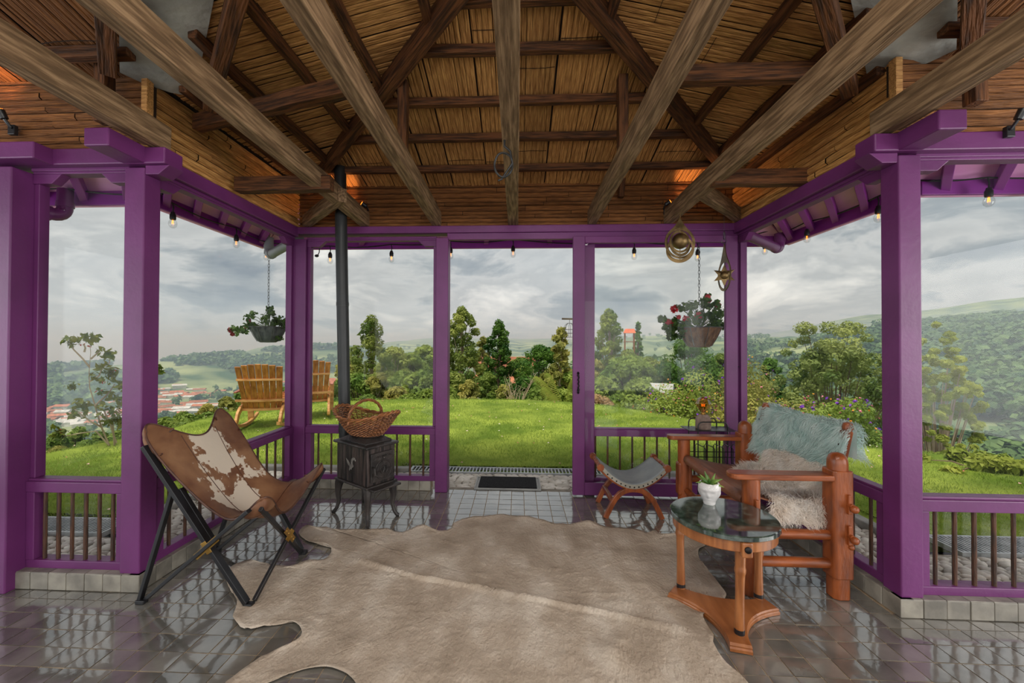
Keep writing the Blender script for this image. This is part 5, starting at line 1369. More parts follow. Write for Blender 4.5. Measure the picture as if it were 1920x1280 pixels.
# wicker basket
WICK = mat('brown_wicker', C(92, 54, 30), .5, C(176, 116, 70), scale=14, bump=.2, rand=.2, stretch=(1, 1, 2), lo=.3, hi=.7, spec=.4)
WICKD = mat('dark_wicker', C(70, 40, 26), .5, C(112, 70, 44), scale=14, rand=.2)
bk = empty('wicker_basket', (-1.112, 2.978, .581), SZ + PI / 2 + .12, 'flared brown wicker basket with an arched handle standing on the stove', 'basket')
def bpt(a, u):
    la, lb = .125 + (.285 - .125) * u ** .8, .085 + (.165 - .085) * u ** .8
    z = .008 + u * (.125 + .062 * abs(math.cos(a)) ** 2.2)
    return V((la * math.cos(a), lb * math.sin(a), z))
NST = 30; m = MB()
for k in range(NST):
    a = 2 * PI * k / NST; m.tube([bpt(a, u) for u in (0, .25, .5, .75, 1)], .0035, 5)
m.obj('stakes', WICKD, bk, True, local=True)
for r in range(15):
    u = .04 + r * .064; pts = []
    for k in range(NST * 2):
        a = PI * k / NST + (.0 if r % 2 else PI / NST); p = bpt(a, u); o_ = V((math.cos(a), math.sin(a), -.3)) * (.0055 * (1 if k % 2 else -1)); pts.append(p + o_ + V((0, 0, random.uniform(-.0015, .0015))))
    MB().tube(pts, .0043, 5, closed=True).obj('weave', WICK, bk, True, local=True)
for ph in (0, PI):
    pts = []
    for k in range(120):
        a = 2 * PI * k / 120; q = a * 14 + ph; pts.append(bpt(a, 1.0) + V((math.cos(a) * math.cos(q), math.sin(a) * math.cos(q), math.sin(q))) * .0075)
    MB().tube(pts, .0075, 6, closed=True).obj('rim', WICK, bk, True, local=True)
for ph in (0, 2.1, 4.2):
    pts = []
    for k in range(41):
        q = PI * k / 40; c0 = V((.0, .158 * math.cos(q), .10 + .155 * math.sin(q) ** .8)); tw = q * 7 + ph
        pts.append(c0 + V((math.cos(tw), 0, 0)) * .006 + V((0, math.cos(q), math.sin(q))) * math.sin(tw) * .006)
    MB().tube(pts, .0062, 6).obj('handle', WICK, bk, True, local=True)
MB().lathe([(.001, .004), (.13, .004), (.13, .012), (.001, .012)], (0, 0, 0), 26, None, 1, .68).obj('base', WICKD, bk, local=True)

# ================================================================== DOORMAT
MATB = mat('dark_coir', C(28, 28, 30), .95, C(62, 62, 64), scale=160, bump=.8, bscale=220, spec=.1, lo=.3, hi=.7)
TRAY = mat('grey_plastic_tray', C(140, 140, 138), .5, C(164, 164, 160), scale=8)
dm = empty('doormat', (-.083, 3.69, -.008), 0, 'black doormat in a pale grey tray outside the doorway', 'doormat')
x0, x1, y0, y1 = -.372, .206, 3.535, 3.85
m = MB(); m.box(x0, x1, y0, y1, -.003, .004); w = .012
for b in ((x0, x1, y0, y0 + w), (x0, x1, y1 - w, y1), (x0, x0 + w, y0 + w, y1 - w), (x1 - w, x1, y0 + w, y1 - w)): m.box(*b, .004, .012)
m.obj('tray', TRAY, dm, bevel=.002)
MB().box(x0 + .035, x1 - .035, y0 + .018, y1 - .02, .004, .02).obj('pile', MATB, dm, bevel=.003)

# ================================================================== CURULE STOOL
OAK = mat('orange_brown_wood', C(106, 50, 20), .38, C(164, 86, 40), scale=5, stretch=(5, 5, 1.3), bump=.1, spec=.5, coat=.15, lo=.32, hi=.68)
OAKX = mat('orange_brown_wood_long', C(106, 50, 20), .38, C(164, 86, 40), scale=5, stretch=(1.3, 6, 6), bump=.1, spec=.5, coat=.15, lo=.32, hi=.68)
GREYL = mat('grey_leather', C(130, 138, 141), .6, C(164, 170, 170), scale=5, bump=.25, bscale=24, lo=.3, hi=.7)
st_ = empty('footstool', (.84, 3.16, 0), 0, 'curved wooden footstool with a grey leather sling beside the sliding door', 'stool')
def swept(path, wy, hz, y, name, parent, mt):
    """curved rail in the x-z plane at depth y: rectangular section"""
    m = MB(); vs = []; n = len(path)
    for i, p in enumerate(path):
        a, b = path[max(0, i - 1)], path[min(n - 1, i + 1)]; t_ = V((b[0] - a[0], 0, b[1] - a[1])).normalized(); nn = V((-t_.z, 0, t_.x)); q = V((p[0], y, p[1]))
        vs += [q + nn * hz / 2 + V((0, -wy / 2, 0)), q + nn * hz / 2 + V((0, wy / 2, 0)), q - nn * hz / 2 + V((0, wy / 2, 0)), q - nn * hz / 2 + V((0, -wy / 2, 0))]
    fs = [(0, 1, 2, 3), tuple(4 * (n - 1) + k for k in (3, 2, 1, 0))]
    for i in range(n - 1):
        for k in range(4): fs.append((4 * i + k, 4 * i + 4 + k, 4 * i + 4 + (k + 1) % 4, 4 * i + (k + 1) % 4))
    m.add(vs, fs); return m.obj(name, mt, parent, bevel=.004)
def ucurve(x): return .222 + .135 * (abs(x) / .235) ** 1.9
for y in (3.015, 3.31):
    up_ = [(.84 + x, ucurve(x)) for x in [(-.235 + .47 * i / 18) for i in range(19)]]
    swept(up_, .024, .036, y, 'seat_rail', st_, OAKX)
    for s in (-1, 1):
        lg = []
        for i in range(12):
            u = i / 11; lg.append((.84 + s * (.012 + .195 * math.sin(u * PI / 2 * .92) ** .9 * (1 if u < 1 else 1)), .205 - .205 * (1 - math.cos(u * PI / 2)) ** 1.0))
        lg = [(.84 + s * x, z) for x, z in ((.0, .208), (.03, .206), (.065, .196), (.10, .174), (.13, .14), (.155, .10), (.178, .052), (.202, .0))]
        swept(lg, .026, .036, y, 'leg', st_, OAK)
        MB().tube([V((.84 + s * .238, y - .017, .363)), V((.84 + s * .238, y + .017, .363))], .026, 18).obj('scroll_end', OAK, st_, True, bevel=.003)
for s in (-1, 1):
    x, z = .84 + s * .238, .363; pts, rr = [], []
    for i in range(29):
        u = i / 28; pts.append(V((x, 3.03 + .265 * u, z))); rr.append(.010 + .005 * abs(math.sin(u * PI * 5)) + (.003 if .42 < u < .58 else 0))
    MB().tube(pts, rr, 10).obj('turned_spindle', OAK, st_, True)
MB().box(.84 - .165, .84 - .137, 3.015, 3.31, .105, .135).obj('stretcher', OAK, st_, bevel=.003)
MB().box(.84 + .137, .84 + .165, 3.015, 3.31, .105, .135).obj('stretcher', OAK, st_, bevel=.003)
m = MB(); nx, ny = 26, 10; vs = []
for i in range(nx + 1):
    x = -.222 + .444 * i / nx
    for j in range(ny + 1):
        v_ = j / ny; y = 2.998 + .33 * v_; sg = .016 * math.sin(PI * v_) * (1 - (abs(x) / .24) ** 2); vs.append((.84 + x, y, ucurve(x) + .024 - sg))
m.add(vs, [(i * (ny + 1) + j, i * (ny + 1) + j + 1, (i + 1) * (ny + 1) + j + 1, (i + 1) * (ny + 1) + j) for i in range(nx) for j in range(ny)])
lt = m.obj('leather_seat', GREYL, st_, True, sharp=0); q = lt.modifiers.new('thick', 'SOLIDIFY'); q.thickness = .004
m = MB(); vs = []      # the leather turned down over the front rail, with its tacks
for i in range(nx + 1):
    x = -.222 + .444 * i / nx; vs += [(.84 + x, 2.9985, ucurve(x) + .024), (.84 + x, 2.9985, ucurve(x) - .006)]
m.add(vs, [(2 * i, 2 * i + 1, 2 * i + 3, 2 * i + 2) for i in range(nx)]); m.obj('leather_edge', mat('pale_leather_edge', C(150, 146, 134), .7, C(172, 168, 156), scale=12), lt)
TACK = mat('dark_tack', C(24, 20, 20), .4, C(40, 34, 32), scale=9, metal=.6)
for k in range(13):
    x = -.19 + .38 * k / 12; MB().ball((.84 + x, 2.996, ucurve(x) + .007), .0058, 8, 4, (1, .6, 1)).obj('tack', TACK, lt, True)

# ================================================================== ARMCHAIR
ac = empty('armchair', (1.39, 2.55, 0), 0, 'heavy orange-brown wooden armchair with a leather sling seat and fur throws', 'armchair')
YN, YF = 2.145, 2.985
def octpost(m, x, y, w, z0, z1, ch=.018):
    h = w / 2; p = [(-h + ch, -h), (h - ch, -h), (h, -h + ch), (h, h - ch), (h - ch, h), (-h + ch, h), (-h, h - ch), (-h, -h + ch)]
    m.prism([(x + a, y + b) for a, b in p], z0, z1)
for y, ss in ((YN, -1), (YF, 1)):
    m = MB(); X = 1.606
    octpost(m, X, y, .084, 0, .115); octpost(m, X, y, .098, .105, .635, .012)
    o_ = m.obj('rear_post', OAK, ac, bevel=.006)
    MB().lathe([(.044, 0), (.044, .03), (.0425, .05), (.036, .068), (.024, .08), (.001, .086)], (X, y, .633), 24).obj('post_cap', OAK, o_, True)
    m = MB(); X = 1.183
    m.tube([(X, y, .0), (X, y, .12)], .037, 20); m.tube([(X, y, .12), (X, y, .60)], .041, 20)
    fp = m.obj('front_post', OAK, ac, True)
    MB().box(X - .05, X + .05, y - .034, y + .034, .19, .425).obj('post_block', OAK, fp, bevel=.016)
    # armrest with a rounded front end
    pl_ = [(1.075 + .03 * (1 - math.sin(a)), y + .046 * math.cos(a)) for a in [PI * i / 10 for i in range(11)]]
    pl_ = [(1.565, y + .044)] + [(1.10 - .032 * math.sin(PI * i / 10), y + .046 * math.cos(PI * i / 10)) for i in range(11)] + [(1.565, y - .044)]
    MB().prism(pl_, .583, .611).obj('armrest', OAKX, ac, bevel=.006)
    for z, r in ((.305, .025), (.165, .025)):
        MB().tube([(1.20, y, z), (1.575, y, z)], r, 16).obj('side_rail', OAKX, ac, True)
    # wedged tenons: a slat key and a round knob on the outside of each post
    for X2, zs in ((1.622, (.475, .325)), (1.183, (.44,))):
        for z in zs:
            yo = y + ss * .05
            k_ = MB().box(X2 - .009, X2 + .009, yo - .012, yo + .012, z - .045, z + .05).obj('wedge', OAK, ac, bevel=.004)
            MB().tube([(X2, yo - ss * .02, z), (X2, yo + ss * .025, z)], .011, 10).obj('tenon', OAK, ac, True)
            MB().ball((X2 + .006, yo + ss * .028, z - .012), .019, 12, 8).obj('knob', OAK, k_, True)
        MB().ball((X2 + .012 if X2 > 1.5 else X2, y + ss * .05, .268), .014, 10, 6).obj('peg', OAK, ac, True)
    # leaning back upright
    a_, b_ = V((1.628, y - ss * .07, .45)), V((1.708, y - ss * .07, .815))
    MB().bar(a_, b_, .036, .05, up=(0, 1, 0)).obj('back_upright', OAK, ac, bevel=.008)
    d_ = (b_ - a_).normalized(); MB().tube([b_, b_ + d_ * .014, b_ + d_ * .034, b_ + d_ * .042], [.021, .025, .022, .008], 14).obj('upright_cap', OAK, ac, True)
    for u in (.52, .8): MB().ball(a_.lerp(b_, u) + V((-.026, 0, 0)), .006, 8, 5).obj('rivet', TACK, ac, True)
MB().tube([(1.19, YN, .452), (1.19, YF, .452)], .022, 14).obj('front_rail', OAK, ac, True)
MB().tube([(1.60, YN, .40), (1.60, YF, .40)], .022, 14).obj('rear_rail', OAK, ac, True)
MB().tube([(1.19, YN, .23), (1.19, YF, .23)], .02, 14).obj('front_stretcher', OAK, ac, True)
SEATL = mat('reddish_brown_leather', C(112, 66, 44), .5, C(156, 102, 74), scale=4, bump=.3, bscale=16, stretch=(4, 1, 1), lo=.3, hi=.7)
m = MB(); vs = []; nu, nv = 18, 12
for i in range(nu + 1):
    u = i / nu
    for j in range(nv + 1):
        v_ = j / nv; y = YN + .055 + (YF - YN - .11) * v_
        if u < .24: th = R(-70 + 160 * u / .24); x, z = 1.19 - .027 * math.cos(th), .452 + .027 * math.sin(th)
        else:
            q = (u - .24) / .76; x, z = 1.19 + .40 * q, .479 - .06 * q - .022 * math.sin(PI * q)
        vs.append((x, y, z - .012 * math.sin(PI * v_)))
m.add(vs, [(i * (nv + 1) + j, i * (nv + 1) + j + 1, (i + 1) * (nv + 1) + j + 1, (i + 1) * (nv + 1) + j) for i in range(nu) for j in range(nv)])
o_ = m.obj('seat_sling', SEATL, ac, True, sharp=0); q = o_.modifiers.new('thick', 'SOLIDIFY'); q.thickness = .006
m = MB(); vs = []
for i in range(9):
    u = i / 8; p = V((1.655, 0, .56)).lerp(V((1.712, 0, .80)), u)
    for j in range(13):
        v_ = j / 12; vs.append((p.x + .03 * math.sin(PI * v_), YN + .05 + (YF - YN - .10) * v_, p.z))
m.add(vs, [(i * 13 + j, i * 13 + j + 1, (i + 1) * 13 + j + 1, (i + 1) * 13 + j) for i in range(8) for j in range(12)])
o_ = m.obj('back_sling', SEATL, ac, True, sharp=0); q = o_.modifiers.new('thick', 'SOLIDIFY'); q.thickness = .006

# fur: every strand a thin bent ribbon
def fur(name, surf, n, length, comb, width, mt, parent, seed, wild=.35, tuft=14, grav=.45):
    g = np.random.default_rng(seed); P_, Nn, Cb = [], [], []
    for k in range(n):
        u, v = g.random(), g.random(); p, nn, keep = surf(u, v)
        if not keep: continue
        P_.append(p); Nn.append(nn); Cb.append(comb(u, v, p))
    p = np.array(P_); nn = np.array(Nn); c = np.array(Cb); k = len(p)
    tf = np.array([[noise.noise((q[0] * tuft, q[1] * tuft, q[2] * tuft + i * 9.7)) for i in range(3)] for q in p]) * 1.6
    L = (length * g.uniform(.65, 1.2, k))[:, None]
    d1 = nn * .9 + c * .5 + g.normal(size=(k, 3)) * wild * .5 + tf * .5; d1 /= np.linalg.norm(d1, axis=1)[:, None]
    d2 = nn * .38 + c * 1.0 + g.normal(size=(k, 3)) * wild + tf * .7 + np.array([0, 0, -grav]); d2 /= np.linalg.norm(d2, axis=1)[:, None]
    p1 = p + d1 * L * .4; p2 = p1 + d2 * L * .4; d3 = d2 + np.array([0, 0, -grav * .7]) + tf * .3; d3 /= np.linalg.norm(d3, axis=1)[:, None]; p3 = p2 + d3 * L * .3
    s = np.cross(d1, g.normal(size=(k, 3))); s /= np.linalg.norm(s, axis=1)[:, None]; s *= width
    v = np.stack([p - s, p + s, p1 - s * .9, p1 + s * .9, p2 - s * .6, p2 + s * .6, p3], 1).reshape(-1, 3) - np.array(OFF[parent.name])
    i = np.arange(k) * 7
    fs = np.concatenate([np.stack([i, i + 1, i + 3], 1), np.stack([i, i + 3, i + 2], 1), np.stack([i + 2, i + 3, i + 5], 1), np.stack([i + 2, i + 5, i + 4], 1), np.stack([i + 4, i + 5, i + 6], 1)])
    me = bpy.data.meshes.new(name); me.vertices.add(len(v)); me.vertices.foreach_set('co', np.ascontiguousarray(v, dtype=np.float32).ravel())
    me.loops.add(fs.size); me.loops.foreach_set('vertex_index', fs.astype(np.int32).ravel()); me.polygons.add(len(fs))
    me.polygons.foreach_set('loop_start', np.arange(0, fs.size, 3, dtype=np.int32)); me.polygons.foreach_set('loop_total', np.full(len(fs), 3, dtype=np.int32)); me.update(calc_edges=True)
    o = link_mesh(name, me, mt, parent); o['kind'] = 'stuff'; return o
TEAL = leafmat('pale_teal_fur', C(198, 222, 217), C(240, 249, 246), scale=11, trans=.45, rand=0, rough=.7, lo=.3, hi=.7)
WOOL = leafmat('cream_wool', C(246, 236, 224), C(255, 252, 248), scale=12, trans=.5, rand=0, rough=.7, lo=.3, hi=.7)
tp = empty('fur_throw', (1.70, 2.55, .6), 0, 'pale teal fur throw hung over the back of the armchair', 'throw')
def teal_surf(u, v):
    y = YN + .03 + (YF - YN - .05) * v; sag = .02 * math.sin(PI * v)
    # up the front of the back, over the top, a little way down behind
    if u < .78:
        q = u / .78; x, z = 1.635 + .075 * q + sag, .545 + .285 * q; nn = (-.97, 0, .24)
    elif u < .84:
        q = (u - .78) / .06; x, z = 1.71 + .04 * q + sag, .83 + .006 * math.sin(PI * q); nn = (0, 0, 1)
    else:
        q = (u - .84) / .16; x, z = 1.75 + sag, .83 - .16 * q; nn = (.98, 0, .1)
    z -= .012 * math.sin(PI * v)
    keep = abs(v - .5) < .5 - .02 * noise.noise((u * 6, v * 3, 1)) - .01
    return (x, y, z), nn, keep
def surf_mesh(name, surf, nu, nv, mt, parent, back=.006):
    m = MB(); g_ = [[surf(i / nu, j / nv) for j in range(nv + 1)] for i in range(nu + 1)]
    m.add([V(g_[i][j][0]) - V(g_[i][j][1]) * back for i in range(nu + 1) for j in range(nv + 1)], [(i * (nv + 1) + j, i * (nv + 1) + j + 1, (i + 1) * (nv + 1) + j + 1, (i + 1) * (nv + 1) + j) for i in range(nu) for j in range(nv) if g_[i][j][2] and g_[i + 1][j + 1][2] and g_[i + 1][j][2] and g_[i][j + 1][2]])
    return m.obj(name, mt, parent, True, sharp=0)
surf_mesh('hide', teal_surf, 30, 30, TEAL, tp)
fur('fur', teal_surf, 19000, .066, lambda u, v, p: (-.15, .18 * math.sin(v * 9), -1.0) if u < .8 else (.3, 0, -1), .0014, TEAL, tp, 4, .30, 9, .35)
sk = empty('sheepskin', (1.42, 2.55, .45), 0, 'cream sheepskin spread over the seat of the armchair', 'sheepskin')
def wool_surf(u, v):
    """u from the front of the seat up to the back; v from the near side to the far side"""
    lim = .5 - .10 * abs(math.sin(u * 5.0 + 1)) * (1 if u < .5 else .4)
    y = YN + .04 + (YF - YN - .14) * max(0, v - .12) / .88
    if u < .55:
        q = u / .55; x, z = 1.27 + .33 * q, .462 - .035 * q - .02 * math.sin(PI * q); nn = (-.15, 0, .98)
    else:
        q = (u - .55) / .45; x, z = 1.60 + .045 * q, .427 + .20 * q; nn = (-.96, 0, .26)
    # near edge falls over the side of the seat
    if v < .12:
        q = (.12 - v) / .12; z -= .10 * q * (1 if u < .6 else .2); nn = (nn[0] * (1 - q), -q, nn[2] * (1 - q * .5)); y -= .012 * q
    z += .018
    front = .03 + .26 * v + (.3 if v > .8 else 0) * (v - .8) * 4
    keep = u > front + .03 * noise.noise((v * 7, 2, 1)) and (u < .93 - .30 * max(0, v - .55) + .03 * noise.noise((v * 6, 5, 1)))
    if v > .86: keep = keep and u > .25 and u < .6
    return (x, y, z), nn, keep
surf_mesh('hide', wool_surf, 36, 36, WOOL, sk)
fur('wool', wool_surf, 24000, .056, lambda u, v, p: (-.1, -.15, -1) if v < .12 else (-.55, -.35, -.25) if u < .55 else (-.25, -.2, -1), .0013, WOOL, sk, 8, .6, 12, .3)

# ================================================================== ROUND TABLE WITH A STONE TOP
STONE = mat('green_black_stone', C(30, 42, 38), .06, C(92, 106, 98), scale=26, spec=.7, coat=.6, detail=9, dist=.4, lo=.34, hi=.72, col3=C(52, 66, 58))
BAMT = mat('honey_bamboo', C(132, 76, 38), .35, C(172, 108, 60), scale=6, stretch=(6, 6, .8), spec=.5, coat=.2)
tb = empty('side_table', (.96, 1.955, 0), 0, 'round table with a dark green stone top on three bamboo legs', 'table')
TC = V((.952, 1.957, 0)); TR = .226
MB().lathe([(.001, .447), (TR - .004, .447), (TR, .451), (TR, .467), (TR - .004, .471), (.001, .471)], TC, 64).obj('stone_top', STONE, tb, True)
MB().lathe([(TR - .05, .40), (TR - .016, .40), (TR - .012, .404), (TR - .012, .447), (TR - .05, .447)], TC, 56).obj('apron', BAMT, tb, True)
toes = [V((.914, 1.727, 0)), V((1.212, 2.02, 0)), V((.772, 2.115, 0))]
bc_ = (toes[0] + toes[1] + toes[2]) / 3; outl = []
for i in range(3):
    a, b = toes[i] - bc_, toes[(i + 1) % 3] - bc_; sd = V((-a.y, a.x, 0)).normalized() * .042
    outl += [a - sd, a + sd]
    e0, e1 = a + sd, b + V((b.y, -b.x, 0)).normalized() * .042; md = (e0 + e1) / 2 * .24
    for k in range(1, 12):
        u = k / 12; outl.append(e0 * (1 - u) ** 2 + md * 2 * u * (1 - u) + e1 * u * u)
m = MB(); lay = [(1.0, .002), (1.0, .014), (.975, .019), (.985, .026), (.955, .034)]; n = len(outl); vs = []
for sc_, z in lay:
    vs += [V((bc_.x + p.x * sc_, bc_.y + p.y * sc_, z)) for p in outl]
fs = [tuple(range(n - 1, -1, -1)), tuple((len(lay) - 1) * n + k for k in range(n))]
for i in range(len(lay) - 1): fs += [(i * n + k, i * n + (k + 1) % n, (i + 1) * n + (k + 1) % n, (i + 1) * n + k) for k in range(n)]
m.add(vs, fs); m.obj('base_board', mat('satin_brown_wood', C(140, 82, 42), .35, C(168, 104, 58), scale=4, stretch=(5, 1, 1), coat=.2), tb)
for i, (bx_, by_) in enumerate(((.944, 1.80), (1.168, 2.055), (.826, 2.12))):
    tx_, ty_ = TC.x + (bx_ - TC.x) * 1.02, TC.y + (by_ - TC.y) * 1.06
    a, b = V((bx_, by_, .034)), V((tx_, ty_, .40)); pts, rr = [], []
    for k in range(33):
        u = k / 32; pts.append(a.lerp(b, u)); r = .019 + .0015 * math.cos(u * 7); 
        if k in (23, 24): r += .0025
        rr.append(r)
    lg = MB().tube(pts, rr, 16).obj('leg', BAMT, tb, True)
    MB().tube([a - V((0, 0, .001)), a.lerp(b, .06)], [.0205, .0205], 16).obj('ferrule', BLACK, lg, True)
    d = V((tx_ - TC.x, ty_ - TC.y, 0)).normalized(); sd = V((-d.y, d.x, 0)); c_ = TC + d * (TR - .004)
    M = Matrix((sd, d, V((0, 0, 1)))).transposed().to_4x4(); M.translation = c_
    bl = MB().box(-.021, .021, -.02, .008, .385, .447, M).obj('leg_block', BAMT, tb, bevel=.006)
    MB().lathe([(.0135, 0), (.0135, .005), (.008, .008), (.001, .008)], c_ + d * .008 + V((0, 0, .42)), 16, V((0, 0, 1)).rotation_difference(d).to_matrix().to_4x4()).obj('bolt', TACK, bl, True)

# head-shaped planter with a succulent
CER = mat('white_glazed_ceramic', C(206, 202, 200), .25, C(222, 218, 216), scale=8, spec=.5, coat=.3)
pp = fl(1330, 944, .471); pt = empty('planter', (pp.x, pp.y, .4715), R(-30), 'small white head-shaped planter holding a succulent on the stone table', 'planter')
prof = [(.001, 0), (.026, 0), (.028, .006), (.029, .016), (.035, .028), (.042, .045), (.047, .062), (.050, .078), (.049, .092), (.044, .104), (.040, .108), (.037, .106), (.036, .09), (.001, .088)]
pz = [(.001, 0), (.026, 0)] + [(float(np.interp(z, [q[1] for q in prof[2:11]], [q[0] for q in prof[2:11]])), z) for z in np.linspace(.006, .106, 56)] + prof[11:]
m = MB(); m.lathe(pz, (0, 0, 0), 72); vv = []
for x, y, z in m.v:
    a = math.atan2(y, x); r = math.hypot(x, y)
    if r > .02:
        fa = a + PI * .5; fa = math.atan2(math.sin(fa), math.cos(fa))           # the face looks along local -y
        gz = lambda c, s_: math.exp(-((z - c) / s_) ** 2); ga = lambda c, s_: math.exp(-((fa - c) / s_) ** 2)
        k = .007 * ga(0, .14) * gz(.052, .012) + .002 * ga(0, .3) * gz(.03, .005) + .0025 * ga(0, .7) * gz(.078, .012) - .0025 * (ga(.42, .2) + ga(-.42, .2)) * gz(.063, .008) + .003 * ga(0, .5) * gz(.016, .009)
        k += .005 * (ga(1.45, .13) + ga(-1.45, .13)) * gz(.055, .018)
        if z > .082 and abs(fa) > .0: k += .0016 * math.sin(fa * 22) * math.sin(z * 620)
        x, y = x * (1 + k / r), y * (1 + k / r)
    vv.append((x, y, z))
m.v = vv; m.obj('pot', CER, pt, True, local=True, sharp=60)
MB().lathe([(.001, .086), (.036, .086), (.030, .094), (.001, .097)], (0, 0, 0), 20).obj('soil', mat('potting_soil', C(46, 36, 28), .95, C(74, 60, 46), scale=60, bump=.5), pt, True, local=True)
SUC = mat('succulent_green', C(62, 104, 40), .45, C(136, 160, 74), scale=16, stretch=(1, 1, .6), spec=.45)
g = random.Random(2); sp_ = empty
for k in range(15):
    a = k * 2.4; el = 1.25 - .075 * k; ln = .045 + .022 * g.random() + (.01 if k > 6 else 0)
    d = V((math.cos(a) * math.cos(el), math.sin(a) * math.cos(el), math.sin(el))); c0 = V((math.cos(a) * .006, math.sin(a) * .006, .092)); pts = [c0 + d * ln * u + V((0, 0, .012 * u * (1 - u))) - V((0, 0, .012 * u * u)) * (k / 12) for u in (0, .25, .5, .75, 1)]
    MB().tube(pts, [.0055, .0075, .0065, .004, .0006], 7).obj('leaf', SUC, pt, True, local=True)

# ================================================================== WIRE SIDE TABLE AND LAMP
wt = empty('wire_table', (1.5, 3.29, 0), 0, 'black wire side table with a magazine rack in the corner behind the armchair', 'side table')
X0, X1, Y0, Y1, ZT = 1.312, 1.672, 3.20, 3.385, .598
MB().box(X0, X1, Y0, Y1, ZT - .006, ZT).obj('tray_top', BLACK, wt, bevel=.002)
for y in (Y0 + .006, Y1 - .006):
    def arch(xa, xb, zt, z0=0.0):
        r = .035; p = [(xa, y, z0), (xa, y, zt - r)] + [(xa + r - r * math.cos(a), y, zt - r + r * math.sin(a)) for a in (PI / 6, PI / 3, PI / 2)]
        p += [(xb - r + r * math.cos(a), y, zt - r + r * math.sin(a)) for a in (PI / 2, PI / 3, PI / 6)] + [(xb, y, zt - r), (xb, y, z0)]; return p
    MB().tube(arch(X0 + .065, X1 - .075, ZT + .065), .005, 8).obj('wire_leg', BLACK, wt, True)
for z in (.02, .30):
    for x in (X0 + .065, X1 - .075): MB().tube([(x, Y0 + .006, z), (x, Y1 - .006, z)], .004, 6).obj('cross_wire', BLACK, wt, True)
for k in range(5):
    x = X0 + .07 + k * .068
    MB().tube([(x - .03, Y0 + .0, .30), (x - .03, Y0, .485), (x - .02, Y0, .50), (x + .035, Y0, .475), (x + .048, Y0, .46), (x + .05, Y0, .30), (x + .05, Y1 - .02, .30)], .0036, 6).obj('rack_wire', BLACK, wt, True)
for z in (.40, .44): MB().tube([(X0 - .0, Y0, z), (X1 + .03, Y0, z)], .0036, 6).obj('rack_wire', BLACK, wt, True)
lp = aty(1318.5, 799, 3.29); lm = empty('table_lamp', (lp.x, 3.29, ZT), 0, 'clay-based table lamp with a faceted amber bulb on the wire table', 'lamp')
CLAY = mat('grey_pink_clay', C(128, 108, 98), .85, C(150, 130, 118), scale=30, bump=.2)
MB().lathe([(.001, 0), (.054, 0), (.056, .004), (.056, .07), (.053, .085), (.044, .098), (.036, .104), (.034, .110), (.001, .110)], (lp.x, 3.29, ZT), 28).obj('base', CLAY, lm, True)
MB().lathe([(.018, 0), (.018, .014), (.001, .014)], (lp.x, 3.29, ZT + .110), 14).obj('socket', BRASS, lm, True)
AMB = glass('amber_glass', C(248, 220, 165), .2, .8)
bu = MB().lathe([(.012, 0), (.018, .012), (.058, .062), (.060, .072), (.042, .108), (.020, .122), (.001, .126)], (lp.x, 3.29, ZT + .122), 10).obj('bulb', AMB, lm)
FIL = emit('glowing_filament', C(255, 120, 24), 1.4)
m = MB(); cx, cyy, cz = lp.x, 3.29, ZT + .17
m.tube([(cx + .014 * math.cos(a * 1.3), cyy + .006 * math.sin(a * 1.3), cz + .010 * ((a % 2) * 2 - 1) + .012) for a in range(9)], .0022, 5); m.obj('filament', FIL, bu)
MB().tube([(cx, cyy, ZT + .124), (cx, cyy, cz)], .003, 6).obj('filament_stem', BRASS, bu, True)
m = MB(); m.tube([(lp.x + .05, 3.31, ZT + .004), (lp.x + .12, 3.33, ZT + .006), (1.685, 3.36, ZT + .002), (1.70, 3.36, .5), (1.69, 3.34, .38), (1.705, 3.35, .2), (1.70, 3.36, .02)], .003, 6); m.obj('cord', BLACK, lm, True)
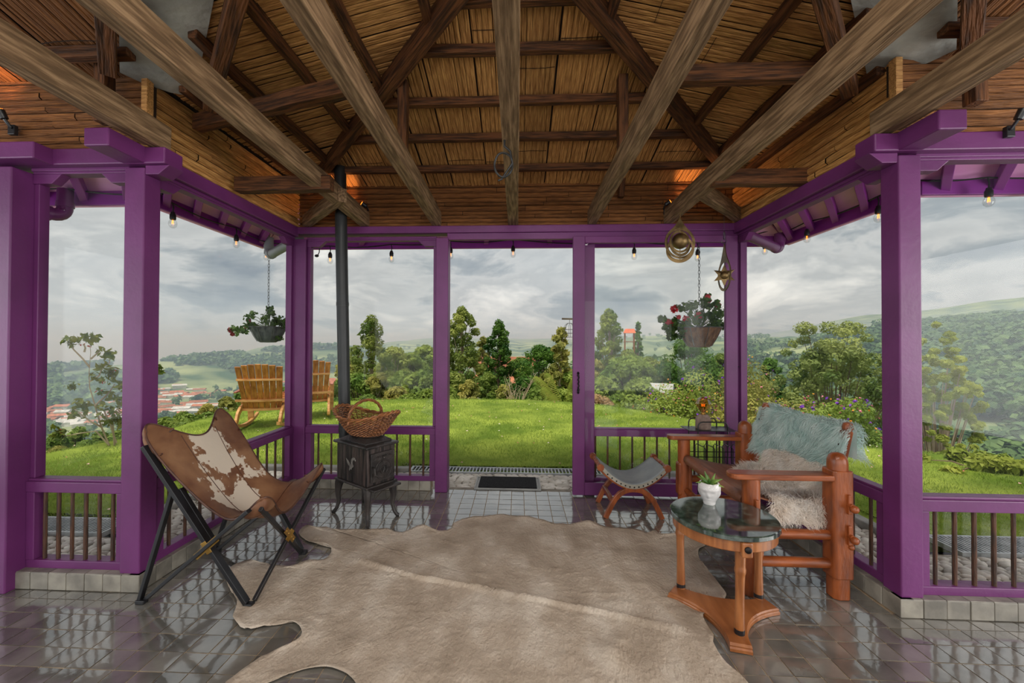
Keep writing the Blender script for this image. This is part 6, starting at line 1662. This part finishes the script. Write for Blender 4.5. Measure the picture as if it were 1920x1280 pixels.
# ================================================================== ROCKING CHAIRS on the lawn
TEAK = mat('varnished_teak', C(142, 78, 30), .45, C(206, 136, 66), scale=4, stretch=(6, 6, 1.1), bump=.1, rand=.14, lo=.3, hi=.7, spec=.45)
TEAKX = mat('pale_teak', C(190, 128, 68), .5, C(222, 168, 104), scale=4, stretch=(1.2, 6, 6), rand=.08)
ARMR = mat('reddish_teak', C(148, 82, 58), .5, C(180, 112, 84), scale=4, stretch=(6, 1.2, 6), rand=.08)
def rocker(lab, loc, rz, first=None):
    t = empty('rocking_chair', loc, rz, lab, 'rocking chair', 'rocking chairs on the lawn')
    # local: the chair faces +y (away from the house); back slats lean towards -y
    def bp(x, u):   # point on the back, u from seat to top
        return V((x * (1 + .22 * u), -.22 - .20 * u - .05 * (1 - (x / .27) ** 2), .30 + .62 * u))
    for k in range(7):
        x = (k - 3) * .0745; hgt = 1.0 + .06 * (1 - ((k - 3) / 3) ** 2); p = [bp(x + s * .033, u * hgt) for u in (0, .5, 1) for s in (-1, 1)]; dp = V((0, .02, .006)); m = MB()
        m.add(p + [q + dp for q in p], [(0, 1, 3, 2), (2, 3, 5, 4), (7, 6, 8, 9), (9, 8, 10, 11), (0, 2, 8, 6), (2, 4, 10, 8), (1, 7, 9, 3), (3, 9, 11, 5), (4, 5, 11, 10), (0, 6, 7, 1)])
        m.obj('back_slat', TEAK, t, local=True, bevel=.003)
    for u, ex, th in ((.70, .0, .032), (.20, .07, .036), (-.02, .03, .034)):
        m = MB(); vs = []
        for i in range(11):
            x = (i / 10 * 2 - 1) * (.262 + ex); q = bp(min(.262, max(-.262, x)), u); q.x = x * (1 + .22 * u); q.y -= .004
            vs += [q + V((0, -.028, -th / 2)), q + V((0, 0, -th / 2)), q + V((0, 0, th / 2)), q + V((0, -.028, th / 2))]
        m.add(vs, [(0, 1, 2, 3), (43, 42, 41, 40)] + [(4 * i + k, 4 * i + 4 + k, 4 * i + 4 + (k + 1) % 4, 4 * i + (k + 1) % 4) for i in range(10) for k in range(4)])
        m.obj('back_rail', TEAKX, t, local=True, bevel=.004)
    for s in (-1, 1):
        # runner
        m = MB(); vs = []
        for i in range(15):
            y = -.52 + 1.0 * i / 14; z = .012 + .55 * (y + .02) ** 2 * .62
            for dx, dz in ((-.02, 0), (.02, 0), (.02, .045), (-.02, .045)): vs.append((s * .285 + dx, y, z + dz))
        m.add(vs, [(0, 1, 2, 3), (59, 58, 57, 56)] + [(4 * i + k, 4 * i + 4 + k, 4 * i + 4 + (k + 1) % 4, 4 * i + (k + 1) % 4) for i in range(14) for k in range(4)]); m.obj('runner', TEAKX, t, local=True)
        # curved rear leg running forward as the seat side
        pts = [(-.43, .075), (-.40, .16), (-.35, .24), (-.26, .30), (-.10, .335), (.12, .37), (.30, .40)]; m = MB(); vs = []
        for i, (y, z) in enumerate(pts):
            a, b = pts[max(0, i - 1)], pts[min(6, i + 1)]; tt = V((0, b[0] - a[0], b[1] - a[1])).normalized(); nn = V((0, -tt.z, tt.y)) * .04
            for dx, sg in ((-.018, -1), (.018, -1), (.018, 1), (-.018, 1)): vs.append(V((s * .285 + dx, y, z)) + nn * sg)
        m.add(vs, [(0, 1, 2, 3), (27, 26, 25, 24)] + [(4 * i + k, 4 * i + 4 + k, 4 * i + 4 + (k + 1) % 4, 4 * i + (k + 1) % 4) for i in range(6) for k in range(4)]); m.obj('seat_side', TEAKX, t, local=True, bevel=.004)
        MB().bar((s * .31, .27, .04), (s * .32, .22, .56), .03, .085, up=(1, 0, 0)).obj('front_leg', TEAKX, t, local=True, bevel=.004)
        m = MB(); out = [(.31, -.30), (.35, -.30), (.36, -.05), (.385, .12), (.385, .33), (.36, .37), (.29, .37), (.275, .33), (.285, .1)]
        m.prism([(s * x, y) for x, y in (out if s > 0 else out[::-1])], .56, .582, Matrix.Translation((0, 0, .0)) @ Matrix.Rotation(R(4), 4, 'X')); m.obj('armrest', ARMR, t, local=True, bevel=.004)
    for k in range(6):
        y = -.20 + .095 * k; z = .335 + .18 * (y + .2) + .035; MB().box(-.29, .29, y - .04, y + .04, z, z + .02).obj('seat_slat', TEAK, t, local=True, bevel=.003)
    return t
q1, q2 = fl(468, 806), fl(552, 790)
rocker('slatted teak rocking chair seen through the left window, behind the cowhide chair', (q1.x, q1.y + .42, ground_z(q1.x, q1.y + .3)), R(16))
rocker('slatted teak rocking chair half hidden by the stove pipe', (q2.x + .05, q2.y + .42, ground_z(q2.x, q2.y + .3)), R(24))

# ================================================================== STRING LIGHTS under the eaves
BULBG = glass('clear_bulb_glass', (.93, .93, .92, 1), .07, .7)
RUBBER = mat('black_rubber', C(18, 18, 18), .5, C(28, 28, 28), scale=10)
FIL2 = emit('bulb_filament', C(255, 130, 36), 6)
EXx, EYy = HX + OV - .08, 3.5 + OV - .08
def on_front(px, py): return aty(px, py, EYy)
def on_left(px, py): return atx(px, py, -EXx)
def on_right(px, py): return atx(px, py, EXx)
def on_wing(px, py): return aty(px, py, 2.04 + OV - .1)
BL = [(on_wing(119, 391), 'leftmost string bulb, outside the left wing window'), (on_left(324, 417), 'string bulb just right of the left post'), (on_left(443, 456), 'second string bulb left of the left corner, above the rocking chair'),
      (on_left(499, 480), 'string bulb in front of the grey downpipe bend'), (on_front(619, 487), 'string bulb peeping out left of the stove pipe'), (on_front(734, 484), 'string bulb above the wicker basket window'),
      (on_front(845, 478), 'string bulb at the left edge of the doorway'), (on_front(962, 475), 'string bulb in the middle of the doorway'), (on_front(1189, 479), 'string bulb behind the sliding door glass'),
      (on_front(1308, 482), 'string bulb beside the round spiral ornament'), (on_right(1434, 470), 'string bulb in front of the purple downpipe bend'), (on_right(1513, 446), 'string bulb between the right corner and the right post'),
      (on_right(1647, 406), 'string bulb just left of the right post'), (on_wing(1854, 375), 'rightmost string bulb, outside the right wing window')]
def bulb(c, lab):
    t = empty('string_bulb', c, 0, lab, 'light bulb', 'string bulbs under the eaves')
    MB().lathe([(.001, -.044), (.012, -.042), (.024, -.030), (.029, -.012), (.026, .006), (.017, .020), (.014, .030)], c, 16).obj('bulb_glass', BULBG, t, True)
    MB().lathe([(.001, .022), (.019, .022), (.021, .03), (.021, .058), (.015, .068), (.013, .08), (.001, .082)], c, 14).obj('socket', RUBBER, t, True)
    m = MB()
    for k in range(5):
        a = k * 1.256; m.tube([V(c) + V((.004 * math.cos(a), .004 * math.sin(a), .018)), V(c) + V((.007 * math.cos(a), .007 * math.sin(a), -.012))], .0009, 4)
    m.obj('filament', FIL2, t)
    MB().tube([V(c) + V((0, 0, .08)), V(c) + V((.004, 0, .11)), V(c) + V((-.004, 0, .145))], .005, 6).obj('hanger_cable', RUBBER, t, True)
for c, lab in BL: bulb(c, lab)
cord = []
tops = [V(c) + V((-.004, 0, .148)) for c, _ in BL]
wp = [tops[0] + V((-.5, 0, .03)), tops[0], V((-EXx + .02, 2.9, tops[1].z + .03)), tops[1], tops[2], tops[3], V((-EXx + .1, EYy - .02, tops[3].z - .0)), tops[4]] + tops[5:10] + [V((EXx - .06, EYy - .02, tops[10].z + .01))] + [tops[10], tops[11], tops[12], V((EXx - .0, 2.9, tops[13].z + .03)), tops[13], tops[13] + V((.6, 0, .03))]
pts = []
for a, b in zip(wp, wp[1:]):
    for k in range(8): u = k / 8; pts.append(a.lerp(b, u) - V((0, 0, .035 * math.sin(PI * u) * min(1, (b - a).length))))
tc_ = empty('string_light_cable', tops[7], 0, 'black string-light cable looping along under the eaves', 'cable')
MB().tube(pts, .0055, 6).obj('cable', RUBBER, tc_, True)
p = on_front(596, 478); t = empty('loose_cable_end', p, 0, 'loose black cable end dangling left of the stove pipe', 'cable')
MB().tube([p + V((.02, 0, .12)), p + V((.015, 0, .03)), p], .005, 6).obj('cable', RUBBER, t, True)
MB().ball(p + V((-.012, 0, -.008)), .02, 10, 6, (1.2, .6, .8)).obj('plug', RUBBER, t, True)

# ================================================================== HANGING BASKETS
COIR = mat('brown_coir_liner', C(86, 56, 40), .9, C(128, 90, 64), scale=10, bump=.5, bscale=40, stretch=(3, 3, 1))
COIRG = mat('grey_green_liner', C(62, 68, 66), .9, C(92, 98, 94), scale=10, bump=.4, bscale=40, stretch=(3, 3, 1))
GER = leafmat('geranium_leaves', C(44, 74, 34), C(92, 120, 52), scale=16, trans=.35)
REDF = mat('red_geranium_flowers', C(176, 22, 36), .6, C(214, 50, 60), scale=20)
REDF2 = mat('deep_red_flowers', C(132, 24, 36), .6, C(166, 52, 60), scale=20)
WIRE = mat('chain_steel', C(70, 72, 74), .4, C(110, 112, 112), scale=9, metal=.7)
def hanging(pxc, rim_y, bot_y, half_px, Y, top_y, lab, liner, leaves, flowers, fm, seed):
    c = aty(pxc, rim_y, Y); zb = aty(pxc, bot_y, Y).z; zt = ZE - .03 - MS * (Y - 3.5); r = half_px / FPX * Y * .98; h = c.z - zb
    t = empty('hanging_basket', c, 0, lab, 'hanging basket')
    m = MB(); prof = [(.001, -h), (r * .42, -h * .99), (r * .56, -h * .9), (r * .78, -h * .5), (r * .95, -h * .08), (r, 0), (r * .95, .0), (r * .7, -h * .2), (.001, -h * .2)]
    m.lathe(prof, c, 48); m.v = [((x - c.x) * (1 + .035 * math.cos(16 * math.atan2(y - c.y, x - c.x))) + c.x, (y - c.y) * (1 + .035 * math.cos(16 * math.atan2(y - c.y, x - c.x))) + c.y, z) for x, y, z in m.v]
    m.obj('liner', liner, t, True)
    m = MB()
    for k in range(8):
        a = 2 * PI * k / 8; m.tube([c + V((math.cos(a) * rr * 1.05, math.sin(a) * rr * 1.05, z)) for rr, z in ((r, .0), (r * .96, -h * .1), (r * .8, -h * .5), (r * .57, -h * .92))], .003, 5)
    m.tube([c + V((math.cos(a) * r * 1.03, math.sin(a) * r * 1.03, 0)) for a in [2 * PI * i / 32 for i in range(32)]], .0045, 6, closed=True)
    m.obj('wire_frame', WIRE, t, True)
    hub = V((c.x, c.y, c.z + r * 1.15)); m = MB()
    for k in range(3): a = 2 * PI * k / 3 + .4; m.tube([c + V((math.cos(a) * r, math.sin(a) * r, 0)), hub], .002, 5)
    m.obj('hanger_wires', WIRE, t)
    m = MB(); z = hub.z; k = 0; L = .042
    while z < zt - .02:
        ax = V((1, 0, 0)) if k % 2 else V((0, 1, 0)); cc = V((c.x, c.y, z + L / 2))
        m.tube([cc + ax * .009 * math.cos(a) + V((0, 0, (L / 2 - .001) * math.sin(a))) for a in [2 * PI * i / 10 for i in range(10)]], .0025, 5, closed=True); z += L - .009; k += 1
    m.obj('chain', WIRE, t, True)
    cs = [tuple(aty(x, y, Y + dy)) for x, y, dy in leaves]
    v, f = leaf_cloud(cs, [.042] * len(cs), len(cs) * 11, .021, .9, seed, aspect=.95, shell=.2); cloud_obj('foliage', v, f, GER, t)
    m = MB()
    for x, y, dy in leaves[::2]: m.tube([c + V((0, 0, -.01)), c.lerp(aty(x, y, Y + dy), .6) + V((0, 0, .02)), aty(x, y, Y + dy)], [.004, .003, .002], 5)
    m.obj('stems', GER, t)
    for i, (x, y, rr) in enumerate(flowers):
        v, f = leaf_cloud([tuple(aty(x, y, Y - .03))], [rr], 64, .016, 1, seed + i, aspect=.9, shell=.6); cloud_obj('flower_head', v, f, fm, t)
g = random.Random(31)
def leaves_l(pts, n): 
    out = []
    for k in range(n): x, y = g.choice(pts); out.append((x + g.uniform(-5, 5), y + g.uniform(-4, 4), g.uniform(-.13, .13)))
    return out
hanging(503, 613, 642, 32, 4.2, 488, 'hanging basket with a dark liner and sparse geraniums above the rocking chairs', COIRG,
        leaves_l([(465, 594), (478, 590), (487, 600), (505, 580), (512, 585), (500, 605), (520, 600), (528, 596), (515, 605), (470, 608), (458, 616), (450, 620), (440, 618), (530, 628), (525, 632), (535, 610), (480, 612), (508, 592), (495, 598), (532, 602)], 44),
        [(432, 618, .022), (466, 600, .016), (463, 612, .018), (436, 626, .014)], REDF2, 3)
hanging(1311, 614, 651, 38, 4.15, 462, 'hanging basket with a brown liner full of red geraniums', COIR,
        leaves_l([(1276, 578), (1285, 575), (1300, 572), (1320, 572), (1322, 560), (1330, 575), (1345, 580), (1352, 590), (1340, 600), (1330, 590), (1315, 590), (1300, 590), (1290, 600), (1280, 605), (1268, 610), (1258, 620), (1275, 628), (1262, 632), (1250, 612), (1242, 595), (1345, 570), (1355, 610), (1310, 600), (1285, 612), (1336, 612), (1264, 600)], 110),
        [(1265, 579, .036), (1310, 591, .032), (1286, 597, .028), (1252, 603, .028), (1273, 594, .014), (1346, 572, .028), (1262, 606, .018), (1327, 556, .018), (1330, 563, .014)], REDF, 7)

# ================================================================== HANGING METAL ORNAMENTS
OLDB = mat('old_brass', C(84, 66, 40), .42, C(132, 108, 70), scale=11, metal=.75, bump=.15)
def plate(pts_out, pts_in, M, th, m):
    """flat ring between two outlines with the same count"""
    n = len(pts_out); vs = []
    for y in (-th / 2, th / 2):
        vs += [M @ V((x, y, z)) for x, z in pts_out] + [M @ V((x, y, z)) for x, z in pts_in]
    fs = []
    for i in range(n):
        j = (i + 1) % n; fs += [(i, j, n + j, n + i), (2 * n + i, 3 * n + i, 3 * n + j, 2 * n + j), (i, 2 * n + i, 2 * n + j, j), (n + i, n + j, 3 * n + j, 3 * n + i)]
    m.add(vs, fs)
circ = lambda r, cz=0, k=48, cx=0: [(cx + r * math.sin(2 * PI * i / k), cz + r * math.cos(2 * PI * i / k)) for i in range(k)]
Y_ = 3.2; c = aty(1275, 455, Y_); kpx = Y_ / FPX
t = empty('spiral_ornament', c, 0, 'round brass ornament of nested rings around a ball, hanging under the right tie beam', 'ornament')
M = Matrix.Translation(c) @ Matrix.Rotation(R(8), 4, 'Z')
def tear(r, top, cz=0, k=48):
    out = []
    for i in range(k):
        a = 2 * PI * i / k; x, z = r * math.sin(a), cz + r * math.cos(a)
        if math.cos(a) > .72: z += (math.cos(a) - .72) / .28 * (top - r); x *= 1 - .80 * ((math.cos(a) - .72) / .28) ** .8
        out.append((x, z))
    return out
m = MB(); plate(tear(29.5 * kpx, 46 * kpx), circ(24.5 * kpx, -1 * kpx), M, .003, m); m.obj('outer_ring', OLDB, t, True)
M2 = Matrix.Translation(c) @ Matrix.Rotation(R(-22), 4, 'Z'); m = MB(); plate(circ(24 * kpx, -13 * kpx), circ(19.5 * kpx, -11 * kpx), M2, .003, m); m.obj('lower_ring', OLDB, t, True)
M3 = Matrix.Translation(c) @ Matrix.Rotation(R(20), 4, 'Z'); m = MB(); plate(circ(24 * kpx, -1 * kpx), circ(20 * kpx, 0), M3, .003, m); m.obj('middle_ring', OLDB, t, True)
m = MB(); plate(circ(19.5 * kpx, 1 * kpx), circ(16.5 * kpx, 2 * kpx), M, .003, m); m.obj('inner_ring', OLDB, t, True)
MB().ball(c + V((0, 0, 3 * kpx)), 14.5 * kpx, 24, 14).obj('ball', OLDB, t, True)
MB().tube([c + V((0, 0, -36 * kpx)), c + V((0, 0, -11 * kpx))], .003, 6).obj('pin', OLDB, t, True)
MB().tube([c + V((0, 0, 17 * kpx)), c + V((0, 0, 30 * kpx))], .003, 6).obj('pin', OLDB, t, True)
MB().tube([c + V((0, 0, 45 * kpx)), c + V((.003, 0, 52 * kpx)), V((c.x, c.y, 2.262))], .003, 6).obj('hook', OLDB, t, True)
Y_ = 3.36; c = aty(1358, 516, Y_); kpx = Y_ / FPX
t = empty('star_ornament', c, 0, 'brass star in an oval ring hanging in front of the right corner post', 'ornament')
M = Matrix.Translation(c) @ Matrix.Rotation(R(86), 4, 'Z')
m = MB(); plate([(x * .95, z * 1.0) for x, z in tear(29 * kpx, 58 * kpx)], circ(24 * kpx, 0), M, .006, m); m.obj('oval_ring', OLDB, t, True)
MS_ = Matrix.Translation(c) @ Matrix.Rotation(R(-12), 4, 'Z'); st = []
for k in range(12): r = (20 if k % 2 == 0 else 9.5) * kpx; a = k * PI / 6; st.append((r * math.sin(a), r * math.cos(a)))
m = MB(); vs = [MS_ @ V((x, -.002, z)) for x, z in st] + [MS_ @ V((x, .002, z)) for x, z in st] + [MS_ @ V((0, -.012, 0)), MS_ @ V((0, .012, 0))]
m.add(vs, [(k, (k + 1) % 12, 24) for k in range(12)] + [(12 + (k + 1) % 12, 12 + k, 25) for k in range(12)] + [(k, 12 + k, 12 + (k + 1) % 12, (k + 1) % 12) for k in range(12)]); m.obj('star', OLDB, t)
MB().ball(c, 7.5 * kpx, 16, 10).obj('ball', OLDB, t, True)
zc = c.z + 58 * kpx
MB().tube([V((c.x + .02 * math.cos(a), c.y, zc + .018 + .02 * math.sin(a))) for a in [2 * PI * i / 16 for i in range(16)]], .002, 5, closed=True).obj('split_ring', WIRE, t, True)
MB().tube([V((c.x, c.y + .012 * math.cos(a), zc + .066 + .032 * math.sin(a))) for a in [2 * PI * i / 16 for i in range(16)]], .003, 5, closed=True).obj('swivel', WIRE, t, True)
MB().tube([V((c.x, c.y, zc + .098)), V((c.x, c.y, 2.40))], .0012, 5).obj('thread', WIRE, t)

# ================================================================== CEILING SPOTS and the cable loop
SPOTM = emit('lit_spot_lens', C(255, 120, 30), 12)
for px, py, Y, lab, aim in ((683, 384, 3.42, 'small lit spot lamp on the bamboo wall right of the stove pipe', (-1.2, -.45, .75)), (1252, 381, 3.42, 'small lit spot lamp on the bamboo wall beside the spiral ornament', (1.2, -.45, .75)),
                            (4, 215, 1.93, 'small lit spot lamp at the far left edge', (-.3, -.3, 1)), (1914, 215, 1.93, 'small unlit spot lamp at the far right edge', (.3, -.3, 1))):
    c = aty(px, py, Y); t = empty('spot_lamp', c, 0, lab, 'spot lamp', 'spot lamps on the bamboo walls'); d = V(aim).normalized()
    MB().tube([c - d * .02, c + d * .022], [.016, .019], 12).obj('lamp_head', BLACK, t, True)
    MB().tube([c + d * .022, c + d * .024], .016, 12).obj('lens', SPOTM if px < 1900 else BLACK, t)
    MB().tube([c - d * .02, c - d * .03 + V((0, .02, -.02)), V((c.x, Y + .05, c.z - .05))], .007, 6).obj('arm', BLACK, t, True)
    MB().box(c.x - .018, c.x + .018, Y + .035, Y + .055, c.z - .08, c.z - .03).obj('mount', BLACK, t, bevel=.003)
    if px < 1900: light('spot_lamp_light', 'SPOT', c + d * .03, d.to_track_quat('-Z', 'Y').to_euler(), 5, (1.0, .50, .20), spot_size=R(120), spot_blend=.7, shadow_soft_size=.02)
p = aty(946, 268, 2.05); zb = ZB1 + .002 + .018 * (3.49 - 2.05)
t = empty('cable_loop', (p.x, 2.05, zb), 0, 'black cable loop hanging under the middle tie beam', 'cable')
tp_ = V((p.x, 2.05, zb)); cc = aty(944, 309, 2.05); rr = 17 / FPX * 2.05; pts = [tp_, tp_ - V((0, 0, .03)), cc + V((rr * .75, 0, rr * 1.5))]
for k in range(26): a = PI * .12 - 2 * PI * k / 24; pts.append(cc + V((rr * math.cos(a), .004 * math.sin(k), rr * 1.35 * math.sin(a))))
pts += [cc + V((-rr * .2, .01, -rr * 1.5)), cc + V((-rr * .6, .01, -rr * 1.65))]
MB().tube(pts, .0055, 7).obj('cable', RUBBER, t, True)
